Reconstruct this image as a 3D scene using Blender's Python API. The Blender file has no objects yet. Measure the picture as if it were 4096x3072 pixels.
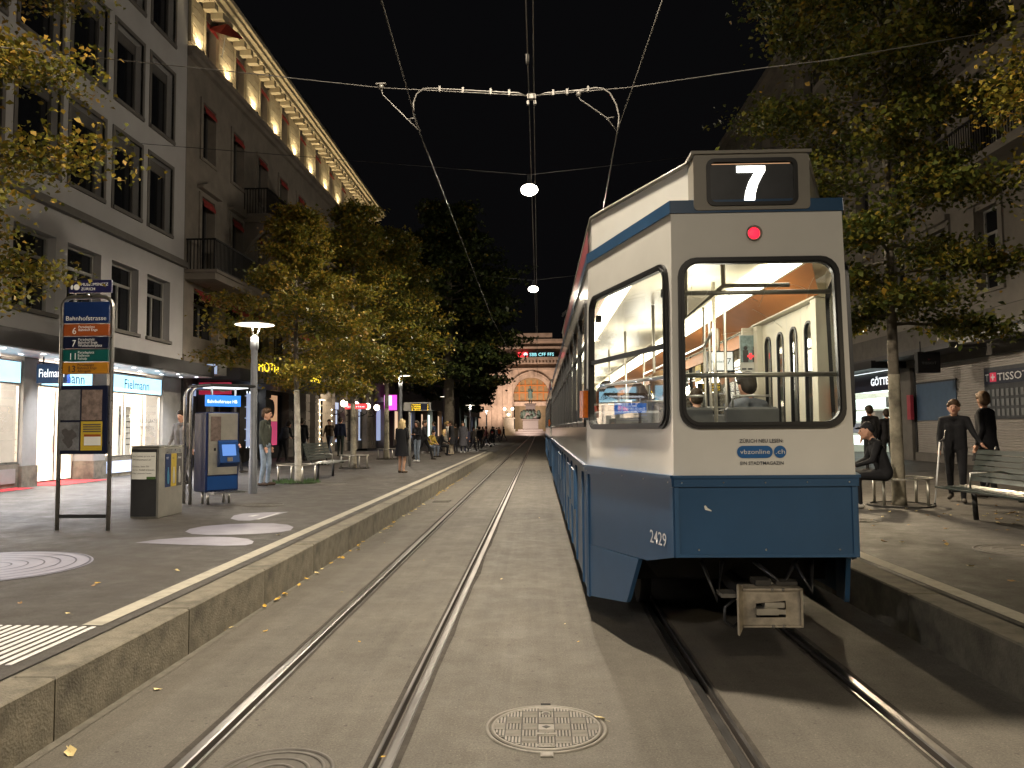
import bpy, bmesh, math, random
import numpy as np
from mathutils import Vector, Matrix
from mathutils.geometry import tessellate_polygon
random.seed(7)
sc = bpy.context.scene
R = math.radians
COL = sc.collection

# ------------------------------------------------------------------ camera
FPX, VPX, VPY = 3077.0, 2155.0, 1714.0
cam = bpy.data.cameras.new('camera')
cam.sensor_width = 36.0
cam.lens = 36.0 * FPX / 4096.0
cam.clip_start = 0.05
cam.clip_end = 2000.0
camo = bpy.data.objects.new('camera', cam)
COL.objects.link(camo)
camo.location = (0, 0, 1.7)
camo.rotation_euler = (R(90) + math.atan((VPY - 1536) / FPX), R(0.45), math.atan((VPX - 2048) / FPX))
sc.camera = camo
CAMM = camo.rotation_euler.to_matrix()

# ------------------------------------------------------------------ night sky
world = bpy.data.worlds.new('World')
sc.world = world
world.use_nodes = True
wn = world.node_tree
bg = wn.nodes['Background']
sky = wn.nodes.new('ShaderNodeTexSky')
sky.sky_type = 'NISHITA'
sky.sun_disc = False
sky.sun_elevation = R(-5.0)
sky.sun_rotation = R(200)
glow = wn.nodes.new('ShaderNodeVectorMath'); glow.operation = 'ADD'; glow.inputs[1].default_value = (0.036, 0.035, 0.040)   # even city glow
wn.links.new(sky.outputs[0], glow.inputs[0])
wn.links.new(glow.outputs[0], bg.inputs[0])
bg.inputs[1].default_value = 0.07

vs = sc.view_settings
vs.view_transform = 'Standard'
vs.look = 'None'
vs.exposure = 0.0
vs.gamma = 1.0
vs.use_curve_mapping = False
sc.render.engine = 'CYCLES'
cy = sc.cycles
cy.use_denoising = True
cy.max_bounces = 7
cy.diffuse_bounces = 3
cy.glossy_bounces = 4
cy.transmission_bounces = 4
cy.transparent_max_bounces = 10
cy.sample_clamp_indirect = 4.0
cy.caustics_reflective = False
cy.caustics_refractive = False

# ------------------------------------------------------------------ pixel -> place (2212 x 1659 view of the photograph)
K = 4096 / 2212
def ray(px, py):
    return CAMM @ Vector(((px * K - 2048) / FPX, -(py * K - 1536) / FPX, -1.0))
CAM = Vector((0, 0, 1.7))
def gz(x, y=0):
    ax = -x - 2.68 if x < 0 else x - 2.95
    if ax < 0:
        return 0.0
    b = 0.35 + 0.014 * ax
    if x < 0 and y > 45:
        b -= min(1.0, (y - 45) / 3.0) * 0.25
    return b
def zp(px, py, z):
    d = ray(px, py)
    return CAM + d * ((z - 1.7) / d.z)
def gp(px, py):
    z = 0.38
    for _ in range(5):
        p = zp(px, py, z)
        z = gz(p.x, p.y)
    return zp(px, py, z)
def yp(px, py, Y):
    d = ray(px, py)
    return CAM + d * (Y / d.y)
def xp(px, py, X):
    d = ray(px, py)
    return CAM + d * (X / d.x)

# ------------------------------------------------------------------ mesh builder
class MB:
    def __init__(self, mp=None):
        self.v = []; self.f = []; self.mi = []; self.sm = []; self.mp = mp; self.cur = 0
    def add(self, vs_, fs_, smooth=False, mapit=True):
        n = len(self.v)
        if self.mp and mapit:
            vs_ = [self.mp(*p) for p in vs_]
        self.v.extend([tuple(p) for p in vs_])
        for f in fs_:
            self.f.append(tuple(i + n for i in f)); self.mi.append(self.cur); self.sm.append(smooth)
        return self
    def box(self, x0, x1, y0, y1, z0, z1, ch=0.0):
        if ch > 0:
            c = ch
            vs_ = []
            for (z, i) in ((z0, c), (z0 + c, 0), (z1 - c, 0), (z1, c)):
                vs_ += [(x0 + i, y0 + i, z), (x1 - i, y0 + i, z), (x1 - i, y1 - i, z), (x0 + i, y1 - i, z)]
            fs_ = [(3, 2, 1, 0), (12, 13, 14, 15)]
            for k in range(3):
                b = 4 * k
                for j in range(4):
                    fs_.append((b + j, b + (j + 1) % 4, b + 4 + (j + 1) % 4, b + 4 + j))
            return self.add(vs_, fs_)
        return self.add([(x0, y0, z0), (x1, y0, z0), (x1, y1, z0), (x0, y1, z0), (x0, y0, z1), (x1, y0, z1), (x1, y1, z1), (x0, y1, z1)],
                        [(3, 2, 1, 0), (4, 5, 6, 7), (0, 1, 5, 4), (1, 2, 6, 5), (2, 3, 7, 6), (3, 0, 4, 7)])
    def quad(self, a, b, c, d):
        return self.add([a, b, c, d], [(0, 1, 2, 3)])
    def poly(self, pts):
        return self.add(pts, [tuple(range(len(pts)))])
    def tube(self, pts, r, n=8, smooth=True, caps=True):
        pts = [Vector(p) for p in pts]
        m = len(pts)
        rs = r if isinstance(r, (list, tuple)) else [r] * m
        vs_ = []; fs_ = []
        prev = None
        for i, p in enumerate(pts):
            t = (pts[min(i + 1, m - 1)] - pts[max(i - 1, 0)])
            if t.length < 1e-9: t = Vector((0, 0, 1))
            t.normalize()
            if prev is None:
                a = Vector((0, 0, 1)) if abs(t.z) < 0.9 else Vector((1, 0, 0))
                s = t.cross(a).normalized()
            else:
                s = prev - t * prev.dot(t)
                s.normalize()
            prev = s
            q = t.cross(s)
            for k in range(n):
                a = 2 * math.pi * k / n
                vs_.append(p + (s * math.cos(a) + q * math.sin(a)) * rs[i])
        for i in range(m - 1):
            for k in range(n):
                fs_.append((i * n + k, i * n + (k + 1) % n, (i + 1) * n + (k + 1) % n, (i + 1) * n + k))
        self.add(vs_, fs_, smooth)
        if caps:
            b = len(self.v) - len(vs_)
            for ring in (tuple(range(n))[::-1], tuple((m - 1) * n + k for k in range(n))):
                self.f.append(tuple(b + i for i in ring)); self.mi.append(self.cur); self.sm.append(False)
        return self
    def lathe(self, prof, c=(0, 0, 0), n=24, smooth=True):
        vs_ = []; fs_ = []
        for (r, z) in prof:
            for k in range(n):
                a = 2 * math.pi * k / n
                vs_.append((c[0] + r * math.cos(a), c[1] + r * math.sin(a), c[2] + z))
        for i in range(len(prof) - 1):
            for k in range(n):
                fs_.append((i * n + k, i * n + (k + 1) % n, (i + 1) * n + (k + 1) % n, (i + 1) * n + k))
        return self.add(vs_, fs_, smooth)
    def ball(self, c, r, n=12, m=8, sz=(1, 1, 1)):
        vs_ = []; fs_ = []
        for i in range(m + 1):
            th = math.pi * i / m
            for k in range(n):
                a = 2 * math.pi * k / n
                vs_.append((c[0] + r * sz[0] * math.sin(th) * math.cos(a), c[1] + r * sz[1] * math.sin(th) * math.sin(a), c[2] + r * sz[2] * math.cos(th)))
        for i in range(m):
            for k in range(n):
                fs_.append((i * n + k, (i + 1) * n + k, (i + 1) * n + (k + 1) % n, i * n + (k + 1) % n))
        return self.add(vs_, fs_, True)
    def tess(self, mp, outer, holes=()):
        polys = [[Vector((u, v, 0)) for u, v in pl] for pl in [outer] + list(holes)]
        flat = [p for pl in polys for p in pl]
        tris = tessellate_polygon(polys)
        return self.add([mp(p.x, p.y) for p in flat], [tuple(t) for t in tris], mapit=False)
    def ring(self, mp, outer, inner, t):
        n = len(outer)
        vs_ = [mp(u, v, t) for u, v in outer] + [mp(u, v, t) for u, v in inner] + [mp(u, v, -0.02) for u, v in outer] + [mp(u, v, -0.02) for u, v in inner]
        fs_ = []
        for i in range(n):
            j = (i + 1) % n
            fs_ += [(i, j, n + j, n + i), (i, 2 * n + i, 2 * n + j, j), (n + i, n + j, 3 * n + j, 3 * n + i)]
        return self.add(vs_, fs_, mapit=False)
    def build(self, name, mat, parent=None, recalc=True, merge=False):
        me = bpy.data.meshes.new(name)
        off = ORG.get(top(parent).name, Vector((0, 0, 0))) if parent else Vector((0, 0, 0))
        if parent is None:
            me.from_pydata(self.v, [], self.f)
        else:
            me.from_pydata([(p[0] - off.x, p[1] - off.y, p[2] - off.z) for p in self.v], [], self.f)
        mats = mat if isinstance(mat, (list, tuple)) else [mat]
        for m in mats:
            me.materials.append(M[m] if isinstance(m, str) else m)
        me.polygons.foreach_set('material_index', self.mi)
        me.polygons.foreach_set('use_smooth', self.sm)
        if recalc or merge:
            bm = bmesh.new(); bm.from_mesh(me)
            if merge: bmesh.ops.remove_doubles(bm, verts=bm.verts, dist=1e-4)
            bmesh.ops.recalc_face_normals(bm, faces=bm.faces)
            bm.to_mesh(me); bm.free()
        me.update()
        return link(name, me, parent)
ORG = {}
def top(o):
    while o.parent: o = o.parent
    return o
def link(name, me, parent=None, loc=None):
    o = bpy.data.objects.new(name, me)
    COL.objects.link(o)
    if parent: o.parent = parent
    if loc is not None: o.location = loc
    return o
def tag(o, label=None, cat=None, group=None, kind=None):
    if label: o['label'] = label
    if cat: o['category'] = cat
    if group: o['group'] = group
    if kind: o['kind'] = kind
    return o
def thing(name, label, cat, loc=(0, 0, 0), rz=0.0, group=None):
    o = bpy.data.objects.new(name, None)
    o.empty_display_size = 0.2
    COL.objects.link(o)
    o.location = loc
    o.rotation_euler = (0, 0, rz)
    ORG[o.name] = Vector(loc) if rz == 0 else Vector((0, 0, 0))
    return tag(o, label, cat, group)
def local(o):
    ORG[o.name] = Vector((0, 0, 0)); return o
def dup(src, loc, rz=None, label=None, parent=None):
    o = src.copy(); COL.objects.link(o); o.parent = parent
    if parent is None:
        o.location = loc
        if rz is not None: o.rotation_euler = (0, 0, rz)
        if label: o['label'] = label
    for ch in src.children:
        dup(ch, None, None, None, o)
    return o
def rrect(u0, u1, v0, v1, r, n=6):
    pts = []
    for (cx, cy_, a0) in ((u1 - r, v1 - r, 0), (u0 + r, v1 - r, 90), (u0 + r, v0 + r, 180), (u1 - r, v0 + r, 270)):
        for k in range(n + 1):
            a = R(a0 + 90 * k / n)
            pts.append((cx + r * math.cos(a), cy_ + r * math.sin(a)))
    return pts

# ------------------------------------------------------------------ materials
M = {}
def pmat(name, col, rough=0.6, metal=0.0, var=0.12, scale=5.0, bump=0.0, bscale=80.0, coat=0.0, spec=0.5, emit=None, estr=0.0, stain=0.0, rvar=0.0):
    m = bpy.data.materials.new(name); m.use_nodes = True
    nt = m.node_tree; N = nt.nodes; L = nt.links
    b = N['Principled BSDF']
    b.inputs['Roughness'].default_value = rough
    b.inputs['Metallic'].default_value = metal
    b.inputs['Specular IOR Level'].default_value = spec
    b.inputs['Coat Weight'].default_value = coat
    b.inputs['Coat Roughness'].default_value = 0.06
    c4 = (col[0], col[1], col[2], 1)
    b.inputs['Base Color'].default_value = c4
    tc = N.new('ShaderNodeTexCoord')
    if var > 0:
        no = N.new('ShaderNodeTexNoise'); no.inputs['Scale'].default_value = scale; no.inputs['Detail'].default_value = 6; no.inputs['Roughness'].default_value = 0.65
        L.new(tc.outputs['Object'], no.inputs['Vector'])
        mr = N.new('ShaderNodeMapRange'); mr.inputs[1].default_value = 0.3; mr.inputs[2].default_value = 0.7; mr.inputs[3].default_value = 1 - var; mr.inputs[4].default_value = 1 + var
        L.new(no.outputs['Fac'], mr.inputs[0])
        mx = N.new('ShaderNodeVectorMath'); mx.operation = 'SCALE'; mx.inputs[0].default_value = col
        L.new(mr.outputs[0], mx.inputs['Scale'])
        out = mx.outputs[0]
        if stain > 0:
            n2 = N.new('ShaderNodeTexNoise'); n2.inputs['Scale'].default_value = scale * 0.35; n2.inputs['Detail'].default_value = 8
            L.new(tc.outputs['Object'], n2.inputs['Vector'])
            m2 = N.new('ShaderNodeMapRange'); m2.inputs[1].default_value = 0.5; m2.inputs[2].default_value = 0.68; m2.inputs[3].default_value = 1.0; m2.inputs[4].default_value = 1 - stain
            L.new(n2.outputs['Fac'], m2.inputs[0])
            mx2 = N.new('ShaderNodeVectorMath'); mx2.operation = 'SCALE'
            L.new(out, mx2.inputs[0]); L.new(m2.outputs[0], mx2.inputs['Scale'])
            out = mx2.outputs[0]
        L.new(out, b.inputs['Base Color'])
        if rvar > 0:
            m3 = N.new('ShaderNodeMapRange'); m3.inputs[1].default_value = 0.3; m3.inputs[2].default_value = 0.7; m3.inputs[3].default_value = max(0.02, rough - rvar); m3.inputs[4].default_value = min(1, rough + rvar)
            L.new(no.outputs['Fac'], m3.inputs[0]); L.new(m3.outputs[0], b.inputs['Roughness'])
    if bump > 0:
        nb = N.new('ShaderNodeTexNoise'); nb.inputs['Scale'].default_value = bscale; nb.inputs['Detail'].default_value = 4
        L.new(tc.outputs['Object'], nb.inputs['Vector'])
        bu = N.new('ShaderNodeBump'); bu.inputs['Strength'].default_value = bump; bu.inputs['Distance'].default_value = 0.01
        L.new(nb.outputs['Fac'], bu.inputs['Height']); L.new(bu.outputs[0], b.inputs['Normal'])
    if emit:
        b.inputs['Emission Color'].default_value = (emit[0], emit[1], emit[2], 1)
        b.inputs['Emission Strength'].default_value = estr
    M[name] = m
    return m
def emat(name, col, s):
    return pmat(name, tuple(min(0.8, c) for c in col), rough=0.5, var=0, emit=col, estr=s)
def glassmat(name, tint=(0.92, 0.95, 0.93), refl=0.09, rough=0.02):
    m = bpy.data.materials.new(name); m.use_nodes = True
    nt = m.node_tree; N = nt.nodes; L = nt.links
    N.remove(N['Principled BSDF'])
    t = N.new('ShaderNodeBsdfTransparent'); t.inputs[0].default_value = (*tint, 1)
    g = N.new('ShaderNodeBsdfGlossy'); g.inputs['Roughness'].default_value = rough; g.inputs[0].default_value = (1, 1, 1, 1)
    lw = N.new('ShaderNodeLayerWeight'); lw.inputs[0].default_value = 0.35
    mr = N.new('ShaderNodeMapRange'); mr.inputs[3].default_value = refl; mr.inputs[4].default_value = 0.85
    L.new(lw.outputs['Facing'], mr.inputs[0])
    p = N.new('ShaderNodeMath'); p.operation = 'POWER'; p.inputs[1].default_value = 2.2
    L.new(lw.outputs['Facing'], p.inputs[0]); L.new(p.outputs[0], mr.inputs[0])
    mx = N.new('ShaderNodeMixShader')
    L.new(mr.outputs[0], mx.inputs[0]); L.new(t.outputs[0], mx.inputs[1]); L.new(g.outputs[0], mx.inputs[2])
    L.new(mx.outputs[0], N['Material Output'].inputs[0])
    M[name] = m
    return m
def asphalt(name, col, scale=1.0, patch=0.25, spec=0.35, rough=0.75, streak=0.0):
    m = bpy.data.materials.new(name); m.use_nodes = True
    nt = m.node_tree; N = nt.nodes; L = nt.links
    b = N['Principled BSDF']; b.inputs['Specular IOR Level'].default_value = spec
    tc = N.new('ShaderNodeTexCoord')
    def noise(s, d=5, rg=0.6, vec=None):
        n = N.new('ShaderNodeTexNoise'); n.inputs['Scale'].default_value = s; n.inputs['Detail'].default_value = d; n.inputs['Roughness'].default_value = rg
        L.new(vec or tc.outputs['Object'], n.inputs['Vector']); return n.outputs['Fac']
    def rng(x, a, bb, c, d):
        n = N.new('ShaderNodeMapRange'); n.inputs[1].default_value = a; n.inputs[2].default_value = bb; n.inputs[3].default_value = c; n.inputs[4].default_value = d
        L.new(x, n.inputs[0]); return n.outputs[0]
    def mul(a, bb):
        n = N.new('ShaderNodeMath'); n.operation = 'MULTIPLY'; L.new(a, n.inputs[0]); L.new(bb, n.inputs[1]); return n.outputs[0]
    grain = rng(noise(75 * scale, 4, 0.85), 0.3, 0.7, 0.52, 1.48)
    mid = rng(noise(9 * scale, 6, 0.7), 0.35, 0.65, 1 - patch * 0.5, 1 + patch * 0.5)
    big = rng(noise(0.55 * scale, 5, 0.6), 0.35, 0.65, 1 - patch, 1 + patch)
    v = mul(mul(grain, mid), big)
    if streak > 0:
        mp_ = N.new('ShaderNodeMapping'); mp_.inputs['Scale'].default_value = (5.5, 0.10, 1)
        L.new(tc.outputs['Object'], mp_.inputs[0])
        v = mul(v, rng(noise(1.0, 6, 0.7, mp_.outputs[0]), 0.35, 0.65, 1 - streak, 1 + streak))
    # pale stone specks and dark gum spots
    vo = N.new('ShaderNodeTexVoronoi'); vo.inputs['Scale'].default_value = 7.0 * scale; vo.inputs['Randomness'].default_value = 1
    L.new(tc.outputs['Object'], vo.inputs['Vector'])
    spot = rng(vo.outputs['Distance'], 0.07, 0.10, 0.62, 1.0)
    v = mul(v, spot)
    v2 = N.new('ShaderNodeTexVoronoi'); v2.inputs['Scale'].default_value = 34.0 * scale
    L.new(tc.outputs['Object'], v2.inputs['Vector'])
    v = mul(v, rng(v2.outputs['Distance'], 0.10, 0.16, 1.55, 1.0))
    sc_ = N.new('ShaderNodeVectorMath'); sc_.operation = 'SCALE'; sc_.inputs[0].default_value = col
    L.new(v, sc_.inputs['Scale']); L.new(sc_.outputs[0], b.inputs['Base Color'])
    L.new(rng(noise(3.0 * scale, 6, 0.7), 0.3, 0.7, rough - 0.16, rough + 0.14), b.inputs['Roughness'])
    bu = N.new('ShaderNodeBump'); bu.inputs['Strength'].default_value = 0.55; bu.inputs['Distance'].default_value = 0.006
    L.new(noise(170 * scale, 3, 0.75), bu.inputs['Height']); L.new(bu.outputs[0], b.inputs['Normal'])
    M[name] = m
def leafmat(name, stops, trans=0.35):
    m = bpy.data.materials.new(name); m.use_nodes = True
    nt = m.node_tree; N = nt.nodes; L = nt.links
    b = N['Principled BSDF']; b.inputs['Roughness'].default_value = 0.5; b.inputs['Specular IOR Level'].default_value = 0.35
    at = N.new('ShaderNodeAttribute'); at.attribute_name = 'tint'
    cr = N.new('ShaderNodeValToRGB')
    e = cr.color_ramp.elements
    e[0].position = stops[0][0]; e[0].color = (*stops[0][1], 1)
    e[1].position = stops[-1][0]; e[1].color = (*stops[-1][1], 1)
    for p, c in stops[1:-1]:
        x = e.new(p); x.color = (*c, 1)
    L.new(at.outputs['Fac'], cr.inputs[0]); L.new(cr.outputs[0], b.inputs['Base Color'])
    tr = N.new('ShaderNodeBsdfTranslucent'); L.new(cr.outputs[0], tr.inputs[0])
    mx = N.new('ShaderNodeMixShader'); mx.inputs[0].default_value = trans
    L.new(b.outputs[0], mx.inputs[1]); L.new(tr.outputs[0], mx.inputs[2])
    L.new(mx.outputs[0], N['Material Output'].inputs[0])
    M[name] = m

asphalt('road', (0.102, 0.092, 0.076), 1.0, 0.13, streak=0.11)
asphalt('pavement', (0.062, 0.056, 0.049), 1.0, 0.18, rough=0.66)
pmat('kerb', (0.160, 0.142, 0.106), 0.8, var=0.32, scale=8, bump=0.5, bscale=60, stain=0.38)
pmat('kerbdirt', (0.11, 0.10, 0.08), 0.9, var=0.3, scale=12, bump=0.5)
pmat('linepaint', (0.40, 0.37, 0.30), 0.7, var=0.14, scale=14, stain=0.25, bump=0.2)
pmat('whitepaint', (0.62, 0.61, 0.60), 0.6, var=0.1, scale=12, stain=0.2)
pmat('sticker', (0.27, 0.26, 0.32), 0.45, var=0.08, scale=9, stain=0.2)
pmat('stickerdark', (0.05, 0.05, 0.065), 0.5, var=0.1)
pmat('railsteel', (0.36, 0.35, 0.34), 0.36, 1.0, var=0.15, scale=1.5, rvar=0.05)
pmat('railrust', (0.06, 0.05, 0.042), 0.75, 0.1, var=0.25, scale=5)
pmat('tarseam', (0.056, 0.050, 0.043), 0.9, var=0.3, scale=9, spec=0.1, bump=0.4, bscale=60)
pmat('coverplain', (0.085, 0.076, 0.064), 0.6, 0.15, var=0.25, scale=14)
pmat('castiron', (0.155, 0.142, 0.118), 0.55, 0.25, var=0.25, scale=25, rvar=0.1)
pmat('castdark', (0.030, 0.027, 0.023), 0.7, 0.2, var=0.3, scale=20)
pmat('hole', (0.008, 0.008, 0.008), 0.9, var=0)
pmat('steel', (0.52, 0.51, 0.49), 0.32, 1.0, var=0.12, scale=20, rvar=0.08)
pmat('brushed', (0.46, 0.44, 0.39), 0.42, 0.9, var=0.12, scale=6, rvar=0.08)
pmat('galv', (0.17, 0.18, 0.20), 0.5, 0.4, var=0.12, scale=8)
pmat('darkmetal', (0.035, 0.035, 0.036), 0.5, 0.4, var=0.2)
pmat('blackmetal', (0.012, 0.012, 0.013), 0.45, 0.3, var=0.2)
pmat('rubber', (0.010, 0.010, 0.011), 0.38, var=0.1)
pmat('plasterwhite', (0.48, 0.47, 0.475), 0.85, var=0.06, scale=1.2, bump=0.12, bscale=120, stain=0.06)
pmat('trimgrey', (0.14, 0.13, 0.12), 0.7, var=0.12)
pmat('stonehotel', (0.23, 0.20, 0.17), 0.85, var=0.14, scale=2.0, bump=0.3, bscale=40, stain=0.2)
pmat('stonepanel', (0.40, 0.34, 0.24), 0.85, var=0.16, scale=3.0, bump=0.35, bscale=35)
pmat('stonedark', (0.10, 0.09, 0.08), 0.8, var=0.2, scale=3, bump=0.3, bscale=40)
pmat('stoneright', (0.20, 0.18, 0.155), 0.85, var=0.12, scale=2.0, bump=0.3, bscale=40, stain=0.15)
pmat('stonestation', (0.40, 0.31, 0.25), 0.85, var=0.22, scale=0.8, stain=0.35)
pmat('roofdark', (0.025, 0.025, 0.028), 0.6, var=0.2)
pmat('framegrey', (0.10, 0.095, 0.09), 0.55, var=0.1)
pmat('framewhite', (0.27, 0.265, 0.25), 0.55, var=0.08)
pmat('pane', (0.010, 0.011, 0.014), 0.07, var=0, spec=0.6)
pmat('curtain', (0.10, 0.10, 0.105), 0.8, var=0.2, scale=8)
pmat('awningred', (0.30, 0.030, 0.025), 0.8, var=0.15, scale=6)
pmat('canopydark', (0.045, 0.043, 0.045), 0.5, 0.2, var=0.1)
pmat('soffit', (0.72, 0.73, 0.78), 0.35, 0.0, var=0.06)
pmat('tramwhite', (0.66, 0.65, 0.61), 0.30, var=0.045, scale=1.7, coat=0.6, bump=0.035, bscale=2.2, stain=0.10)
pmat('tramblue', (0.023, 0.072, 0.155), 0.34, var=0.08, scale=2, coat=0.12, bump=0.03, bscale=2.5, stain=0.15)
pmat('tramblue2', (0.027, 0.080, 0.168), 0.38, var=0.09, scale=3, stain=0.12)
pmat('tramgrey', (0.22, 0.205, 0.175), 0.45, var=0.05)
pmat('tramroof', (0.30, 0.29, 0.27), 0.6, var=0.12)
pmat('tramred', (0.28, 0.03, 0.045), 0.4, var=0.1)
pmat('decalblue', (0.008, 0.10, 0.30), 0.4, var=0)
pmat('decaldark', (0.03, 0.035, 0.05), 0.5, var=0)
pmat('decalwhite', (0.66, 0.66, 0.66), 0.5, var=0)
pmat('underframe', (0.012, 0.011, 0.010), 0.8, var=0.3)
pmat('coupler', (0.27, 0.235, 0.18), 0.65, 0.1, var=0.3, scale=12, stain=0.6)
pmat('incream', (0.66, 0.62, 0.50), 0.5, var=0.05)
pmat('inceil', (0.68, 0.62, 0.47), 0.45, var=0.05)
pmat('inorange', (0.42, 0.15, 0.035), 0.45, var=0.08)
pmat('ingrey', (0.16, 0.165, 0.17), 0.6, var=0.1)
pmat('infloor', (0.09, 0.085, 0.08), 0.6, var=0.15)
pmat('scratch', (0.75, 0.74, 0.68), 0.7, var=0)
pmat('amber', (0.55, 0.13, 0.012), 0.25, var=0.25, scale=30, coat=0.5)
pmat('barkwhite', (0.46, 0.43, 0.37), 0.9, var=0.2, scale=9, bump=0.5, bscale=40, stain=0.45)
pmat('barkmottle', (0.24, 0.215, 0.16), 0.9, var=0.35, scale=6, bump=0.6, bscale=30, stain=0.75)
pmat('bark', (0.10, 0.085, 0.065), 0.9, var=0.3, scale=8, bump=0.6, bscale=30)
pmat('soil', (0.03, 0.024, 0.018), 0.95, var=0.3, bump=0.6, bscale=50)
pmat('grassgreen', (0.05, 0.10, 0.025), 0.8, var=0.3, scale=20)
pmat('benchgreen', (0.012, 0.020, 0.017), 0.28, var=0.2, scale=12, coat=0.3)
pmat('signblue', (0.006, 0.020, 0.085), 0.35, var=0.04)
pmat('signnavy', (0.010, 0.010, 0.05), 0.35, var=0.04)
pmat('signorange', (0.24, 0.055, 0.012), 0.4, var=0.04)
pmat('signdark', (0.004, 0.007, 0.025), 0.4, var=0.04)
pmat('signgreen', (0.003, 0.065, 0.06), 0.4, var=0.04)
pmat('signyellow', (0.34, 0.15, 0.012), 0.4, var=0.04)
pmat('mapgrey', (0.13, 0.13, 0.135), 0.4, var=0.45, scale=9)
pmat('mapcolour', (0.16, 0.12, 0.105), 0.4, var=0.55, scale=14)
pmat('paperwhite', (0.62, 0.62, 0.58), 0.6, var=0.05)
pmat('paperyellow', (0.42, 0.30, 0.025), 0.6, var=0.05)
pmat('paperdark', (0.06, 0.055, 0.055), 0.6, var=0.3, scale=12)
pmat('plasticblue', (0.006, 0.05, 0.20), 0.35, var=0.06)
pmat('plasticnavy', (0.004, 0.014, 0.075), 0.35, var=0.06)
pmat('redcarpet', (0.42, 0.02, 0.025), 0.9, var=0.15)
pmat('signred', (0.50, 0.025, 0.06), 0.4, var=0.04, emit=(0.7, 0.03, 0.09), estr=0.35)
pmat('shutter', (0.34, 0.31, 0.285), 0.42, 0.4, var=0.08)
pmat('displayblue', (0.05, 0.085, 0.14), 0.3, var=0.12)
pmat('displaydark', (0.035, 0.037, 0.042), 0.35, var=0.3, scale=6)
pmat('bronze', (0.34, 0.42, 0.36), 0.7, var=0.2, scale=4)
pmat('granite', (0.28, 0.19, 0.17), 0.6, var=0.15)
pmat('shopwall', (0.78, 0.70, 0.60), 0.7, var=0.04)
pmat('skin', (0.46, 0.25, 0.17), 0.55, var=0.08)
pmat('leafyellow', (0.58, 0.36, 0.05), 0.7, var=0.25, scale=20)
pmat('leafpale', (0.62, 0.50, 0.24), 0.7, var=0.25, scale=20)
pmat('leafbrown', (0.34, 0.20, 0.08), 0.75, var=0.3, scale=20)
emat('whitelight', (1.0, 0.90, 0.72), 14.0)
emat('lampdisc', (1.0, 0.86, 0.66), 3.2)
emat('lampcore', (1.0, 0.92, 0.78), 20.0)
emat('digit', (1.0, 0.97, 0.86), 5.0)
emat('ledyellow', (1.0, 0.62, 0.02), 2.6)
emat('ledred', (1.0, 0.015, 0.04), 2.2)
emat('hotelyellow', (1.0, 0.72, 0.03), 2.2)
emat('tramlight', (1.0, 0.93, 0.76), 7.0)
emat('shopceil', (1.0, 0.90, 0.80), 12.0)
emat('downlight', (0.95, 0.98, 1.0), 14.0)
emat('cyanbox', (0.42, 0.78, 1.0), 1.7)
emat('whitebox', (0.92, 0.97, 1.0), 1.6)
emat('coolshop', (0.80, 1.0, 0.95), 2.2)
emat('warmshop', (1.0, 0.66, 0.42), 0.9)
emat('posterlight', (1.0, 0.55, 0.30), 0.5)
emat('posterpink', (0.85, 0.10, 0.25), 0.4)
emat('bluelit', (0.03, 0.22, 0.85), 0.9)
emat('coollit', (0.55, 0.66, 1.0), 0.55)
emat('pinklit', (1.0, 0.10, 0.75), 1.3)
emat('redlit', (1.0, 0.05, 0.06), 1.3)
emat('cyanlit', (0.4, 0.95, 1.0), 1.5)
emat('globe', (1.0, 0.84, 0.60), 7.0)
emat('screen', (0.85, 0.90, 0.86), 0.7)
emat('screenblue', (0.10, 0.25, 0.7), 0.6)
emat('bluespot', (0.03, 0.08, 1.0), 2.5)
pmat('stationwin', (0.16, 0.10, 0.05), 0.4, var=0.5, scale=0.9, emit=(1.0, 0.60, 0.25), estr=0.16)
pmat('bronzedark', (0.13, 0.15, 0.12), 0.7, var=0.3, scale=3)
emat('addedwash', (1.0, 0.78, 0.44), 16.0)
pmat('postergreen', (0.22, 0.30, 0.30), 0.5, var=0.5, scale=18)
glassmat('glass')
glassmat('shopglass', (0.95, 0.96, 0.96), 0.04)
leafmat('leaf_gold', [(0.0, (0.045, 0.055, 0.010)), (0.4, (0.105, 0.105, 0.014)), (0.75, (0.21, 0.160, 0.018)), (1.0, (0.32, 0.19, 0.03))])
leafmat('leaf_olive', [(0.0, (0.030, 0.045, 0.009)), (0.4, (0.080, 0.090, 0.013)), (0.75, (0.16, 0.132, 0.017)), (1.0, (0.28, 0.17, 0.02))])
leafmat('leaf_dark', [(0.0, (0.014, 0.024, 0.008)), (0.6, (0.040, 0.055, 0.014)), (0.9, (0.075, 0.085, 0.018)), (1.0, (0.20, 0.14, 0.02))])

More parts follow.
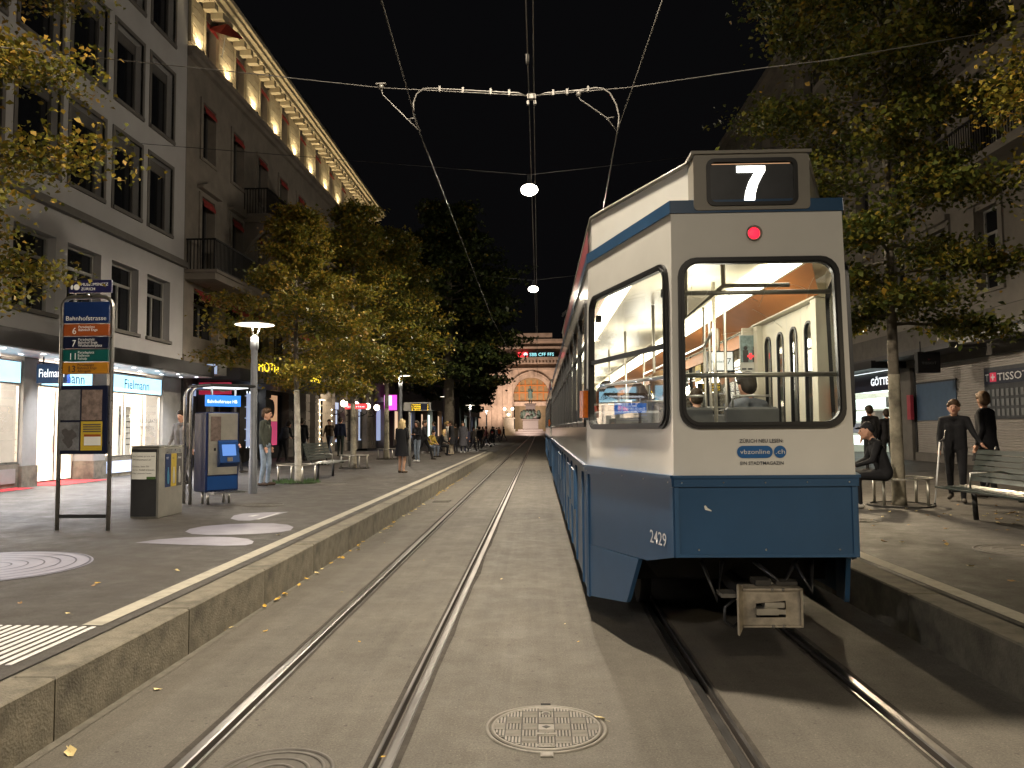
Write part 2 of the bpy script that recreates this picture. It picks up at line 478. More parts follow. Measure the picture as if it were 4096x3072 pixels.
# ------------------------------------------------------------------ lettering
def text(s, org, r, u, h, mat, parent, width=None, align='LEFT', ext=0.003, name='lettering', bold=0.0):
    cu = bpy.data.curves.new('t', 'FONT'); cu.body = s; cu.size = 1.0; cu.extrude = 0; cu.resolution_u = 2; cu.offset = bold
    to = bpy.data.objects.new('t', cu); COL.objects.link(to)
    dg = bpy.context.evaluated_depsgraph_get(); dg.update()
    me = bpy.data.meshes.new_from_object(to.evaluated_get(dg))
    bpy.data.objects.remove(to); bpy.data.curves.remove(cu)
    n = len(me.vertices)
    co = np.empty(n * 3); me.vertices.foreach_get('co', co); co = co.reshape(-1, 3)
    x0, x1 = co[:, 0].min(), co[:, 0].max()
    capm = 0.70
    sy = h / capm
    sx = sy if width is None else width / (x1 - x0)
    r = Vector(r).normalized(); u = Vector(u).normalized(); nn = r.cross(u)
    W = (x1 - x0) * sx
    sh = 0 if align == 'LEFT' else (-W / 2 if align == 'CENTER' else -W)
    off = ORG.get(top(parent).name, Vector((0, 0, 0)))
    o3 = np.array(Vector(org) - off + nn * ext)
    X = ((co[:, 0] - x0) * sx + sh)[:, None] * np.array(r)[None, :] + (co[:, 1] * sy)[:, None] * np.array(u)[None, :] + o3
    me.vertices.foreach_set('co', X.ravel())
    me.materials.clear(); me.materials.append(M[mat]); me.update()
    return link(name, me, parent)
def spot(name, loc, target, power, col, angle=150, blend=0.6, radius=0.1, parent=None):
    l = bpy.data.lights.new(name, 'SPOT'); l.energy = power; l.color = col; l.spot_size = R(angle); l.spot_blend = blend; l.shadow_soft_size = radius
    o = bpy.data.objects.new(name, l); COL.objects.link(o)
    o.location = loc
    d = Vector(target) - Vector(loc)
    o.rotation_euler = d.to_track_quat('-Z', 'Y').to_euler()
    if parent:
        o.parent = parent
        o.location = Vector(loc) - ORG[top(parent).name]
    return o
def point(name, loc, power, col, radius=0.1, parent=None):
    l = bpy.data.lights.new(name, 'POINT'); l.energy = power; l.color = col; l.shadow_soft_size = radius; l.specular_factor = 0.3
    o = bpy.data.objects.new(name, l); COL.objects.link(o); o.location = loc
    if parent:
        o.parent = parent; o.location = Vector(loc) - ORG[top(parent).name]
    return o
# ================================================================== ground, road, platforms
Y0, Y1 = -14.0, 172.0
TL, TR = -1.315, 1.55
def strip_sheet(name, cols, ys, mat, zf, kind='structure'):
    mb = MB()
    for a, b in zip(cols[:-1], cols[1:]):
        for c, d in zip(ys[:-1], ys[1:]):
            mb.quad((a, c, zf(a, c)), (b, c, zf(b, c)), (b, d, zf(b, d)), (a, d, zf(a, d)))
    o = mb.build(name, mat, merge=True)
    if kind: tag(o, kind=kind)
    return o
g = MB(); g.box(-400, 400, -200, 700, -2, -0.11); tag(g.build('ground', 'pavement'), kind='structure')
road = MB()
edges = [-2.675]
for c in (TL, TR):
    for s in (-1, 1):
        o_, i_ = c + s * 0.556, c + s * 0.44
        edges += sorted((o_, i_))
edges.append(2.945)
for a, b in zip(edges[0::2], edges[1::2]):
    for c, d in ((Y0, 60), (60, Y1)):
        road.quad((a, c, 0), (b, c, 0), (b, d, 0), (a, d, 0))
        road.quad((a, c, -0.08), (a, d, -0.08), (a, d, 0), (a, c, 0)); road.quad((b, c, -0.08), (b, d, -0.08), (b, d, 0), (b, c, 0))
tag(road.build('road', 'road'), kind='structure')
pl = MB(); pl.box(-60, 60, Y1, 420, -0.1, 0.0); tag(pl.build('plaza', 'pavement'), kind='structure')
for c in (TL, TR):
    for s in (-1, 1):
        mb = MB()
        prof = [(0.556, -0.06), (0.556, 0.0), (0.550, 0.004), (0.508, 0.004), (0.500, -0.002), (0.497, -0.045), (0.463, -0.045), (0.460, -0.003), (0.455, 0.001), (0.440, 0.001), (0.440, -0.06)]
        for (p, q), k in zip(zip(prof[:-1], prof[1:]), (1, 0, 0, 0, 1, 1, 1, 0, 0, 1)):
            mb.cur = k
            for a, b in ((Y0, 25), (25, 80), (80, Y1)):
                mb.quad((c + s * p[0], a, p[1]), (c + s * q[0], a, q[1]), (c + s * q[0], b, q[1]), (c + s * p[0], b, p[1]))
        tag(mb.build('tram_rail', ['railsteel', 'railrust']), kind='structure')
        # ragged sealing compound beside the rail
        for side, w in ((0.558, 0.035), (0.438, -0.025)):
            t = MB(); rr = random.Random(int(c * 100 + s * 7 + side * 1000))
            y = Y0; pw = w
            while y < 70:
                st = rr.uniform(0.25, 0.7) if y < 14 else 3.0
                nw = w * rr.uniform(0.8, 1.15) * (1.5 if s > 0 and c < 0 and rr.random() < .12 and w > 0 else 1)
                x0 = c + s * side
                t.quad((x0, y, 0.003), (x0, y + st, 0.003), (x0 + s * nw, y + st, 0.003), (x0 + s * pw, y, 0.003))
                pw = nw; y += st
            tag(t.build('rail_seam', 'tarseam'), kind='structure')
# platforms
strip_sheet('pavement_left', [-14.0, -11.5, -8, -5, -2.945], [Y0, 20, 45, 48, Y1], 'pavement', gz)
strip_sheet('pavement_right', [3.215, 5, 8, 11, 13, 16], [Y0, 20, 45, Y1], 'pavement', gz)
mb = MB(); mb.quad((-2.945, 45, 0.35), (-2.945, 48, .10), (-2.675, 48, 0.0), (-2.675, 45, 0.0)); mb.quad((-2.945, 48, .10), (-2.945, Y1, .10), (-2.675, Y1, 0.0), (-2.675, 48, 0.0))
tag(mb.build('kerb_ramp', 'kerb'), kind='structure')
for nm, xa, xb, ys, ye, sgn in (('kerb_left', -2.935, -2.68, -3.9, 45.0, 1), ('kerb_right', 2.95, 3.205, -3.4, 42.0, -1)):
    k = thing(nm, None, None); tag(k, kind='structure')
    if 'label' in k: del k['label']
    L_ = 1.63
    proto = MB(); proto.box(xa, xb, 0, L_ - 0.012, -0.10, 0.35, 0.012)
    me = None; y = ys; n = 0
    while y < ye:
        if me is None:
            o = proto.build('kerb_stone', 'kerb', k); me = o.data
        else:
            o = link('kerb_stone', me, k)
        o.location = (random.uniform(-0.002, 0.002), y, random.uniform(-0.003, 0.003))
        y += L_; n += 1
    j = MB(); j.box(xa - 0.012 if sgn > 0 else xb - 0.02, xa + 0.02 if sgn > 0 else xb + 0.012, ys, ye, -0.05, 0.345); j.build('joint', 'kerbdirt', k)
    f = MB(); x = xb if sgn > 0 else xa
    f.quad((x, ys, 0.004), (x, ye, 0.004), (x + sgn * 0.06, ye, 0.004), (x + sgn * 0.06, ys, 0.004))
    tag(f.build('gutter', 'kerbdirt'), kind='structure')
def flat(name, poly, mat, dz=0.004, kind='structure'):
    mb = MB(); mb.poly([(p[0], p[1], gz(p[0], p[1]) + dz) for p in poly])
    o = mb.build(name, mat, recalc=False)
    return tag(o, kind=kind) if kind else o
for nm, a, b, y0, y1 in (('edge_line', -3.185, -3.04, 5.32, 45), ('edge_line', 3.265, 3.415, -4, 42)):
    mb = MB()
    rr = random.Random(3)
    y = y0
    while y < y1:
        st = 1.3
        mb.quad((a, y, gz(a) + .005), (b, y, gz(b) + .005), (b, min(y1, y + st), gz(b) + .005), (a, min(y1, y + st), gz(a) + .005)); y += st
    tag(mb.build(nm, 'linepaint'), kind='structure')
# tactile paving ribs at the near end of the platform
tp = thing('tactile_paving', None, None); tag(tp, kind='structure')
me = None
for i in range(19):
    x = -3.075 - i * 0.066
    if me is None:
        mb = MB(); mb.box(-0.017, 0.017, 0, 0.86, 0, 0.007, 0.003); o = mb.build('tactile_rib', 'whitepaint', tp); me = o.data
    else: o = link('tactile_rib', me, tp)
    o.location = (x, 4.42, gz(x) + 0.001)
# big ringed disc and printed floor shapes
cd = MB()
c0 = Vector((-5.42, 7.45, 0))
def disc(mb, cx, cy, r, z, n=48, r0=0.0):
    for k in range(n):
        a, b = 2 * math.pi * k / n, 2 * math.pi * (k + 1) / n
        if r0 == 0: mb.add([(cx, cy, z(cx, cy)), (cx + r * math.cos(a), cy + r * math.sin(a), z(cx + r * math.cos(a), cy)), (cx + r * math.cos(b), cy + r * math.sin(b), z(cx + r * math.cos(b), cy))], [(0, 1, 2)])
        else: mb.quad(*[(cx + q * math.cos(t), cy + q * math.sin(t), z(cx + q * math.cos(t), cy)) for q, t in ((r0, a), (r, a), (r, b), (r0, b))])
disc(cd, c0.x, c0.y, 0.92, lambda x, y: gz(x) + 0.004)
plate = tag(cd.build('drain_grate', 'sticker'), 'round pale metal plate with concentric dark rings, nearest on left platform', 'floor plate')
for k, r in enumerate((0.90, 0.77, 0.63, 0.49, 0.35, 0.21)):
    rg = MB(); disc(rg, c0.x, c0.y, r, lambda x, y: gz(x) + 0.0075, 64, r - (0.016 if k else 0.022)); rg.build('ring', 'stickerdark', plate)
plate.name = 'ringed_plate'
def floorprint(pts, label, name='floor_sticker'):
    w = [gp(*p) for p in pts]
    mb = MB(); mb.poly([(p.x, p.y, gz(p.x) + 0.004) for p in w])
    return tag(mb.build(name, 'sticker', recalc=False), label, 'floor sticker')
floorprint([(292, 1173), (340, 1166), (400, 1161.5), (450, 1160), (500, 1161), (535, 1164.5), (548, 1170), (545, 1175), (530, 1178.5), (480, 1179.5), (420, 1178), (350, 1175.5)], 'pale drop shaped floor sticker nearest the camera beside the edge line')
floorprint([(400, 1149), (410, 1143), (440, 1137), (490, 1133), (540, 1131), (590, 1131), (622, 1134), (634, 1139), (628, 1146), (600, 1151), (550, 1154), (500, 1155.5), (450, 1156), (415, 1154)], 'pale oval floor sticker in the middle of the three stickers')
f3 = floorprint([(498, 1121), (505, 1114), (525, 1110), (570, 1107.5), (624, 1106), (600, 1112), (570, 1120), (540, 1125), (515, 1125)], 'pale floor sticker with small white blocks farthest along the platform')
for q in ([(534, 1116), (552, 1113), (562, 1113), (546, 1117)], [(552, 1123), (600, 1109), (606, 1109), (560, 1123)]):
    w = [gp(*p) for p in q]; mb = MB(); mb.poly([(p.x, p.y, gz(p.x) + 0.008) for p in w]); mb.build('print', 'decalwhite', f3, recalc=False)

# ------------------------------------------------------------------ manhole covers
def manhole(cx, cy, r, z, label, rich=True, name='manhole_cover', group=None):
    t = thing(name, label, 'manhole cover', (cx, cy, z), group=group)
    mb = MB(); mb.lathe([(r, -0.02), (r, 0.006), (r - 0.012, 0.009), (r - 0.022, 0.006), (r - 0.026, -0.02)], (cx, cy, z), 56); mb.build('frame', 'castiron' if rich else 'coverplain', t)
    c = MB(); c.lathe([(0.0001, 0.004), (r - 0.03, 0.004), (r - 0.03, -0.02)], (cx, cy, z), 48, False); cov = c.build('cover', 'castdark' if rich else 'coverplain', t)
    if not rich:
        for q in (0.85, 0.6, 0.35):
            m2 = MB(); m2.lathe([(r * q, 0.004), (r * q, 0.008), (r * q - 0.02, 0.008), (r * q - 0.02, 0.004)], (cx, cy, z), 36); m2.build('rib', 'coverplain', cov)
        return t
    m2 = MB(); m2.lathe([(r - 0.032, 0.004), (r - 0.036, 0.010), (r - 0.050, 0.010), (r - 0.054, 0.004)], (cx, cy, z), 48); m2.build('rim', 'castiron', cov)
    s = 0.0925
    def bars(horiz):
        m3 = MB()
        for k in range(5):
            o = -s / 2 + s * (k + 0.5) / 5
            if horiz: m3.box(-s / 2 + .003, s / 2 - .003, o - .0052, o + .0052, 0.004, 0.0105, 0.002)
            else: m3.box(o - .0052, o + .0052, -s / 2 + .003, s / 2 - .003, 0.004, 0.0105, 0.002)
        return m3
    me = {}
    for i in range(-3, 4):
        for j in range(-3, 4):
            x, y = i * s, j * s
            lim = r - 0.055
            if math.hypot(max(0, abs(x) - s * .5), max(0, abs(y) - s * .5)) > lim - .01: continue
            if (i, j) in ((0, 0),): continue
            h = (i + j) % 2 == 1
            inside = math.hypot(abs(x) + s * .5, abs(y) + s * .5) <= lim
            if inside:
                if h not in me:
                    m3 = bars(h); m3.v = [(a + cx, b + cy, d + z) for a, b, d in m3.v]; o = m3.build('rib_block', 'castiron', cov); me[h] = o.data
                else: o = link('rib_block', me[h], cov)
                o.location = (x, y, 0)
            else:
                m3 = MB()
                for k in range(5):
                    o_ = -s / 2 + s * (k + 0.5) / 5
                    if h:
                        xm = math.sqrt(max(0, lim ** 2 - (y + o_) ** 2)); a, b = max(x - s / 2 + .003, -xm), min(x + s / 2 - .003, xm)
                        if b - a > 0.01: m3.box(cx + a, cx + b, cy + y + o_ - .0052, cy + y + o_ + .0052, z + 0.004, z + 0.0105)
                    else:
                        xm = math.sqrt(max(0, lim ** 2 - (x + o_) ** 2)); a, b = max(y - s / 2 + .003, -xm), min(y + s / 2 - .003, xm)
                        if b - a > 0.01: m3.box(cx + x + o_ - .0052, cx + x + o_ + .0052, cy + a, cy + b, z + 0.004, z + 0.0105)
                if m3.v: m3.build('rib_block', 'castiron', cov)
    # maker's plates, key hole, hinge lug
    e = MB(); e.box(cx - .045, cx + .045, cy - .04, cy + .04, z + .004, z + .008, .002); em = e.build('emblem', 'castiron', cov)
    d = MB(); d.lathe([(0.001, 0.011), (0.018, 0.011), (0.026, 0.0085)], (cx, cy, z), 4); d.build('emblem_star', 'castdark', cov)
    kh = MB(); kh.lathe([(0.030, 0.004), (0.030, 0.0115), (0.020, 0.0115)], (cx, cy + 0.20, z), 20); kh.build('key_ring', 'castiron', cov)
    kk = MB(); kk.lathe([(0.0005, 0.0112), (0.021, 0.0112)], (cx, cy + 0.20, z), 20); kk.build('key_hole', 'hole', cov)
    kb = MB(); kb.box(cx - .021, cx + .021, cy + .195, cy + .205, z + .0112, z + .0125); kb.build('key_bar', 'castiron', cov)
    b = MB(); b.box(cx - .06, cx + .06, cy - .118, cy - .09, z + .004, z + .012, .002); pt = b.build('name_plate', 'castiron', cov)
    text('A7', (cx, cy - .114, z + .012), (1, 0, 0), (0, 1, 0), 0.018, 'castdark', cov, align='CENTER', ext=0.001)
    text('BGS', (cx, cy - .275, z + .010), (1, 0, 0), (0, 1, 0), 0.025, 'castiron', cov, width=0.10, align='CENTER', ext=0.002)
    lg = MB(); lg.box(cx - .034, cx + .034, cy - r - .045, cy - r + .012, z - .02, z + .0085, .003); lg.build('lug', 'castiron', t)
    l2 = MB(); l2.box(cx - .026, cx + .026, cy - r - .037, cy - r + .004, z, z + .0105, .002); l2.build('lug_insert', 'castiron', t)
    l3 = MB(); l3.box(cx - .03, cx + .03, cy + r - .004, cy + r + .02, z - .02, z + .010); l3.build('hinge_slot', 'hole', t)
    return t
p = zp(1180, 1573, 0.0)
manhole(p.x, p.y, 0.348, 0.0, 'round cast iron manhole cover with ribbed checker pattern between the tracks')
p = gp(567, 1091); manhole(p.x, p.y, 0.36, gz(p.x), 'dark round cover on left platform in front of lamp post', False)
p = zp(590, 1672, 0.0); manhole(p.x, p.y, 0.3, 0.0, 'round cover at the bottom edge between left track rails', False)
p = gp(2200, 1190); manhole(p.x, p.y, 0.42, gz(p.x), 'dark round cover on right platform at the right edge', False)
p = gp(1862, 1125); manhole(p.x, p.y, 0.25, gz(p.x), 'small wet cover on right platform just behind the tram corner', False)
p = gp(700, 1045); manhole(p.x, p.y, 0.55, gz(p.x), 'wide wet cover on left platform in front of the bench', False)
# gully grates between the tracks
for px, py, lb in ((975, 1083, 'gully grate in the left gutter among leaves'),):
    q = zp(px - 20, py, 0.0); t = thing('gully_grate', lb, 'gully grate', (q.x, q.y, 0.0))
    m_ = MB(); m_.box(q.x - .2, q.x + .2, q.y - .25, q.y + .25, 0.002, 0.008); m_.build('frame', 'castdark', t)
    for i in range(6):
        m_ = MB(); m_.box(q.x - .17, q.x + .17, q.y - .22 + i * .075, q.y - .18 + i * .075, 0.008, 0.016); m_.build('bar', 'castiron', t)

# ================================================================== street lighting
LAMPC = (1.0, 0.86, 0.67)
def pendant(i, Y, Z, label, power):
    x = -0.38 if Y < 10 else -0.20
    t = thing('pendant_street_lamp', label, 'street lamp', (x, Y, Z), group='lamps hung over the middle of the street')
    mb = MB(); mb.box(x - .05, x + .05, Y - .06, Y + .06, Z - .02, Z + .30, .01); mb.build('hanger', 'darkmetal', t)
    h = MB(); h.lathe([(0.02, 0.06), (0.10, 0.04), (0.15, 0.0), (0.14, -0.01)], (x, Y, Z), 24); hd = h.build('lamp_head', 'darkmetal', t)
    b = MB(); b.lathe([(0.13, -0.002), (0.21, -0.05), (0.245, -0.13), (0.21, -0.21), (0.12, -0.265), (0.001, -0.28)], (x, Y, Z), 24); b.build('glare_bowl', 'lampcore', hd)  # glowing bowl swollen to imitate the round glare of the lamp
    w = MB(); w.tube([(-11.4, Y + 0.2, Z + 1.5), (x, Y, Z + .30), (12.9, Y + .2, Z + 1.6)], 0.008, 5); w.build('span_wire', 'darkmetal', t)
    spot('lamp_light', (x, Y, Z - 0.32), (x, Y, 0), power, LAMPC, 172, 0.35, 0.22, t)
    point('lamp_spill', (x, Y, Z - 0.42), power * 0.13, LAMPC, 0.14, t)
for i, (Y, lb, pw) in enumerate(((-9.0, 'lamp hung over the tracks behind the viewer', 3200), (6.2, 'lamp hung over the tracks just above the picture', 4300), (21.2, 'largest glowing lamp hung over the street below the wire hub', 4300),
                                 (36.6, 'smaller glowing lamp hung over the street, second one in view', 4300), )):
    pendant(i, Y, 8.5, lb, pw)
def post_lamp(x, y, label, power, col=(1.0, 0.88, 0.70)):
    z = gz(x, y)
    t = thing('lamp_post', label, 'street lamp', (x, y, z), group='disc topped lamp posts along the platforms')
    mb = MB(); mb.lathe([(0.085, 0), (0.085, 0.7), (0.074, 0.72), (0.066, 3.0)], (x, y, z), 20); mb.build('pole', 'galv', t)
    mb = MB(); mb.lathe([(0.08, 3.0), (0.085, 3.02), (0.085, 3.27), (0.05, 3.28), (0.05, 3.30), (0.001, 3.30)], (x, y, z), 20); mb.build('collar', 'galv', t)
    for a in (20, 140, 260):
        mb = MB(); c, s = math.cos(R(a)), math.sin(R(a))
        mb.tube([(x + .05 * c, y + .05 * s, z + 3.28), (x + .12 * c, y + .12 * s, z + 3.50)], 0.012, 6); mb.build('strut', 'steel', t)
    mb = MB(); mb.lathe([(0.001, 3.585), (0.2, 3.575), (0.40, 3.535), (0.405, 3.525), (0.40, 3.518)], (x, y, z), 36); ds = mb.build('shade', 'galv', t)
    mb = MB(); mb.lathe([(0.40, 3.519), (0.18, 3.535), (0.001, 3.54)], (x, y, z), 36); mb.build('reflector', 'lampdisc', ds)  # emission stands in for the bulb's light on the disc underside
    mb = MB(); mb.lathe([(0.07, 3.50), (0.06, 3.53), (0.001, 3.538)], (x, y, z), 16); mb.build('bulb', 'lampcore', ds)
    spot('lamp_light', (x, y, z + 3.46), (x, y, z), power, col, 168, 0.3, 0.15, t)
q = gp(546, 1066); PL1 = q.copy()
post_lamp(q.x, q.y, 'grey lamp post with glowing disc top beside the ticket machine', 420)
post_lamp(-5.7, 31.6, 'second disc topped lamp post behind the blonde pedestrian', 300)
post_lamp(-5.7, 47.5, 'third disc topped lamp post among far pedestrians', 500)
post_lamp(-5.7, -0.9, 'disc topped lamp post on the left platform behind the viewer', 950, (0.96, 0.96, 1.0))
post_lamp(6.0, -0.9, 'disc topped lamp post on the right platform behind the viewer', 900, (1.0, 0.80, 0.52))
post_lamp(6.0, 15.6, 'disc topped lamp post on the right platform hidden behind the tram', 1500, (1.0, 0.80, 0.52))
post_lamp(-5.7, 84, 'disc topped lamp post added to light the far left before the square', 500)  # extra post added to brighten the far end of the street
post_lamp(-5.7, 64, 'fourth disc topped lamp post on the left', 500)
# ================================================================== buildings
XL, XR = -11.5, 13.0
def ML(u, v, w=0.0): return (XL + w, u, v)
def MR(u, v, w=0.0): return (XR - w, u, v)
def bx(mb, mp, u0, u1, v0, v1, w0, w1):
    pts = [mp(u, v, w) for w in (w0, w1) for v in (v0, v1) for u in (u0, u1)]
    mb.add(pts, [(0, 1, 3, 2), (4, 6, 7, 5), (0, 4, 5, 1), (2, 3, 7, 6), (0, 2, 6, 4), (1, 5, 7, 3)], mapit=False)
    return mb
def wall(mp, u0, u1, v0, v1, holes, depth, mat, parent, name='wall'):
    mb = MB()
    us = sorted({u0, u1} | {h[0] for h in holes} | {h[1] for h in holes}); us = [u for u in us if u0 <= u <= u1]
    vs_ = sorted({v0, v1} | {h[2] for h in holes} | {h[3] for h in holes}); vs_ = [v for v in vs_ if v0 <= v <= v1]
    for a, b in zip(us[:-1], us[1:]):
        for c, d in zip(vs_[:-1], vs_[1:]):
            um, vm = (a + b) / 2, (c + d) / 2
            if any(h[0] < um < h[1] and h[2] < vm < h[3] for h in holes): continue
            mb.quad(mp(a, c), mp(b, c), mp(b, d), mp(a, d))
    for h in holes:
        a, b, c, d = h[:4]
        mb.quad(mp(a, c), mp(a, d), mp(a, d, -depth), mp(a, c, -depth)); mb.quad(mp(b, c), mp(b, c, -depth), mp(b, d, -depth), mp(b, d))
        mb.quad(mp(a, c), mp(a, c, -depth), mp(b, c, -depth), mp(b, c)); mb.quad(mp(a, d), mp(b, d), mp(b, d, -depth), mp(a, d, -depth))
    return mb.build(name, mat, parent, recalc=False)
WC = {}
def window(mp, side, u0, u1, v0, v1, depth, parent, style='cross', frame='framegrey', curtain=False, sill=True, sillmat='trimgrey'):
    """frame mesh is the part, pane / sill / surround are its sub-parts; alike windows share meshes"""
    w, h = round(u1 - u0, 3), round(v1 - v0, 3)
    key = (side, w, h, depth, style, frame, curtain, sill, sillmat)
    org = Vector(mp(u0, v0)) - ORG[top(parent).name]
    if key not in WC:
        base = Vector(mp(0, 0))
        def m0(u, v, ww=0.0): return Vector(mp(u, v, ww)) - base
        keep = ORG[top(parent).name]; ORG[top(parent).name] = Vector((0, 0, 0))
        f = MB(); t = 0.07
        d0, d1 = -depth, -depth + 0.07
        for a in ((0, t, 0, h), (w - t, w, 0, h), (t, w - t, 0, t), (t, w - t, h - t, h)):
            bx(f, m0, *a, d0, d1)
        if style == 'cross':
            bx(f, m0, t, w - t, h * .68, h * .68 + .08, d0, d1 - .005); bx(f, m0, w / 2 - .04, w / 2 + .04, t, h * .68, d0, d1 - .01)
        elif style == 'two':
            bx(f, m0, w / 2 - .04, w / 2 + .04, t, h - t, d0, d1 - .01)
        elif style == 'blind':
            bx(f, m0, t, w - t, h - .30, h - t, d0 - .0, d1 - .01)
        fo = f.build('window', frame, parent)
        p = MB(); p.quad(m0(0, 0, -depth + .02), m0(w, 0, -depth + .02), m0(w, h, -depth + .02), m0(0, h, -depth + .02)); po = p.build('pane', 'curtain' if curtain else 'pane', fo, recalc=False)
        kids = [('pane', po.data)]
        if sill:
            s = MB(); bx(s, m0, -.06, w + .06, -.10, -.002, -.12, .07); so = s.build('sill', sillmat, fo); kids.append(('sill', so.data))
        ORG[top(parent).name] = keep
        WC[key] = (fo.data, kids)
        fo.location = org
        return fo
    me, kids = WC[key]
    fo = link('window', me, parent, org)
    for n, m_ in kids: link(n, m_, fo)
    return fo
def awning(mp, u0, u1, v, out, drop, parent, mat='awningred'):
    mb = MB()
    n = max(2, int((u1 - u0) / 0.10))
    mb.quad(mp(u0, v, -.02), mp(u1, v, -.02), mp(u1, v - drop, out), mp(u0, v - drop, out))
    for k in range(n):
        a, b = u0 + (u1 - u0) * k / n, u0 + (u1 - u0) * (k + 1) / n
        mb.poly([mp(a, v - drop, out), mp(b, v - drop, out), mp(b, v - drop - .09, out), mp((a + b) / 2, v - drop - .13, out), mp(a, v - drop - .09, out)])
    return mb.build('awning', mat, parent, recalc=False)

# ------------------------------------------------------------------ white shop building, left
A0, A1 = 9.6, 24.4
b1 = thing('shop_building', 'white plastered building over the bright optician shop on the left', 'building', (XL, A0, 0))
cols = [(22.1, 23.5), (20.2, 21.6), (18.25, 19.7), (16.3, 17.8), (14.4, 15.8), (12.4, 13.9), (10.4, 11.9)]
rows = [(4.5, 6.35), (7.85, 9.95), (10.85, 13.0), (14.0, 16.1)]
H1 = 18.5
holes = [(a, b, c, d) for a, b in cols for c, d in rows]
wall(ML, A0, A1, 3.95, H1, holes, 0.28, 'plasterwhite', b1)
for i, (c, d) in enumerate(rows):
    for (a, b) in cols:
        fo = window(ML, 'L', a, b, c, d, 0.28, b1, 'cross' if i == 0 else 'blind', 'framewhite' if i == 0 else 'framegrey', False, True)
        if i > 0:
            m_ = MB()
            t = 0.11
            for r_ in ((a - t, a, c - .1, d + t), (b, b + t, c - .1, d + t), (a, b, d, d + t)):
                bx(m_, ML, *r_, -.05, .025)
            m_.build('surround', 'trimgrey', b1)
m_ = MB(); bx(m_, ML, A0, A1, 7.0, 7.16, 0.001, .16); bx(m_, ML, A0, A1, 7.16, 7.22, 0.001, .10); m_.build('string_course', 'trimgrey', b1)
m_ = MB(); bx(m_, ML, A0, A1, 3.95, H1, -9, -.9); bx(m_, ML, A0, A1, H1, H1 + .4, -9, .4); m_.build('core', 'roofdark', b1)
# canopy with lit soffit
cn = MB(); bx(cn, ML, 13.0, 24.35, 3.42, 3.78, -0.3, 1.08); can = cn.build('canopy', 'canopydark', b1)
sf = MB(); bx(sf, ML, 13.05, 24.30, 3.395, 3.418, -.4, 1.03); sf.build('soffit', 'soffit', can)
for k in range(9):
    for w in (0.25, 0.75):
        d = MB(); y = 13.8 + k * 1.25
        d.lathe([(0.001, 0), (0.05, 0)], (XL + w, y, 3.392), 12); dl = d.build('downlight', 'downlight', can)
for k in range(4):
    spot('soffit_light', (XL + .95, 14.6 + k * 2.6, 3.36), (XL + 1.6, 14.6 + k * 2.6, 0), 900, (0.93, 0.93, 1.0), 150, .8, .25, b1)
m_ = MB(); bx(m_, ML, A0, A1, 3.78, 3.95, -0.9, -.02); m_.build('lintel', 'trimgrey', b1)
# ground floor piers
for k, (a, b) in enumerate(((9.6, 10.2), (13.2, 13.8), (16.8, 17.3), (19.56, 20.1), (23.2, 24.38))):
    m_ = MB(); bx(m_, ML, a, b, .95, 3.40, -.55, -.01); pr = m_.build('pier', 'framewhite', b1)
    m_ = MB(); bx(m_, ML, a - .02, b + .02, .45, .948, -.57, .015); m_.build('plinth', 'kerb', pr)
# shop interior (rooms lit by their ceilings)
m_ = MB()
for q in ([(A0, .5, -3.2), (A1, .5, -3.2), (A1, 3.4, -3.2), (A0, 3.4, -3.2)], [(A0, .5, -3.2), (A0, 3.4, -3.2), (A0, 3.4, -.1), (A0, .5, -.1)], [(A1 - .02, .5, -3.2), (A1 - .02, 3.4, -3.2), (A1 - .02, 3.4, -.1), (A1 - .02, .5, -.1)]):
    m_.quad(*[ML(*p) for p in q])
m_.build('shop_room', 'shopwall', b1, recalc=False)
m_ = MB(); m_.quad(ML(A0, .52, -3.2), ML(A1, .52, -3.2), ML(A1, .52, -.6), ML(A0, .52, -.6)); m_.build('shop_floor', 'shopwall', b1, recalc=False)
m_ = MB(); m_.quad(ML(A0, 3.3, -3.2), ML(A1, 3.3, -3.2), ML(A1, 3.3, -.7), ML(A0, 3.3, -.7)); m_.build('light_ceiling', 'shopceil', b1, recalc=False)
for (a, b) in ((10.2, 13.2), (13.8, 16.8), (20.1, 23.2)):
    m_ = MB(); bx(m_, ML, a, b, .45, 1.0, -.35, -.06); st = m_.build('stall_riser', 'kerb', b1)
    m_ = MB(); bx(m_, ML, a + .15, b - .15, .58, .9, -.055, -.04); m_.build('riser_panel', 'coollit' if a > 20 else 'framewhite', st)
    fr = MB()
    for u in np.linspace(a, b, 4): bx(fr, ML, u - .025 if u > a else u, u + .025 if u < b else u, 1.0, 2.74, -.16, -.10)
    bx(fr, ML, a, b, 1.0, 1.05, -.17, -.09); sfm = fr.build('shop_window', 'steel', b1)
    g_ = MB(); g_.quad(ML(a, 1.02, -.12), ML(b, 1.02, -.12), ML(b, 2.74, -.12), ML(a, 2.74, -.12)); g_.build('pane', 'shopglass', sfm, recalc=False)
    for k in range(4):
        u = a + .35 + k * .75
        d = MB(); bx(d, ML, u, u + .3, 1.0, 2.45, -.75 - .2 * (k % 2), -.70 - .2 * (k % 2)); dp = d.build('display_panel', 'paperwhite', b1)
        for j in range(6 if k % 2 else 0):
            e_ = MB(); bx(e_, ML, u + .04, u + .26, 1.3 + j * .17, 1.33 + j * .17, -.898, -.885); e_.build('spectacles', 'darkmetal', dp)
        if k % 2 == 0:
            e_ = MB(); bx(e_, ML, u + .05, u + .25, 1.6, 2.2, -.698, -.69); e_.build('poster', 'paperdark', dp)
text('BRILLE GRATIS', (XL - .11, 21.95, 1.95), (0, 1, 0), (0, 0, 1), .11, 'trimgrey', b1, width=1.1)
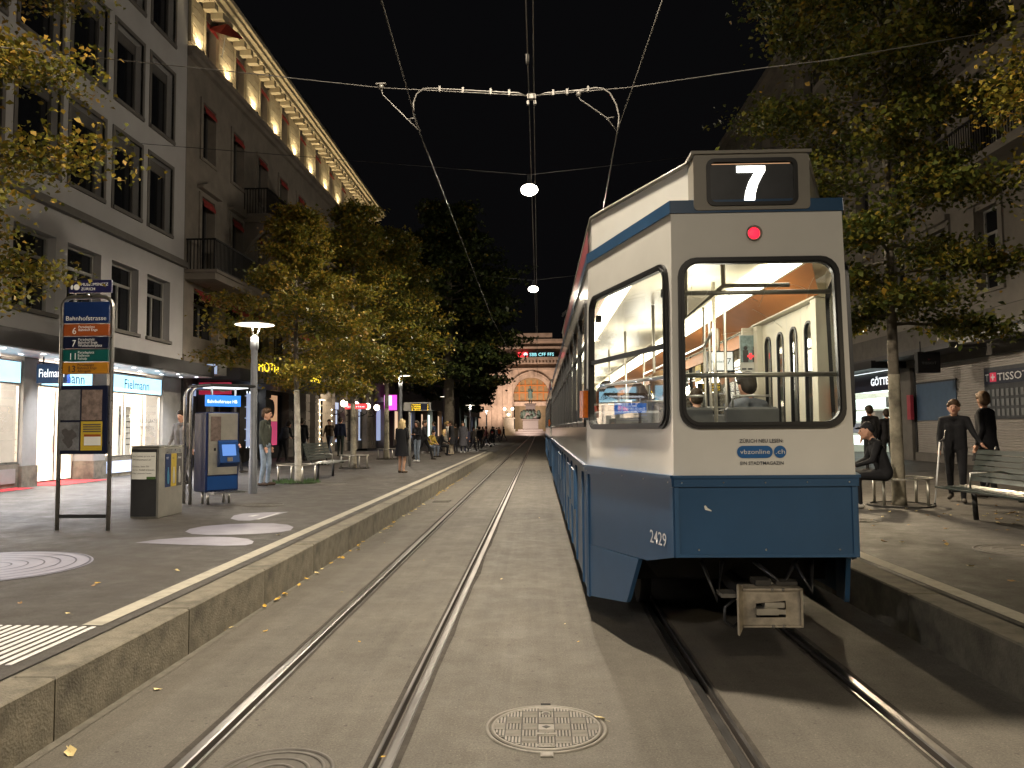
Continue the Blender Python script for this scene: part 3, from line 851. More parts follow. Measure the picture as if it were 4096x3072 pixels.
text('STUDENTEN', (XL - .11, 21.95, 1.75), (0, 1, 0), (0, 0, 1), .11, 'trimgrey', b1, width=.9)
# entrance with door leaves
fr = MB()
for u in (17.32, 18.0, 18.75, 19.5): bx(fr, ML, u, u + .05, .5, 2.74, -.62, -.55)
ent = fr.build('entrance', 'steel', b1)
g_ = MB(); g_.quad(ML(17.35, .5, -.58), ML(19.5, .5, -.58), ML(19.5, 2.7, -.58), ML(17.35, 2.7, -.58)); g_.build('pane', 'shopglass', ent, recalc=False)
for u in (17.9, 18.65):
    h_ = MB(); h_.tube([ML(u, 1.2, -.5), ML(u, 1.9, -.5)], .018, 6); h_.build('handle', 'steel', ent)
for (a, b, v0, v1, mt) in ((17.45, 17.9, .55, 1.0, 'redcarpet'),):
    pass
c_ = MB()
c_.poly([ML(17.3, gz(-11.5) + .012, -.6), ML(19.5, gz(-11.5) + .012, -.6), ML(19.5, gz(-11.0) + .012, .5), ML(17.3, gz(-11.0) + .012, .5)])
tag(c_.build('red_carpet', 'redcarpet', recalc=False), 'red carpet laid at the entrance of the bright optician shop', 'carpet')
c_ = MB()
c_.poly([ML(14.2, gz(-11.5) + .012, -.1), ML(16.7, gz(-11.5) + .012, -.1), ML(16.7, gz(-11.0) + .012, .4), ML(14.2, gz(-11.0) + .012, .4)])
tag(c_.build('red_carpet', 'redcarpet', recalc=False), 'red carpet at the far left edge before the shop pier', 'carpet')
# sign boxes
for (a, b, ta) in ((20.3, 23.15, 21.0), (17.4, 19.5, 17.7), (13.9, 16.75, 14.5)):
    s = thing('shop_sign', {20.3: 'pale blue light box sign with dark optician lettering over the right window', 17.4: 'pale blue light box sign over the optician entrance behind the stop sign', 13.9: 'pale blue light box sign at the left edge'}[a], 'sign', (XL, a, 2.75), group='light box signs of the optician')
    m_ = MB(); bx(m_, ML, a, b, 2.76, 3.30, -.25, -.03); m_.build('box', 'steel', s)
    m_ = MB(); bx(m_, ML, a + .05, b - .05, 2.80, 3.26, -.028, -.02); m_.build('lit_face', 'cyanbox', s)
    text('Fielmann', (XL - .015, ta, 2.90), (0, 1, 0), (0, 0, 1), .27, 'signblue', s, width=(1.35 if a != 17.4 else 1.4), bold=0.0)
s = thing('projecting_sign', 'dark blue projecting sign with white optician lettering, left', 'sign', (-11.3, 17.0, 2.8))
m_ = MB(); m_.box(-11.32, -10.62, 16.94, 17.06, 2.80, 3.24); m_.build('board', 'signblue', s)
text('Fielmann', (-11.26, 16.94, 2.94), (1, 0, 0), (0, 0, 1), .19, 'whitebox', s, width=.58)
m_ = MB(); m_.tube([(-11.2, 17, 3.24), (-11.2, 17, 3.42)], .015, 6); m_.tube([(-10.75, 17, 3.24), (-10.75, 17, 3.42)], .015, 6); m_.build('hanger', 'darkmetal', s)

# ------------------------------------------------------------------ hotel with floodlit top floor
B0, B1 = 24.42, 53.0
b2 = thing('hotel_building', 'dark stone hotel with floodlit top storey and cornice on the left', 'building', (XL, B0, 0))
bays = [25.6 + 2.62 * k for k in range(10)]
rows = [(4.85, 6.5), (7.1, 9.75), (11.1, 13.05), (14.75, 16.1)]
holes = []
for k, u in enumerate(bays):
    for i, (c, d) in enumerate(rows):
        if i == 0: holes.append((u - .45, u + 1.55, c, d))
        else: holes.append((u, u + 1.02, c, d))
wall(ML, B0, B1, 4.2, 16.45, holes, 0.32, 'stonehotel', b2)
for k, u in enumerate(bays):
    for i, (c, d) in enumerate(rows):
        a, b = (u - .45, u + 1.55) if i == 0 else (u, u + 1.02)
        window(ML, 'L', a, b, c, d, 0.32, b2, 'two' if i else 'cross', 'framegrey', False, i in (2,), 'stonehotel')
        if i == 0 or (i < 3 and k < 6) or (i == 3):
            awning(ML, a + .03, b - .03, d - .02, .25 if i == 0 else .10, .22 if i else .30, b2)
        if i in (1, 2):
            m_ = MB(); bx(m_, ML, a - .18, a - .002, c - .1, d + .12, 0.001, .05); bx(m_, ML, b + .002, b + .18, c - .1, d + .12, 0.001, .05); bx(m_, ML, a, b, d + .002, d + .14, 0.001, .05)
            if i == 1:
                m_.poly([ML(a - .3, d + .3, .18), ML(b + .3, d + .3, .18), ML((a + b) / 2, d + .62, .18)])
                bx(m_, ML, a - .32, b + .32, d + .2, d + .3, 0.001, .2)
            m_.build('surround', 'stonehotel', b2)
# floodlit top storey: ashlar panels between the windows
prev = B0
for k, u in enumerate(bays + [B1]):
    a, b = prev + .10, u - .10
    if b - a > .3:
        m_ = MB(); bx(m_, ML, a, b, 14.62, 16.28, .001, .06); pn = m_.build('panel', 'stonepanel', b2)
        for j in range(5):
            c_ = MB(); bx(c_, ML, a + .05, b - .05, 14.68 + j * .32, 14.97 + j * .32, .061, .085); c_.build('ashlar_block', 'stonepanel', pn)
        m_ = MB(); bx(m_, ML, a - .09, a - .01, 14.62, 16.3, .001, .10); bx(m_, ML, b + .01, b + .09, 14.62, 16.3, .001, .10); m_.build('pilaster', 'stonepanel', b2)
        for uu in ((a + b) / 2,):
            fx = MB(); bx(fx, ML, uu - .07, uu + .07, 14.465, 14.55, .20, .28); fl = fx.build('floodlight', 'blackmetal', b2)
            fx = MB(); bx(fx, ML, uu - .05, uu + .05, 14.551, 14.556, .21, .27); fx.build('lens', 'lampcore', fl)
            spot('flood_light', (XL + .25, uu, 14.60), (XL + .20, uu, 16.3), 130, (1.0, 0.80, 0.46), 140, .8, .06, b2)
    prev = u + 1.02
m_ = MB(); bx(m_, ML, B0, B1, 14.3, 14.46, .001, .30); bx(m_, ML, B0, B1, 14.12, 14.3, .001, .16); m_.build('ledge', 'stonehotel', b2)
m_ = MB(); bx(m_, ML, B0 + .05, B1 - .05, 14.47, 14.49, .22, .27); m_.build('light_strip', 'addedwash', b2)  # glowing strip added to wash the wall and cornice evenly
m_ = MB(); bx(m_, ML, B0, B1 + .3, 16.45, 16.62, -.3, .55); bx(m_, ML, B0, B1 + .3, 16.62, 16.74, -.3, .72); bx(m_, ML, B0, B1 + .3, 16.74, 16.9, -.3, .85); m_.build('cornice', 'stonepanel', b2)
me = None
u = B0 + .25
while u < B1:
    if me is None:
        m_ = MB(); bx(m_, lambda a, b, c=0: Vector(ML(a, b, c)) - Vector((XL, 0, 0)) + ORG[b2.name], 0, .26, 16.22, 16.445, .06, .50); o = m_.build('bracket', 'stonepanel', b2); me = o.data
    else: o = link('bracket', me, b2)
    o.location = Vector((XL, u, 0)) - ORG[b2.name]
    u += .66
m_ = MB(); m_.quad(ML(B0, 16.9, .5), ML(B1, 16.9, .5), ML(B1, 19.6, -2.0), ML(B0, 19.6, -2.0)); m_.quad(ML(B0, 19.6, -2.0), ML(B1, 19.6, -2.0), ML(B1, 19.8, -9.0), ML(B0, 19.8, -9.0)); m_.build('roof', 'roofdark', b2)
for k in range(7):
    u = 27.5 + 3.6 * k
    m_ = MB(); bx(m_, ML, u, u + 1.1, 17.1, 18.7, -1.2, -.25); dm = m_.build('dormer', 'roofdark', b2)
    m_ = MB(); bx(m_, ML, u + .15, u + .95, 17.3, 18.4, -.249, -.24); m_.build('pane', 'pane', dm)
m_ = MB(); bx(m_, ML, B0, B1, 4.2, 16.4, -9, -.9); bx(m_, ML, B0, B1, 0, 4.2, -9, -5.0); m_.build('core', 'roofdark', b2)
# balconies
def balcony(u0, u1, v, out, parent, consoles):
    s = MB(); bx(s, ML, u0, u1, v - .30, v, .001, out); bx(s, ML, u0 - .06, u1 + .06, v - .08, v + .02, .001, out + .07); sl = s.build('balcony', 'stonehotel', parent)
    r = MB(); bx(r, ML, u0, u1, v + 1.0, v + 1.05, out - .06, out); bx(r, ML, u0, u0 + .05, v + 1.0, v + 1.05, .02, out - .06); bx(r, ML, u0, u1, v + .08, v + .11, out - .05, out - .02); r.build('handrail', 'blackmetal', sl)
    bal = MB(); n = int((u1 - u0) / .11)
    for k in range(n): bx(bal, ML, u0 + .03 + k * .11, u0 + .055 + k * .11, v + .02, v + 1.0, out - .05, out - .025)
    for k in range(int(out / .11)): bx(bal, ML, u0, u0 + .025, v + .02, v + 1.0, .05 + k * .11, .075 + k * .11)
    bo = bal.build('balusters', 'blackmetal', sl); tag(bo, kind='stuff')
    for u in consoles:
        c_ = MB(); pts = []
        for k in range(9):
            a = k / 8; pts.append((out * .9 * (1 - a) ** 1.6 + .06, v - .30 - 1.15 * a ** .8))
        pts = [(0.0, v - .30)] + pts + [(0.0, v - 1.5)]
        n = len(pts)
        vv = [ML(u, q[1], q[0]) for q in pts] + [ML(u + .28, q[1], q[0]) for q in pts]
        c_.add(vv, [tuple(range(n)), tuple(range(2 * n - 1, n - 1, -1))] + [(i, (i + 1) % n, n + (i + 1) % n, n + i) for i in range(n)], mapit=False)
        c_.build('console', 'stonehotel', sl)
balcony(24.5, 30.4, 6.95, 1.0, b2, ())
balcony(29.3, 33.4, 10.15, 1.0, b2, (29.5, 31.2, 32.9))
balcony(36.5, 41.5, 10.15, 1.0, b2, (37, 40.8))
# ground floor of the hotel
m_ = MB(); bx(m_, ML, B0, B1, 3.95, 4.2, -.9, .05); m_.build('lintel', 'stonehotel', b2)
cn = MB(); bx(cn, ML, B0 + .9, 36.0, 3.42, 3.80, .06, 1.55); hc = cn.build('canopy', 'canopydark', b2)
m_ = MB(); bx(m_, ML, B0 + .95, 35.95, 3.39, 3.418, .1, 1.5); m_.build('soffit', 'darkmetal', hc)
m_ = MB(); m_.box(XL + .55, XL + 1.10, B0 + .12, B0 + .85, 3.52, 3.88); bxp = m_.build('canopy_light_box', 'framewhite', b2)
m_ = MB(); m_.quad((XL + .56, B0 + .115, 3.54), (XL + 1.09, B0 + .115, 3.54), (XL + 1.09, B0 + .115, 3.86), (XL + .56, B0 + .115, 3.86)); m_.build('lit_face', 'coollit', bxp, recalc=False)
text('HOTEL ST. GOTTHARD', (XL + 1.56, 26.9, 3.83), (0, 1, 0), (0, 0, 1), .36, 'hotelyellow', b2, width=7.9, ext=.02, bold=.012)
piers = [24.45, 26.2, 29.2, 32.0, 35.0, 37.6, 39.2, 42.4, 45.2, 48.0, 51.0, 52.4]
for k, u in enumerate(piers):
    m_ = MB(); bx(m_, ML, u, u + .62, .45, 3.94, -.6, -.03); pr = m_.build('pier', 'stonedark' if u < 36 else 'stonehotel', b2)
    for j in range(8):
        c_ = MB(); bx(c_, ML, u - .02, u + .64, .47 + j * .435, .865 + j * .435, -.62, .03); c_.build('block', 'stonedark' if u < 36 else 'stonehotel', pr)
bayfill = {24.45: ('coollit', .25), 26.2: ('pane', 0), 29.2: ('whitebox', .2), 32.0: ('pane', 0), 35.0: ('pane', 0), 37.6: ('pane', 0), 39.2: ('warmshop', 1.0), 42.4: ('coollit', .5), 45.2: ('pane', 0), 48.0: ('coollit', .4), 51.0: ('pane', 0)}
for a, b in zip(piers[:-1], piers[1:]):
    mt = bayfill[a][0]
    w0, w1 = a + .62, b
    if mt == 'warmshop':
        m_ = MB()
        for q in ([(w0, .5, -2.5), (w1, .5, -2.5), (w1, 3.4, -2.5), (w0, 3.4, -2.5)], [(w1 - .02, .5, -2.5), (w1 - .02, .5, -.5), (w1 - .02, 3.4, -.5), (w1 - .02, 3.4, -2.5)], [(w0, .5, -2.5), (w1, .5, -2.5), (w1, .5, 0), (w0, .5, 0)]): m_.quad(*[ML(*p) for p in q])
        m_.build('entrance_hall', 'shopwall', b2, recalc=False)
        m_ = MB(); m_.quad(ML(w0, 3.35, -2.5), ML(w1, 3.35, -2.5), ML(w1, 3.35, -.3), ML(w0, 3.35, -.3)); m_.build('hall_light', 'globe', b2, recalc=False)
        for s_ in (w0 + .1, w1 - .16):
            for j in range(7):
                c_ = MB(); c_.ball(ML(s_, .9 + j * .32, .05), .035, 8, 6); c_.build('door_bulb', 'globe', b2)
        continue
    m_ = MB()
    for uu in np.linspace(w0, w1, 3): bx(m_, ML, uu - .03, uu + .03, 1.0, 3.3, -.36, -.28)
    bx(m_, ML, w0, w1, 3.3, 3.94, -.40, -.28); bx(m_, ML, w0, w1, .45, 1.0, -.40, -.26)
    sw = m_.build('shop_window', 'darkmetal', b2)
    m_ = MB(); m_.quad(ML(w0, 1.0, -.33), ML(w1, 1.0, -.33), ML(w1, 3.3, -.33), ML(w0, 3.3, -.33)); m_.build('pane', mt, sw, recalc=False)
    if mt in ('whitebox', 'coollit'):
        for uu in np.linspace(w0 + .2, w1 - .4, 3):
            m_ = MB(); bx(m_, ML, uu, uu + .35, 1.1, 2.9, -.325, -.30); m_.build('display', 'curtain', sw)
# lit posters in a shop window
m_ = MB(); bx(m_, ML, 32.75, 34.2, 2.1, 3.25, -.27, -.24); po = tag(m_.build('window_poster', 'posterlight'), 'orange lit poster with a face in the hotel shop window', 'poster')
m_ = MB(); bx(m_, ML, 32.75, 34.2, 1.05, 2.09, -.27, -.24); m_.build('poster_base', 'posterpink', po)
m_ = MB(); m_.ball(ML(33.5, 2.65, -.235), .34, 14, 8, (.05, 1, 1.2)); m_.build('poster_head', 'paperdark', po)
m_ = MB(); bx(m_, ML, 30.0, 31.6, 1.05, 3.2, -.27, -.24); tag(m_.build('window_poster', 'coollit'), 'cool white lit poster panel behind the lamp post', 'poster')
# opticians' red projecting sign
s = thing('projecting_sign', 'red projecting sign with white lettering above the ticket machine', 'sign', (-11.2, 25.6, 2.95))
m_ = MB(); m_.box(-11.45, -10.38, 25.55, 25.67, 2.93, 3.33); m_.build('board', 'signred', s)
text('McOptic', (-11.38, 25.55, 3.06), (1, 0, 0), (0, 0, 1), .14, 'decalwhite', s, width=.55)
m_ = MB(); m_.ball((-10.62, 25.53, 3.13), .17, 14, 8, (1, .06, .7)); m_.build('emblem', 'decalwhite', s)
m_ = MB(); m_.box(-11.45, -11.3, 25.56, 25.66, 3.3, 3.42); m_.build('bracket', 'darkmetal', s)
# globe wall lamps
for u, lb in ((42.7, 'first'), (45.5, 'second'), (48.6, 'third'), (51.4, 'fourth')):
    t = thing('globe_wall_lamp', lb + ' glowing globe lamp on a scrolled bracket along the hotel front', 'wall lamp', ML(u, 3.0, 0), group='globe lamps on the hotel front')
    m_ = MB(); m_.ball(ML(u, 3.18, .62), .20, 16, 10); m_.build('globe', 'globe', t)
    m_ = MB(); m_.tube([ML(u, 2.55, .03), ML(u, 2.6, .3), ML(u, 2.72, .55), ML(u, 2.98, .62)], .03, 6); m_.tube([ML(u, 2.85, .03), ML(u, 2.8, .25), ML(u, 2.65, .40), ML(u, 2.55, .3)], .022, 6); m_.build('bracket', 'blackmetal', t)
    point('globe_light', ML(u, 3.18, .62), 45, (1.0, .82, .58), .2, t)
# small lit shop signs further along
for (u, v0, v1, wd, mt, lb, tx) in ((44.2, 2.9, 3.2, 1.3, 'redlit', 'small red lit shop sign with white lettering near the globe lamps', 'Sunrise'), (55.5, 3.1, 4.2, .9, 'pinklit', 'bright pink lit shop sign behind the second lamp post', '')):
    s = thing('shop_sign', lb, 'sign', ML(u, v0, 0))
    m_ = MB(); m_.box(XL + .3, XL + .3 + wd, u, u + .15, v0, v1); m_.build('board', mt, s)
    if not tx:
        m_ = MB(); m_.box(XL + .32, XL + .85, u - .02, u - .005, v0 + .35, v1 - .05); m_.build('white_figure', 'whitebox', s)
    if tx: text(tx, (XL + .4, u, v0 + (v1 - v0) * .3), (1, 0, 0), (0, 0, 1), (v1 - v0) * .35, 'whitebox', s, width=wd * .8)

# ------------------------------------------------------------------ farther buildings on the left
def plain_building(name, label, mp, side, u0, u1, h, mat, nb, rows, lit, top_=None):
    b = thing(name, label, 'building', mp(u0, 0, 0))
    st = (u1 - u0) / nb
    hs = [(u0 + st * (k + .25), u0 + st * (k + .75), c, d) for k in range(nb) for c, d in rows]
    wall(mp, u0, u1, 4.0, h, hs, .3, mat, b)
    for hh in hs: window(mp, side, *hh, .3, b, 'two', 'framegrey', False, True, mat)
    m_ = MB(); bx(m_, mp, u0, u1, 4.0, h - .05, -9, -.9); bx(m_, mp, u0, u1, 0, 4.0, -9, -.5); m_.build('core', 'roofdark', b)
    m_ = MB(); bx(m_, mp, u0, u1, h, h + .35, -9, .5); bx(m_, mp, u0, u1, 3.7, 4.0, -.5, .25); m_.build('cornice', mat, b)
    m_ = MB(); m_.quad(mp(u0, h + .35, .2), mp(u1, h + .35, .2), mp(u1, h + 3, -2.5), mp(u0, h + 3, -2.5)); m_.build('roof', 'roofdark', b)
    for k in range(nb):
        a, c = u0 + st * k, u0 + st * (k + 1)
        m_ = MB(); bx(m_, mp, a, a + .5, .4, 3.7, -.5, .02); m_.build('pier', mat, b)
        mt = lit[k % len(lit)]
        m_ = MB(); bx(m_, mp, a + .5, c, .9, 3.2, -.40, -.30); m_.build('shop_window', mt, b)
    return b
plain_building('far_building', 'dark building beyond the hotel on the left, behind the trees', ML, 'L', 53.6, 78, 14.5, 'stonehotel', 7, [(5, 7), (8, 10), (11, 13)], ['coollit', 'pane', 'warmshop', 'pane'])
plain_building('far_building', 'farthest dark building on the left before the station square', ML, 'L', 79, 150, 16, 'stonehotel', 18, [(5, 7), (8, 10), (11, 13)], ['coolshop', 'pane', 'warmshop', 'coollit', 'pane'])

# ------------------------------------------------------------------ right hand building
b3 = thing('stone_building', 'tall dim stone building behind the right platform trees', 'building', (XR, 15, 0))
cols = [16.3 + 2.75 * k for k in range(16)]
rows = [(5.6, 8.0), (9.4, 11.8), (13.2, 15.4), (16.8, 18.8)]
holes = [(u, u + 1.15, c, d) for u in cols for c, d in rows]
wall(MR, 13.5, 60, 5.05, 20.4, holes, .3, 'stoneright', b3)
for u in cols:
    for i, (c, d) in enumerate(rows):
        window(MR, 'R', u, u + 1.15, c, d, .3, b3, 'cross', 'framewhite' if i == 0 else 'framegrey', False, True, 'stoneright')
        m_ = MB(); a, b = u, u + 1.15
        bx(m_, MR, a - .2, a - .002, c - .1, d + .15, .001, .06); bx(m_, MR, b + .002, b + .2, c - .1, d + .15, .001, .06); bx(m_, MR, a - .2, b + .2, d + .16, d + .34, .001, .16); m_.build('surround', 'stoneright', b3)
for j in range(10):
    m_ = MB(); bx(m_, MR, 13.5, 60, 5.08 + j * .44, 5.48 + j * .44, .001, .018) if False else None
for v in (8.9, 12.6, 16.2):
    m_ = MB(); bx(m_, MR, 13.5, 60, v, v + .2, .001, .16); m_.build('string_course', 'stoneright', b3)
m_ = MB(); bx(m_, MR, 13.5, 60, 20.4, 20.75, -9, .7); bx(m_, MR, 13.5, 60, 20.15, 20.4, .001, .35); m_.build('cornice', 'stoneright', b3)
m_ = MB(); bx(m_, MR, 13.5, 60, 5.0, 20.35, -9, -.9); bx(m_, MR, 13.5, 60, 0, 5.0, -9, -4.5); m_.build('core', 'roofdark', b3)
def balcony_r(u0, u1, v, out):
    s = MB(); bx(s, MR, u0, u1, v - .25, v, .001, out); sl = s.build('balcony', 'stoneright', b3)
    r = MB(); bx(r, MR, u0, u1, v + 1.0, v + 1.05, out - .06, out); bx(r, MR, u0, u0 + .05, v + 1.0, v + 1.05, .02, out - .06); r.build('handrail', 'blackmetal', sl)
    bal = MB()
    for k in range(int((u1 - u0) / .12)): bx(bal, MR, u0 + .03 + k * .12, u0 + .055 + k * .12, v, v + 1.0, out - .05, out - .025)
    tag(bal.build('balusters', 'blackmetal', sl), kind='stuff')
balcony_r(18.5, 23.2, 9.1, 1.0); balcony_r(21.5, 26.5, 12.7, 1.0); balcony_r(16, 21, 12.7, 1.0); balcony_r(27, 33, 16.3, 1.0)
# ground floor right: fascia, canopy, shutter shop
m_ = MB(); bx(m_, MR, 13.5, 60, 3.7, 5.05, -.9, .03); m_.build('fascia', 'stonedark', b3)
m_ = MB(); bx(m_, MR, 13.5, 22.0, 4.45, 5.0, .031, .12); m_.build('sign_band', 'stoneright', b3)
m_ = MB(); bx(m_, MR, 13.5, 22.3, 4.0, 4.20, .6, 1.0); ca = m_.build('awning_cassette', 'framewhite', b3)
m_ = MB(); bx(m_, MR, 13.5, 22.2, 4.02, 4.4, .031, .6); m_.build('awning_arm', 'canopydark', b3)
m_ = MB(); bx(m_, MR, 22.6, 34, 3.95, 4.1, .031, 1.1); m_.build('canopy', 'canopydark', b3)
for u in (19.9, 27.2):
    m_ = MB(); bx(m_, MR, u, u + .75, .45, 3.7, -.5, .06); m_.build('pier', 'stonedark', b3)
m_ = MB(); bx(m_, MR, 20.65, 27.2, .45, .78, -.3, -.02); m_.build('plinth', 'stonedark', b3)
sh = thing('roller_shutter', 'closed ribbed roller shutter of the watch shop on the right', 'shutter', MR(20.65, .78, 0))
m_ = MB(); v = .78; 
prof = []
while v < 3.68:
    prof += [(v, -.10), (v + .012, -.075), (v + .055, -.075), (v + .065, -.10)]; v += .075
for p_, q_ in zip(prof[:-1], prof[1:]): m_.quad(MR(20.66, p_[0], p_[1]), MR(27.19, p_[0], p_[1]), MR(27.19, q_[0], q_[1]), MR(20.66, q_[0], q_[1]))
sl_ = m_.build('slats', 'shutter', sh, recalc=False); tag(sl_, kind='stuff')
m_ = MB(); bx(m_, MR, 20.66, 20.76, .78, 3.68, -.1, -.04); bx(m_, MR, 27.09, 27.19, .78, 3.68, -.1, -.04); m_.build('guide_rail', 'darkmetal', sh)
d = thing('display_panel', 'dark blue display panel set in the shutter at left', 'display', MR(24.6, 1.85, 0))
m_ = MB(); bx(m_, MR, 24.5, 27.0, 1.86, 3.1, -.07, -.045); m_.build('board', 'displayblue', d)
m_ = MB(); bx(m_, MR, 24.46, 27.04, 3.1, 3.16, -.07, -.035); m_.build('top_rail', 'darkmetal', d)
d = thing('display_panel', 'dark display panel with large white watch brand lettering', 'display', MR(20.8, 1.85, 0))
m_ = MB(); bx(m_, MR, 20.8, 22.95, 1.86, 3.35, -.07, -.045); m_.build('board', 'displaydark', d)
m_ = MB(); bx(m_, MR, 20.8, 22.9, 2.86, 3.24, -.044, -.03); m_.build('name_board', 'signdark', d)
text('T', (XR - .01 + .03, 22.84, 2.95), (0, -1, 0), (0, 0, 1), .21, 'decalwhite', d)
text('TISSOT', (XR + .02, 22.25, 2.95), (0, -1, 0), (0, 0, 1), .21, 'decalwhite', d, width=1.38, bold=.008)
m_ = MB(); bx(m_, MR, 22.32, 22.62, 2.93, 3.19, -.03, -.022); cr = m_.build('red_square', 'signred', d)
m_ = MB(); bx(m_, MR, 22.445, 22.495, 2.97, 3.15, -.022, -.016); bx(m_, MR, 22.38, 22.56, 3.035, 3.085, -.0215, -.0155); m_.build('white_cross', 'decalwhite', cr)
for j in range(3):
    for k in range(9):
        c_ = MB(); bx(c_, MR, 20.9 + k * .22, 21.02 + k * .22, 1.95 + j * .28, 2.15 + j * .28, -.045, -.03); c_.build('watch', 'ingrey', d)
c_ = MB(); bx(c_, MR, 27.0, 27.25, 1.9, 2.75, .07, .18); tag(c_.build('letter_box', 'tramred'), 'dark red box on the pier left of the roller shutter', 'box')
s = thing('hanging_sign', 'black square hanging sign above the roller shutter', 'sign', (12.0, 24.2, 3.3))
m_ = MB(); m_.box(11.72, 12.40, 24.1, 24.3, 3.32, 3.97); m_.build('board', 'blackmetal', s)
text('TISSOT', (12.06, 24.1, 3.58), (1, 0, 0), (0, 0, 1), .075, 'ingrey', s, width=.45, align='CENTER')
text('T+', (12.06, 24.1, 3.70), (1, 0, 0), (0, 0, 1), .05, 'tramred', s, align='CENTER')
m_ = MB(); m_.tube([(11.85, 24.2, 3.97), (11.85, 24.2, 4.3)], .02, 6); m_.tube([(12.28, 24.2, 3.97), (12.28, 24.2, 4.3)], .02, 6); m_.build('hanger', 'blackmetal', s)
# lit shop right behind the tram
m_ = MB()
for q in ([(27.95, .5, -2.5), (36, .5, -2.5), (36, 3.6, -2.5), (27.95, 3.6, -2.5)], [(27.95, .48, -2.5), (36, .48, -2.5), (36, .48, 0), (27.95, .48, 0)], [(36, .5, -2.5), (36, .5, 0), (36, 3.6, 0), (36, 3.6, -2.5)]): m_.quad(*[MR(*p) for p in q])
m_.build('shop_room', 'shopwall', b3, recalc=False)
m_ = MB(); m_.quad(MR(27.95, 3.2, -2.5), MR(36, 3.2, -2.5), MR(36, 3.2, -.2), MR(27.95, 3.2, -.2)); m_.build('light_ceiling', 'coolshop', b3, recalc=False)
for k in range(4):
    for j in range(4):
        c_ = MB(); bx(c_, MR, 29.0 + k * 1.7, 30.4 + k * 1.7, .9 + j * .5, 1.3 + j * .5, -.8, -.5); c_.build('show_case', 'coolshop' if (j + k) % 3 else 'framewhite', b3)
c_ = MB(); c_.quad(MR(27.95, .5, -.05), MR(36, .5, -.05), MR(36, 3.0, -.05), MR(27.95, 3.0, -.05)); c_.build('shop_glass', 'shopglass', b3, recalc=False)
s = thing('shop_sign', 'dark sign board with glowing white jeweller lettering right of the tram', 'sign', MR(28, 3.05, 0))
m_ = MB(); bx(m_, MR, 27.98, 34, 3.02, 3.68, -.04, .06); m_.build('board', 'signdark', s)
text('GÖTTE', (XR - .06, 30.35, 3.24), (0, -1, 0), (0, 0, 1), .27, 'whitebox', s, width=1.5, ext=.01, bold=.02)
m_ = MB(); bx(m_, MR, 27.5, 34, 3.72, 4.0, .04, 1.25); m_.build('black_canopy', 'blackmetal', b3)
m_ = MB(); bx(m_, MR, 28.2, 33, 3.70, 3.715, .3, .36); m_.build('canopy_strip_light', 'whitebox', b3)
plain_building('far_building', 'far dark building on the right hidden by the tram', MR, 'R', 61, 150, 18, 'stoneright', 22, [(5, 7), (8, 10), (11, 13), (14, 16)], ['coollit', 'pane', 'warmshop'])

# ------------------------------------------------------------------ railway station at the end of the street
YS = 215.0
def MS(u, v, w=0.0): return (u, YS - w, v)
st = thing('railway_station', 'floodlit sandstone station front with great arch closing the street', 'building', (0, YS, 0))
ac, ar = -2.0, 5.0
outer = [(-26, 0), (24, 0), (24, 22), (-26, 22)]
hole = [(ac - ar, 0.5)] + [(ac - ar, 11.0)] + [(ac + ar * math.cos(math.pi - math.pi * k / 20), 11.0 + ar * math.sin(math.pi * k / 20)) for k in range(1, 20)] + [(ac + ar, 11.0), (ac + ar, 0.5)]
m_ = MB(); m_.tess(MS, outer, [hole]); m_.build('wall', 'stonestation', st)
m_ = MB()
for a, b in zip(hole[:-1], hole[1:]): m_.quad(MS(*a), MS(*b), MS(b[0], b[1], -2.0), MS(a[0], a[1], -2.0))
m_.build('arch_reveal', 'stonestation', st, recalc=False)
for r0, r1, w in ((5.05, 6.0, .35), (6.05, 6.5, .6)):
    m_ = MB()
    for k in range(20):
        a, b = math.pi * k / 20, math.pi * (k + 1) / 20
        P4 = [(ac + q * math.cos(t), 11.0 + q * math.sin(t)) for q, t in ((r0, a), (r1, a), (r1, b), (r0, b))]
        m_.add([MS(*p, w) for p in P4] + [MS(*p, 0) for p in P4], [(0, 1, 2, 3), (0, 4, 5, 1), (2, 6, 7, 3), (1, 5, 6, 2), (3, 7, 4, 0)], mapit=False)
    m_.build('arch_ring', 'stonestation', st)
m_ = MB(); bx(m_, MS, ac - .7, ac + .7, 15.8, 17.8, 0.01, .9); m_.build('keystone', 'stonestation', st)
gl = MB(); gl.tess(lambda u, v: MS(u, v, -1.9), [(ac + 4.95 * math.cos(math.pi * k / 20), 9.2 + (1.8 + 4.95 * math.sin(math.pi * k / 20))) for k in range(21)] + [(ac - 4.95, 9.2), (ac + 4.95, 9.2)]); gw = gl.build('arch_window', 'stationwin', st)
m_ = MB()
for u in (-3.4, -1.7, 0, 1.7, 3.4): bx(m_, MS, ac + u - .18, ac + u + .18, 9.2, 15.2, -1.89, -1.6)
for v in (9.2, 11.6, 13.6): bx(m_, MS, ac - 5, ac + 5, v, v + .35, -1.89, -1.5)
m_.build('glazing_bars', 'inorange', gw)
m_ = MB(); bx(m_, MS, ac - 5, ac + 5, 0, 8.9, -12, -11.5); m_.build('hall', 'stationwin', st)
m_ = MB(); bx(m_, MS, ac - 5, ac + 5, 8.0, 9.2, -2.2, -.8); m_.build('gallery', 'stonestation', st)
for u in (-14.5, -11.5, -8.6, 5.0, 8.0, 11):
    m_ = MB(); bx(m_, MS, u, u + 1.3, 0, 17.6, .01, .7); bx(m_, MS, u - .2, u + 1.5, 17.0, 17.7, .01, .95); bx(m_, MS, u - .2, u + 1.5, 0, 1.4, .01, .95); m_.build('pilaster', 'stonestation', st)
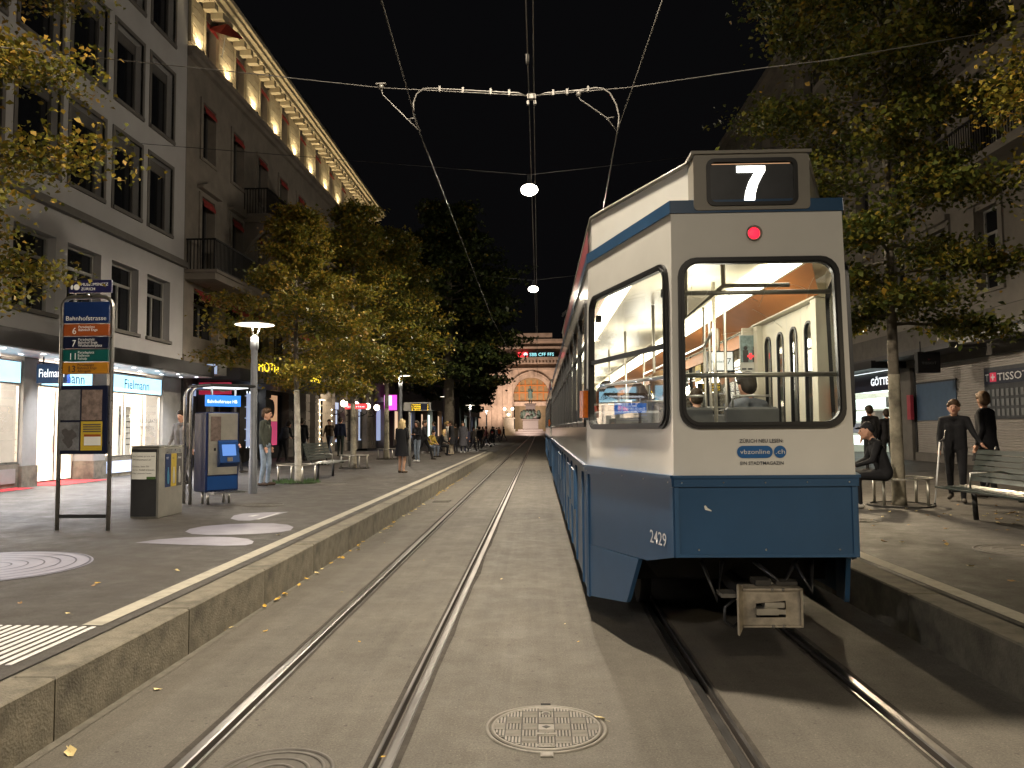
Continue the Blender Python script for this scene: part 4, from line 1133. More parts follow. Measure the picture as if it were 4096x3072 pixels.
for v, h_, w in ((18.0, .5, 1.1), (19.7, .35, .8), (20.8, .7, 1.6)):
    m_ = MB(); bx(m_, MS, -26, 24, v, v + h_, .01, w); m_.build('cornice', 'stonestation', st)
me = None
for k in range(50):
    u = -24 + k * .95
    if me is None:
        m_ = MB(); bx(m_, lambda a, b, c=0: Vector(MS(a, b, c)), 0, .5, 20.1, 20.75, .01, 1.0); o = m_.build('dentil', 'stonestation', st); me = o.data
    else: o = link('dentil', me, st)
    o.location = (u, 0, 0)
m_ = MB(); bx(m_, MS, -12, 8, 22, 26.0, -3, -.3); bx(m_, MS, -12.6, 8.6, 24.0, 24.6, -3.3, .3); bx(m_, MS, -12.6, 8.6, 26.0, 26.7, -3.2, .3); bx(m_, MS, -8, 4, 26.7, 28.4, -3, 0); m_.build('attic', 'stonestation', st)
m_ = MB(); bx(m_, MS, -26, 24, 0, 21.5, -14, -12.2); m_.build('core', 'roofdark', st)
s = thing('station_sign', 'red, white and cyan lit advertising sign on the station cornice', 'sign', MS(-4.5, 21.6, 1))
for (a, b, mt) in ((-5.6, -2.9, 'redlit'), (-2.6, 4.8, 'signdark')):
    m_ = MB(); bx(m_, MS, a, b, 21.6, 23.0, .5, .8); m_.build('board', mt, s)
m_ = MB(); m_.ball(MS(-3.5, 22.3, .8), .55, 12, 6, (1, .1, 1)); m_.build('emblem', 'whitebox', s)
text('SBB CFF FFS', MS(-2.4, 21.85, .82), (1, 0, 0), (0, 0, 1), .9, 'cyanlit', s, width=6.8)
for u, v, pw in ((-16, 1.5, 13000), (-9, 1.5, 13000), (6, 1.5, 13000), (-2, 1.5, 10000)):
    spot('station_flood', (u, YS - 16, v), (u, YS, 15), pw, (1.0, .74, .56), 95, .8, .5, st)
# monument with bronze figure
for k, (r_, z0, z1) in enumerate(((5.2, 0, .45), (4.4, .45, .9))):
    pass
mo = thing('monument', 'granite monument pedestal with steps and bronze groups in front of the station', 'monument', (-1.9, 180, 0))
for k, (r_, z0, z1) in enumerate(((4.2, 0, .5), (3.5, .5, 1.0), (2.9, 1.0, 1.5))):
    m_ = MB(); m_.box(-1.9 - r_, -1.9 + r_, 180 - r_, 180 + r_, z0, z1, .05); m_.build('step', 'granite', mo)
m_ = MB(); m_.box(-3.7, -.1, 178, 182, 1.5, 3.6, .1); m_.box(-3.9, .1, 177.8, 182.2, 3.6, 3.9, .1); m_.box(-3.3, -.5, 178.4, 181.6, 3.9, 5.6, .1); m_.box(-3.0, -.8, 178.7, 181.3, 5.6, 7.15, .1); m_.box(-3.3, -.5, 178.4, 181.6, 7.15, 7.5, .1); m_.build('pedestal', 'granite', mo)
rr = random.Random(5); m_ = MB()
for k in range(26):
    a = rr.uniform(0, 6.28); m_.ball((-1.9 + 2.1 * math.cos(a), 180 + 2.0 * math.sin(a), 3.9 + rr.uniform(.2, 1.7)), rr.uniform(.3, .55), 8, 6, (1, 1, rr.uniform(.8, 1.7)))
m_.build('bronze_group', 'bronzedark', mo)
spot('monument_fill', (-3, 168, 1.0), (-1.9, 180, 6), 7000, (1.0, .92, .78), 75, .6, .3, mo)  # added spot, brightens the monument from the front
for x, z0, lb in ((-6.9, 0, 'left'), (6.5, 0, 'right')):
    t = thing('candelabrum', 'stone candelabrum pier with glowing globes standing %s of the monument' % lb, 'lamp', (x, 178, 0))
    m_ = MB(); m_.box(x - 1.5, x + 1.5, 176.5, 179.5, 0, 1.6, .05); m_.box(x - 1.2, x + 1.2, 176.8, 179.2, 1.6, 3.9, .05); m_.box(x - 1.45, x + 1.45, 176.6, 179.4, 3.9, 4.2, .05); m_.box(x - .8, x + .8, 177.2, 178.8, 4.2, 6.2, .05); m_.build('pier', 'stonestation', t)
    for k, (dx, dz) in enumerate(((-.9, 6.2), (.9, 6.2), (0, 4.9))):
        m_ = MB(); m_.ball((x + dx, 176.3, dz), .33, 12, 8); m_.build('globe', 'globe', t)
    spot('pier_light', (x, 170, 2.5), (x, 178, 3), 900, (1, .8, .5), 70, .6, .3, t)

# red parasol leaning out on the floodlit storey
c_ = xp(487, 78, XL + .45)
pz = thing('parasol', 'small red parasol opened at a window of the floodlit top storey', 'parasol', (c_.x, c_.y, c_.z))
m_ = MB(); tilt = Matrix.Rotation(R(28), 4, 'X') @ Matrix.Rotation(R(20), 4, 'Y')
ap = tilt @ Vector((0, 0, .42)); rim = [tilt @ Vector((.62 * math.cos(2 * math.pi * k / 8), .62 * math.sin(2 * math.pi * k / 8), .10)) for k in range(8)]
m_.add([c_ + ap] + [c_ + v for v in rim], [(0, k + 1, (k + 1) % 8 + 1) for k in range(8)], mapit=False); m_.build('canopy', 'awningred', pz, recalc=False)
m_ = MB(); m_.tube([c_ + tilt @ Vector((0, 0, .45)), c_ + tilt @ Vector((0, 0, -.75))], .02, 6); m_.build('pole', 'framewhite', pz)
# ================================================================== tram
XC = 1.525
def make_car(yr, L, label, rich):
    root = thing('tram_car', label, 'tram', (XC, yr, 0), group='coupled cars of the blue and white tram')
    plan = [(.61, 0), (-.61, 0), (-1.10, 1.63), (-1.10, L - 1.63), (-.61, L), (.61, L), (1.10, L - 1.63), (1.10, 1.63)]
    n = len(plan)
    def C(i, z):
        x, y = plan[i % n]
        k = max(0.0, z - 1.37) / 1.85
        s = 1 - .035 * k
        yy = y + (.035 * k if y < L / 2 else -.035 * k) * (1 if abs(x) < 1 else .6)
        return Vector((XC + x * s, yr + yy, z))
    def face(i):
        a, b = C(i, 1.3), C(i + 1, 1.3)
        Lf = (b - a).length
        d = (b - a).normalized(); nn = Vector((0, 0, 1)).cross(d); nn = -nn if nn.dot(a + d * Lf / 2 - Vector((XC, yr + L / 2, 1.3))) < 0 else nn
        def f(u, v, w=0.0):
            t = u / Lf
            return C(i, v).lerp(C(i + 1, v), t) + nn * w
        return f, Lf, d, nn
    names = ['rear_panel', 'corner_panel', 'side_panel', 'corner_panel', 'front_panel', 'corner_panel', 'side_panel', 'corner_panel']
    ZB, ZT = 1.37, 3.19
    for i in range(n):
        f, Lf, d, nn = face(i)
        holes = []; wins = []
        if i == 0: wins = [(0.055, Lf - 0.055, 1.70, 2.86, .13)]
        elif i in (1, 7): 
            wins = [(.06, Lf - .10, 1.70, 2.85, .12)] if i == 1 else [(.10, Lf - .06, 1.70, 2.85, .12)]
        elif i == 4: wins = [(0.055, Lf - 0.055, 1.70, 2.86, .13)]
        elif i in (2, 6):
            m = int((Lf - .2) / 1.22)
            st_ = (Lf - .2) / m
            for k in range(m):
                if i == 6 and rich and (m - 1 - k) < 2: continue
                wins.append((.1 + st_ * k + .035, .1 + st_ * (k + 1) - .035, 1.72, 2.88, .06))
        hs = [rrect(*w, n=5) for w in wins]
        mb = MB(); mb.tess(f, [(0, ZB), (Lf, ZB), (Lf, ZT), (0, ZT)], hs)
        pn = mb.build(names[i], 'tramwhite', root)
        for w in wins:
            fr = MB(); e = .032 if i in (0, 1, 4, 7) else .03
            o_ = rrect(w[0] - .012, w[1] + .012, w[2] - .012, w[3] + .012, w[4], 5); in_ = rrect(w[0] + e, w[1] - e, w[2] + e, w[3] - e, max(.03, w[4] - .03), 5)
            fr.ring(f, o_, in_, .022)
            if i in (0, 1, 7):
                o2 = rrect(w[0] + .008, w[1] - .008, w[2] + .008, w[3] - .008, w[4] - .01, 5); i2 = rrect(w[0] + .022, w[1] - .022, w[2] + .022, w[3] - .022, max(.03, w[4] - .02), 5)
                fr.ring(f, o2, i2, .032)
            wo = fr.build('window', 'rubber', root)
            gl = MB(); gl.tess(lambda u, v: f(u, v, -.005), rrect(w[0] + .01, w[1] - .01, w[2] + .01, w[3] - .01, w[4], 5)); gl.build('pane', 'glass', wo)
            if i == 1:
                b_ = MB(); bx(b_, f, w[0] + .03, w[1] - .03, 2.255, 2.29, -.02, .012); b_.build('divider', 'rubber', wo)
                for uu in (w[0] + .09, w[1] - .12):
                    b_ = MB(); bx(b_, f, uu, uu + .05, 2.63, 2.69, -.05, -.012); b_.build('catch', 'blackmetal', wo)
            elif i in (2, 6):
                b_ = MB(); bx(b_, f, w[0] + .03, w[1] - .03, 2.46, 2.49, -.01, .012); b_.build('divider', 'rubber', wo)
        # belt rail with screws
        b_ = MB(); bx(b_, f, -.008, Lf + .008, 1.352, 1.372, -.01, .032); bx(b_, f, -.004, Lf + .004, 1.295, 1.3515, -.01, .020); bl = b_.build('belt_rail', 'tramblue', root)
        if rich and i in (0, 1, 7):
            for k in range(5):
                sc_ = MB(); c = f(.05 + (Lf - .1) * k / 4, 1.323, .020); sc_.ball(c, .006, 8, 4); sc_.build('screw', 'steel', bl)
        # lower skirt
        if i in (0, 4): pts = [(0, .82), (Lf, .82), (Lf, 1.295), (0, 1.295)]
        elif i in (1, 3, 5, 7):
            q = [(0, .82), (.264 * Lf, .727), (Lf, .673), (Lf, 1.295), (0, 1.295)]
            if i in (3, 7): q = [(Lf - a, b) for a, b in q][::-1]
            pts = q
        else: pts = [(0, .24), (Lf, .24), (Lf, 1.295), (0, 1.295)]
        mb = MB(); mb.tess(f, pts); sk = mb.build('skirt', 'tramblue', root)
        if i in (1, 3, 5, 7):
            q = [(.352 * Lf, .714), (.48 * Lf, .374), (.50 * Lf, .34), (Lf, .22), (Lf, .671)]
            if i in (3, 7): q = [(Lf - a, b) for a, b in q]
            mb = MB(); m2 = len(q)
            mb.add([f(u, v, .004) for u, v in q] + [f(u, v, -.03) for u, v in q], [tuple(range(m2)), tuple(range(2 * m2 - 1, m2 - 1, -1))] + [(k, (k + 1) % m2, m2 + (k + 1) % m2, m2 + k) for k in range(m2)], mapit=False)
            mb.build('lower_skirt', 'tramblue2', root)
            ed = (.0, .045) if i in (1, 5) else (Lf - .045, Lf)
            e2 = (Lf - .06, Lf) if i in (1, 5) else (0, .06)
            b_ = MB(); bx(b_, f, ed[0], ed[1], .82, 1.29, .001, .012); b_.build('edge_strip', 'tramblue2', root)
            b_ = MB(); bx(b_, f, e2[0], e2[1], .22, 1.29, .001, .014); b_.build('edge_strip', 'tramblue2', root)
        if i == 0:
            for uu in ((0, .03), (Lf - .03, Lf)):
                b_ = MB(); bx(b_, f, uu[0], uu[1], .82, 1.29, .001, .010); b_.build('edge_strip', 'tramblue2', root)
            b_ = MB(); bx(b_, f, .03, Lf - .03, .82, .84, .001, .008); b_.build('edge_strip', 'tramblue2', root)
            if rich:
                for uu in (.12, Lf / 2, Lf - .16):
                    sc_ = MB(); sc_.ball(f(uu, .87, .0), .008, 8, 4); sc_.build('screw', 'steel', root)
        if i in (2, 6):
            k = 0; u = .5
            while u < Lf - 1:
                b_ = MB(); bx(b_, f, u, u + .03, .24, 1.29, .001, .02); b_.build('skirt_joint', 'tramblue2', root)
                if i == 2 and k in (1, 2, 5, 6):
                    b_ = MB(); bx(b_, f, u + .15, u + .95, .78, 1.22, .001, .035); b_.build('skirt_hatch', 'tramblue2', root)
                u += 1.25; k += 1
        # roof edge strip and roof fairing
        b_ = MB(); bx(b_, f, -.01, Lf + .01, 3.19, 3.28, -.05, .012); b_.build('roof_strip', 'tramblue', root)
    rf = MB(); rf.poly([C(i, 3.279) for i in range(n)]); rf.build('roof', 'tramroof', root)
    fp = [(.41, .16), (-.41, .16), (-.93, 1.36), (-1.03, 1.62), (-1.03, L * .46), (1.03, L * .46), (1.03, 1.62), (.93, 1.36)]
    for i in range(len(fp)):
        a, b = fp[i], fp[(i + 1) % len(fp)]
        mb = MB(); q = [(XC + a[0], yr + a[1]), (XC + b[0], yr + b[1])]
        mb.quad((*q[0], 3.281), (*q[1], 3.281), (*q[1], 3.585), (*q[0], 3.585)); mb.build('fairing_panel', 'tramwhite', root, recalc=False)
        mb = MB(); mb.tube([(*q[0], 3.60), (*q[1], 3.60)], .018, 6); mb.build('fairing_trim', 'tramgrey', root)
    mb = MB(); mb.poly([(XC + x, yr + y, 3.59) for x, y in fp]); mb.build('fairing_top', 'tramroof', root)
    mb = MB(); mb.quad((XC - 1.045, yr + 1.9, 3.29), (XC - 1.045, yr + 8.8, 3.29), (XC - 1.045, yr + 8.8, 3.56), (XC - 1.045, yr + 1.9, 3.56)); mb.build('roof_advert', 'tramred', root, recalc=False)
    # destination box
    def D(u, v, w=0.0): return (XC - .03 + u, yr + .045 - w, v)
    mb = MB(); o_ = rrect(-.40, .40, 3.205, 3.60, .03, 3)
    i_ = rrect(-.30, .305, 3.245, 3.555, .05, 5)
    mb.tess(lambda u, v: D(u, v, .03), o_, [i_])
    m2 = len(o_)
    mb.add([D(u, v, .03) for u, v in o_] + [D(u, v, -.25) for u, v in o_], [(k, (k + 1) % m2, m2 + (k + 1) % m2, m2 + k) for k in range(m2)], mapit=False)
    db = mb.build('destination_box', 'tramgrey', root)
    mb = MB(); bx(mb, D, -.415, .415, 3.60, 3.622, -.26, .045); mb.build('box_cap', 'tramgrey', db)
    mb = MB(); mb.ring(D, rrect(-.312, .317, 3.233, 3.567, .055, 5), rrect(-.285, .29, 3.258, 3.542, .04, 5), .042); mb.build('display_gasket', 'rubber', db)
    mb = MB(); mb.tess(lambda u, v: D(u, v, .02), rrect(-.30, .305, 3.245, 3.555, .05, 5)); mb.build('display_glass', 'displaydark', db)
    # route number
    mb = MB(); sgx = [(-.100, 3.515), (.098, 3.515), (.098, 3.478), (.075, 3.44), (.045, 3.38), (.028, 3.32), (.022, 3.272), (-.050, 3.272), (-.042, 3.33), (-.018, 3.40), (.022, 3.468), (-.100, 3.468)]
    mb.tess(lambda u, v: D(u - .0, v, .024), sgx); mb.build('route_number', 'digit', db)
    mb = MB(); bx(mb, D, -.27, .27, 3.528, 3.532, .021, .024); mb.build('display_edge_glow', 'posterlight', db)
    # tail lamp
    f, Lf, d, nn = face(0)
    c = f(Lf / 2 + .02, 3.04, .0)
    mb = MB(); mb.add([c + Vector((.066 * math.cos(a), -.006, .066 * math.sin(a))) for a in np.linspace(0, 2 * math.pi, 24, endpoint=False)], [tuple(range(24))], mapit=False); tl = mb.build('tail_lamp', 'tramwhite', root)
    ring = [(.052, .0), (.055, -.014), (.046, -.016), (.043, -.006)]
    mb = MB(); vv = []; fs_ = []
    for r_, y_ in ring:
        for k in range(24): a = 2 * math.pi * k / 24; vv.append(c + Vector((r_ * math.cos(a), y_ - .004, r_ * math.sin(a))))
    for k in range(3):
        for j in range(24): fs_.append((k * 24 + j, k * 24 + (j + 1) % 24, (k + 1) * 24 + (j + 1) % 24, (k + 1) * 24 + j))
    mb.add(vv, fs_, True, False); mb.build('lamp_ring', 'tramgrey', tl)
    mb = MB(); mb.ball(c + Vector((0, -.004, 0)), .042, 18, 10, (1, .25, 1)); mb.build('lens', 'ledred', tl)
    # amber indicators
    for i_f, t in ((1, .975), (7, .025)):
        f, Lf, d, nn = face(i_f)
        mb = MB(); bx(mb, f, t * Lf - .045, t * Lf + .045, 1.79, 2.03, 0.0, .07); iv = mb.build('indicator', 'amber', root)
        mb = MB(); bx(mb, f, t * Lf - .055, t * Lf + .055, 1.77, 2.05, 0.0, .02); mb.build('indicator_base', 'blackmetal', iv)
    # underframe, bogies, coupler
    mb = MB(); mb.box(XC - .58, XC + .58, yr + 1.0, yr + L - 1.0, .50, .80); mb.box(XC - 1.0, XC + 1.0, yr + 1.7, yr + L - 1.7, .35, .81); mb.build('underframe', 'underframe', root)
    for yb in (2.4, 4.2, L - 4.2, L - 2.4):
        for s in (-1, 1):
            mb = MB(); x = XC + s * .53
            mb.tube([(x - .05, yr + yb, .34), (x + .05, yr + yb, .34)], .34, 20); mb.build('wheel', 'underframe', root)
    mb = MB(); mb.tube([(XC, yr + 1.0, .48), (XC, yr - .06, .47)], .07, 10); cp = mb.build('coupler', 'underframe', root)
    def K_(u, v, w=0.0): return (XC - .0 + u * .88, yr - .10 - w, .51 + v * .86)
    mb = MB(); mb.tess(lambda u, v: K_(u, v, 0), [(-.22, -.14), (.22, -.14), (.22, .145), (-.22, .145)], [[(-.12, -.075), (-.12, .03), (.10, .05), (.10, -.075)]])
    q = [(-.22, -.14), (.22, -.14), (.22, .145), (-.22, .145)]
    mb.add([K_(*p, 0) for p in q] + [K_(*p, -.14) for p in q], [(k, (k + 1) % 4, 4 + (k + 1) % 4, 4 + k) for k in range(4)], mapit=False)
    # flared left flange
    mb.add([K_(-.215, -.145, 0), K_(-.215, .15, 0), K_(-.275, .18, .05), K_(-.275, -.19, .05), K_(-.205, -.145, -.02), K_(-.205, .15, -.02), K_(-.262, .19, .055), K_(-.262, -.20, .055)], [(0, 1, 2, 3), (4, 5, 6, 7), (0, 4, 7, 3), (1, 5, 6, 2), (2, 6, 7, 3)], mapit=False)
    bxs = [(-.22, .22, .132, .146, .0, .02), (-.22, .22, -.146, -.132, .0, .02), (.205, .222, -.14, .14, .0, .02)]
    for a in bxs: bx(mb, K_, *a)
    hd = mb.build('coupler_head', 'coupler', root)
    mb = MB(); bx(mb, K_, -.12, .10, -.08, .05, -.16, -.10); mb.build('coupler_recess', 'underframe', hd)
    mb = MB(); bx(mb, K_, -.13, .03, -.045, .0, -.09, .05); bx(mb, K_, -.06, .085, .002, .04, -.09, .02); bx(mb, K_, .03, .09, -.045, -.01, -.09, .03); mb.build('coupler_tongue', 'brushed', hd)
    for (u, v) in ((.0, .138), (.08, .138), (-.0, -.138), (.08, -.138)):
        mb = MB(); mb.ball(K_(u, v, .02), .012, 8, 5); mb.build('bolt', 'castiron', hd)
    mb = MB(); mb.tube([K_(-.24, .05, -.1), K_(-.33, -.02, -.08), K_(-.34, -.12, -.06), K_(-.28, -.16, -.05), K_(-.2, -.12, -.1)], .012, 6); mb.build('cable', 'rubber', hd)
    mb = MB(); bx(mb, K_, -.36, -.24, .06, .09, -.2, -.05); mb.build('coupler_box', 'castiron', hd)
    mb = MB(); bx(mb, K_, -.10, .02, .15, .19, -.2, -.06); mb.build('coupler_box', 'castdark', hd)
    mb = MB(); bx(mb, K_, .06, .22, .15, .175, -.2, -.08); mb.build('coupler_box', 'castdark', hd)
    for k, (u0, u1) in enumerate(((-.30, -.45), (.26, .42), (-.05, .30))):
        mb = MB(); mb.tube([K_(u0, .30, -.25), K_((u0 + u1) / 2, .02 + .06 * k, -.12), K_(u1, .30, -.3)], .016, 6); mb.build('hose', 'rubber', hd)
    # light inside
    for s in (-1, 1):
        mb = MB(); a, b = (XC + .37, XC + .62) if s > 0 else (XC - .64, XC - .82)
        mb.quad((a, yr + (.72 if s > 0 else 1.1), 3.035), (b, yr + (.72 if s > 0 else 1.3), 3.015), (b, yr + L - 1.7, 3.015), (a, yr + L - 1.7, 3.035)); mb.build('light_strip', 'tramlight', root, recalc=False)
    mb = MB(); mb.poly([C(i, 3.06) * 1.0 for i in range(n)]); mb.build('ceiling', 'inceil', root)
    mb = MB(); mb.poly([C(i, .92) for i in range(n)]); mb.build('floor', 'infloor', root)
    if True:
        for yy in np.arange(1.9, L - 1.6, 3.2): point('saloon_fill', (XC, yr + yy, 2.62), 46 if rich else 30, (1.0, .92, .76), .25, root)  # added points in the aisle brighten the saloon for the ceiling strips
    # inner lining
    for s in (-1, 1):
        x = XC + s * 1.035
        mb = MB(); mb.quad((x, yr + 1.65, .93), (x, yr + L - 1.7, .93), (x, yr + L - 1.7, 1.70), (x, yr + 1.65, 1.70)); mb.build('lining', 'incream', root, recalc=False)
        mb = MB(); mb.quad((XC + s * .95, yr + 1.5, 2.86), (XC + s * .95, yr + L - 1.7, 2.86), (XC + s * (.64 if s > 0 else .84), yr + L - 1.7, 3.01), (XC + s * (.64 if s > 0 else .84), yr + (.8 if s > 0 else 1.2), 3.01)); mb.build('cove_panel', 'inorange', root, recalc=False)
        mb = MB(); mb.quad((x, yr + 1.65 if s < 0 else yr + 3.64, 2.70), (x, yr + L - 1.7, 2.70), (x, yr + L - 1.7, 2.86), (x, yr + 1.65 if s < 0 else yr + 3.6, 2.86)); mb.build('cove_panel', 'inorange', root, recalc=False)
    mb = MB(); mb.box(XC - 1.0, XC + 1.0, yr + L - 1.75, yr + L - 1.7, .93, 3.05); mb.build('cab_wall', 'incream', root)
    return root, face, C
car1, FACE, CC = make_car(5.30, 21.8, 'near white and blue tram car showing number 7 on its tail', True)
car2, _, _ = make_car(28.4, 21.8, 'second tram car farther ahead beyond the near car', False)
YR = 5.30
# writing on the tail
f, Lf, d, nn = FACE(0)
cx = XC - .015
def tailtext(s, z, h, w, mat): return text(s, (cx, YR + .0, z), (1, 0, 0), (0, 0, 1), h, mat, car1, width=w, align='CENTER', ext=.006, bold=.012)
tailtext('ZÜRICH NEU LESEN:', 1.592, .024, .295, 'decaldark')
tailtext('EIN STADTMAGAZIN', 1.442, .022, .29, 'decaldark')
mb = MB(); mb.tess(lambda u, v: (cx + u, YR - .004, v), rrect(-.165, .075, 1.487, 1.570, .041, 8)); mb.build('badge', 'decalblue', car1)
mb = MB(); mb.tess(lambda u, v: (cx + u, YR - .004, v), rrect(.083, .166, 1.487, 1.570, .0412, 8)); mb.build('badge', 'decalblue', car1)
text('vbzonline', (cx - .045, YR, 1.515), (1, 0, 0), (0, 0, 1), .031, 'decalwhite', car1, width=.2, align='CENTER', ext=.008)
text('.ch', (cx + .125, YR, 1.515), (1, 0, 0), (0, 0, 1), .031, 'decalwhite', car1, width=.062, align='CENTER', ext=.008)
f1, Lf1, d1, n1 = FACE(1)
text('2429', f1(.385, .872, .0), -d1, (0, 0, 1), .092, 'decalwhite', car1, width=.265, ext=.006, bold=.004)
mb = MB(); mb.poly([(XC - .40, YR - .003, 1.17), (XC - .385, YR - .003, 1.15), (XC - .36, YR - .003, 1.135), (XC - .362, YR - .003, 1.128), (XC - .405, YR - .003, 1.14), (XC - .41, YR - .003, 1.165)]); mb.build('scuff_mark', 'paperwhite', car1, recalc=False)
# scratches on the rear glass
rr = random.Random(11)
for k in range(10):
    u, v = rr.uniform(-.42, .40), rr.uniform(2.2, 2.75)
    a = rr.uniform(0, 6.28); cv = rr.uniform(-5, 5); pts = []
    for j in range(12):
        pts.append((XC + u, YR - .012 + .035 * (v - 1.37) / 1.85, v)); u += .022 * math.cos(a); v += .022 * math.sin(a); a += cv * .06
        u = max(-.46, min(.46, u)); v = max(1.85, min(2.78, v))
    mb = MB(); mb.tube(pts, .0011, 4); mb.build('scratch', 'scratch', car1)
# interior fittings near the tail
def bar(pts, r=.017, mat='brushed', name='grab_rail'):
    mb = MB(); mb.tube(pts, r, 8); return mb.build(name, mat, car1)
bar([(XC - .56, YR + .22, 2.66), (XC + .56, YR + .22, 2.66)]); bar([(XC - .55, YR + .10, 2.06), (XC + .55, YR + .10, 2.06)])
for (x, y) in ((.12, 1.9), (.52, 3.9), (.46, 2.9), (-.12, 2.6), (-.25, 3.2), (.35, 3.4), (-.3, 5.5), (.3, 5.6), (-.3, 8), (.3, 8)):
    bar([(XC + x, YR + y, .93), (XC + x, YR + y, 3.05)])
bar([(XC + .12, YR + 1.9, 2.62), (XC + .35, YR + 3.4, 2.62), (XC + .3, YR + 8, 2.62)]); bar([(XC - .25, YR + 3.2, 2.62), (XC - .3, YR + 8, 2.62)])
bar([(XC - .36, YR + .75, 3.05), (XC - .36, YR + .75, 2.56), (XC - .10, YR + .60, 2.78), (XC - .10, YR + .6, 3.05)], .02); bar([(XC - .10, YR + .60, 2.78), (XC + .4, YR + .6, 2.78)], .017)
f1w = lambda u, v, w=0: f1(u, v, w - .12)
bar([f1(.2, 2.07, -.1), f1(1.5, 2.07, -.1)], .014)
# seats
def seat(x, y, rz):
    mb = MB(); mb.box(x - .21, x + .21, y - .03, y + .04, 1.38, 1.86, .02); so = mb.build('seat', 'ingrey', car1)
    mb = MB(); mb.box(x - .21, x + .21, y + .04, y + .44, 1.34, 1.41, .02); mb.build('cushion', 'ingrey', so)
    mb = MB(); mb.tube([(x - .15, y, 1.86), (x - .15, y, 1.95), (x + .15, y, 1.95), (x + .15, y, 1.86)], .012, 6); mb.build('seat_grip', 'steel', so)
for k in range(8):
    y = YR + 1.0 + k * .85
    if k == 0: seat(XC - .33, y, 0); seat(XC + .2, y, 0)
    else:
        seat(XC - .78, y + .3, 0); seat(XC - .33, y + .3, 0)
        if k > 3: seat(XC + .75, y + .3, 0)
# door bay on the right
dx = XC + 1.02
mb = MB(); mb.box(dx - .06, dx + .05, YR + 1.62, YR + 1.76, .93, 2.845); mb.box(dx - .06, dx + .05, YR + 3.48, YR + 3.62, .93, 2.845); mb.box(dx - .08, dx + .04, YR + 1.605, YR + 3.635, 2.85, 2.98); dfr = mb.build('door_frame', 'incream', car1)
mb = MB(); mb.box(dx - .086, dx - .081, YR + 2.2, YR + 3.3, 2.88, 2.91); mb.build('door_vent', 'ingrey', dfr)
mb = MB(); mb.box(dx - .10, dx - .081, YR + 1.95, YR + 2.08, 2.90, 2.95); mb.build('warning_lamp', 'redlit', dfr)
for k in range(4):
    y0 = YR + 1.78 + k * .425
    def DM(u, v, w=0.0, y0=y0): return (dx - w, y0 + u, v)
    mb = MB(); mb.tess(DM, [(0, .95), (.415, .95), (.415, 2.84), (0, 2.84)], [rrect(.11, .305, 1.35, 2.68, .095, 6)]); lf = mb.build('door_leaf', 'incream', car1)
    mb = MB(); mb.ring(DM, rrect(.098, .317, 1.338, 2.692, .107, 6), rrect(.118, .297, 1.36, 2.67, .085, 6), .012); mb.build('gasket', 'rubber', lf)
    mb = MB(); mb.tess(lambda u, v: DM(u, v, -.004), rrect(.11, .305, 1.35, 2.68, .095, 6)); mb.build('pane', 'glass', lf)
mb = MB(); mb.box(XC + .84, XC + 1.03, YR + 3.645, YR + 3.68, .93, 2.84); mb.build('partition', 'incream', car1)
ps = MB(); ps.box(XC + .80, XC + 1.04, YR + 3.627, YR + 3.634, 2.33, 2.76); po = ps.build('poster', 'paperwhite', car1)
ps = MB(); ps.box(XC + .81, XC + 1.03, YR + 3.621, YR + 3.626, 2.44, 2.75); po2 = ps.build('poster_picture', 'postergreen', po)
for xx in (.865, .975):
    ps = MB(); ps.box(XC + xx - .03, XC + xx + .03, YR + 3.617, YR + 3.620, 2.44, 2.58); ps.ball((XC + xx, YR + 3.618, 2.605), .024, 8, 6, (1, .1, 1)); tag(ps.build('poster_figure', 'paperdark', po), kind='stuff')
ps = MB(); ps.box(XC + .908, XC + .932, YR + 3.612, YR + 3.615, 2.475, 2.545); ps.box(XC + .885, XC + .955, YR + 3.611, YR + 3.614, 2.498, 2.522); ps.build('red_cross', 'redlit', po)
for k in range(3):
    ps = MB(); ps.box(XC + .82 + .07 * k, XC + .87 + .07 * k, YR + 3.621, YR + 3.626, 2.355, 2.372); ps.build('poster_line', 'decaldark', po)
ps = MB(); ps.box(XC + .62, XC + .95, YR + 4.5, YR + 4.56, 2.40, 2.66); sc1 = ps.build('info_screen', 'blackmetal', car1)
ps = MB(); ps.box(XC + .635, XC + .935, YR + 4.492, YR + 4.499, 2.415, 2.645); ps.build('screen_face', 'screen', sc1)
text('Bhf Stettbach', (XC + .65, YR + 4.492, 2.51), (1, 0, 0), (0, 0, 1), .035, 'decaldark', sc1, width=.18)
text('7', (XC + .865, YR + 4.492, 2.49), (1, 0, 0), (0, 0, 1), .08, 'decaldark', sc1)
mb = MB(); mb.tube([(XC + .77, YR + 4.53, 2.66), (XC + .77, YR + 4.53, 3.0)], .02, 6); mb.build('screen_mount', 'incream', sc1)
ps = MB(); ps.box(XC + .45, XC + .85, YR + 8.4, YR + 8.45, 2.3, 2.46); ld = ps.build('led_display', 'blackmetal', car1)
for j in range(3):
    text(('HAUPTBAHNHOF', 'BAHNHOFPLATZ', 'CENTRAL')[j], (XC + .47, YR + 8.4, 2.415 - j * .048), (1, 0, 0), (0, 0, 1), .03, 'ledyellow', ld, width=.3)
# pantograph of the near car
mb = MB(); mb.tube([(XC - .8, YR + 9.5, 4.05), (XC - .92, YR + 9.5, 4.0), (XC - 1.05, YR + 9.5, 3.9)], .015, 6); mb.tube([(XC - .8, YR + 9.8, 4.05), (XC - .92, YR + 9.8, 4.0), (XC - 1.05, YR + 9.8, 3.9)], .015, 6); mb.tube([(XC - .8, YR + 9.5, 4.05), (XC + .8, YR + 9.5, 4.05)], .015, 6); mb.tube([(XC, YR + 9.5, 4.05), (XC, YR + 8.6, 3.9), (XC, YR + 10.5, 3.6)], .02, 6); mb.build('pantograph', 'darkmetal', car1)

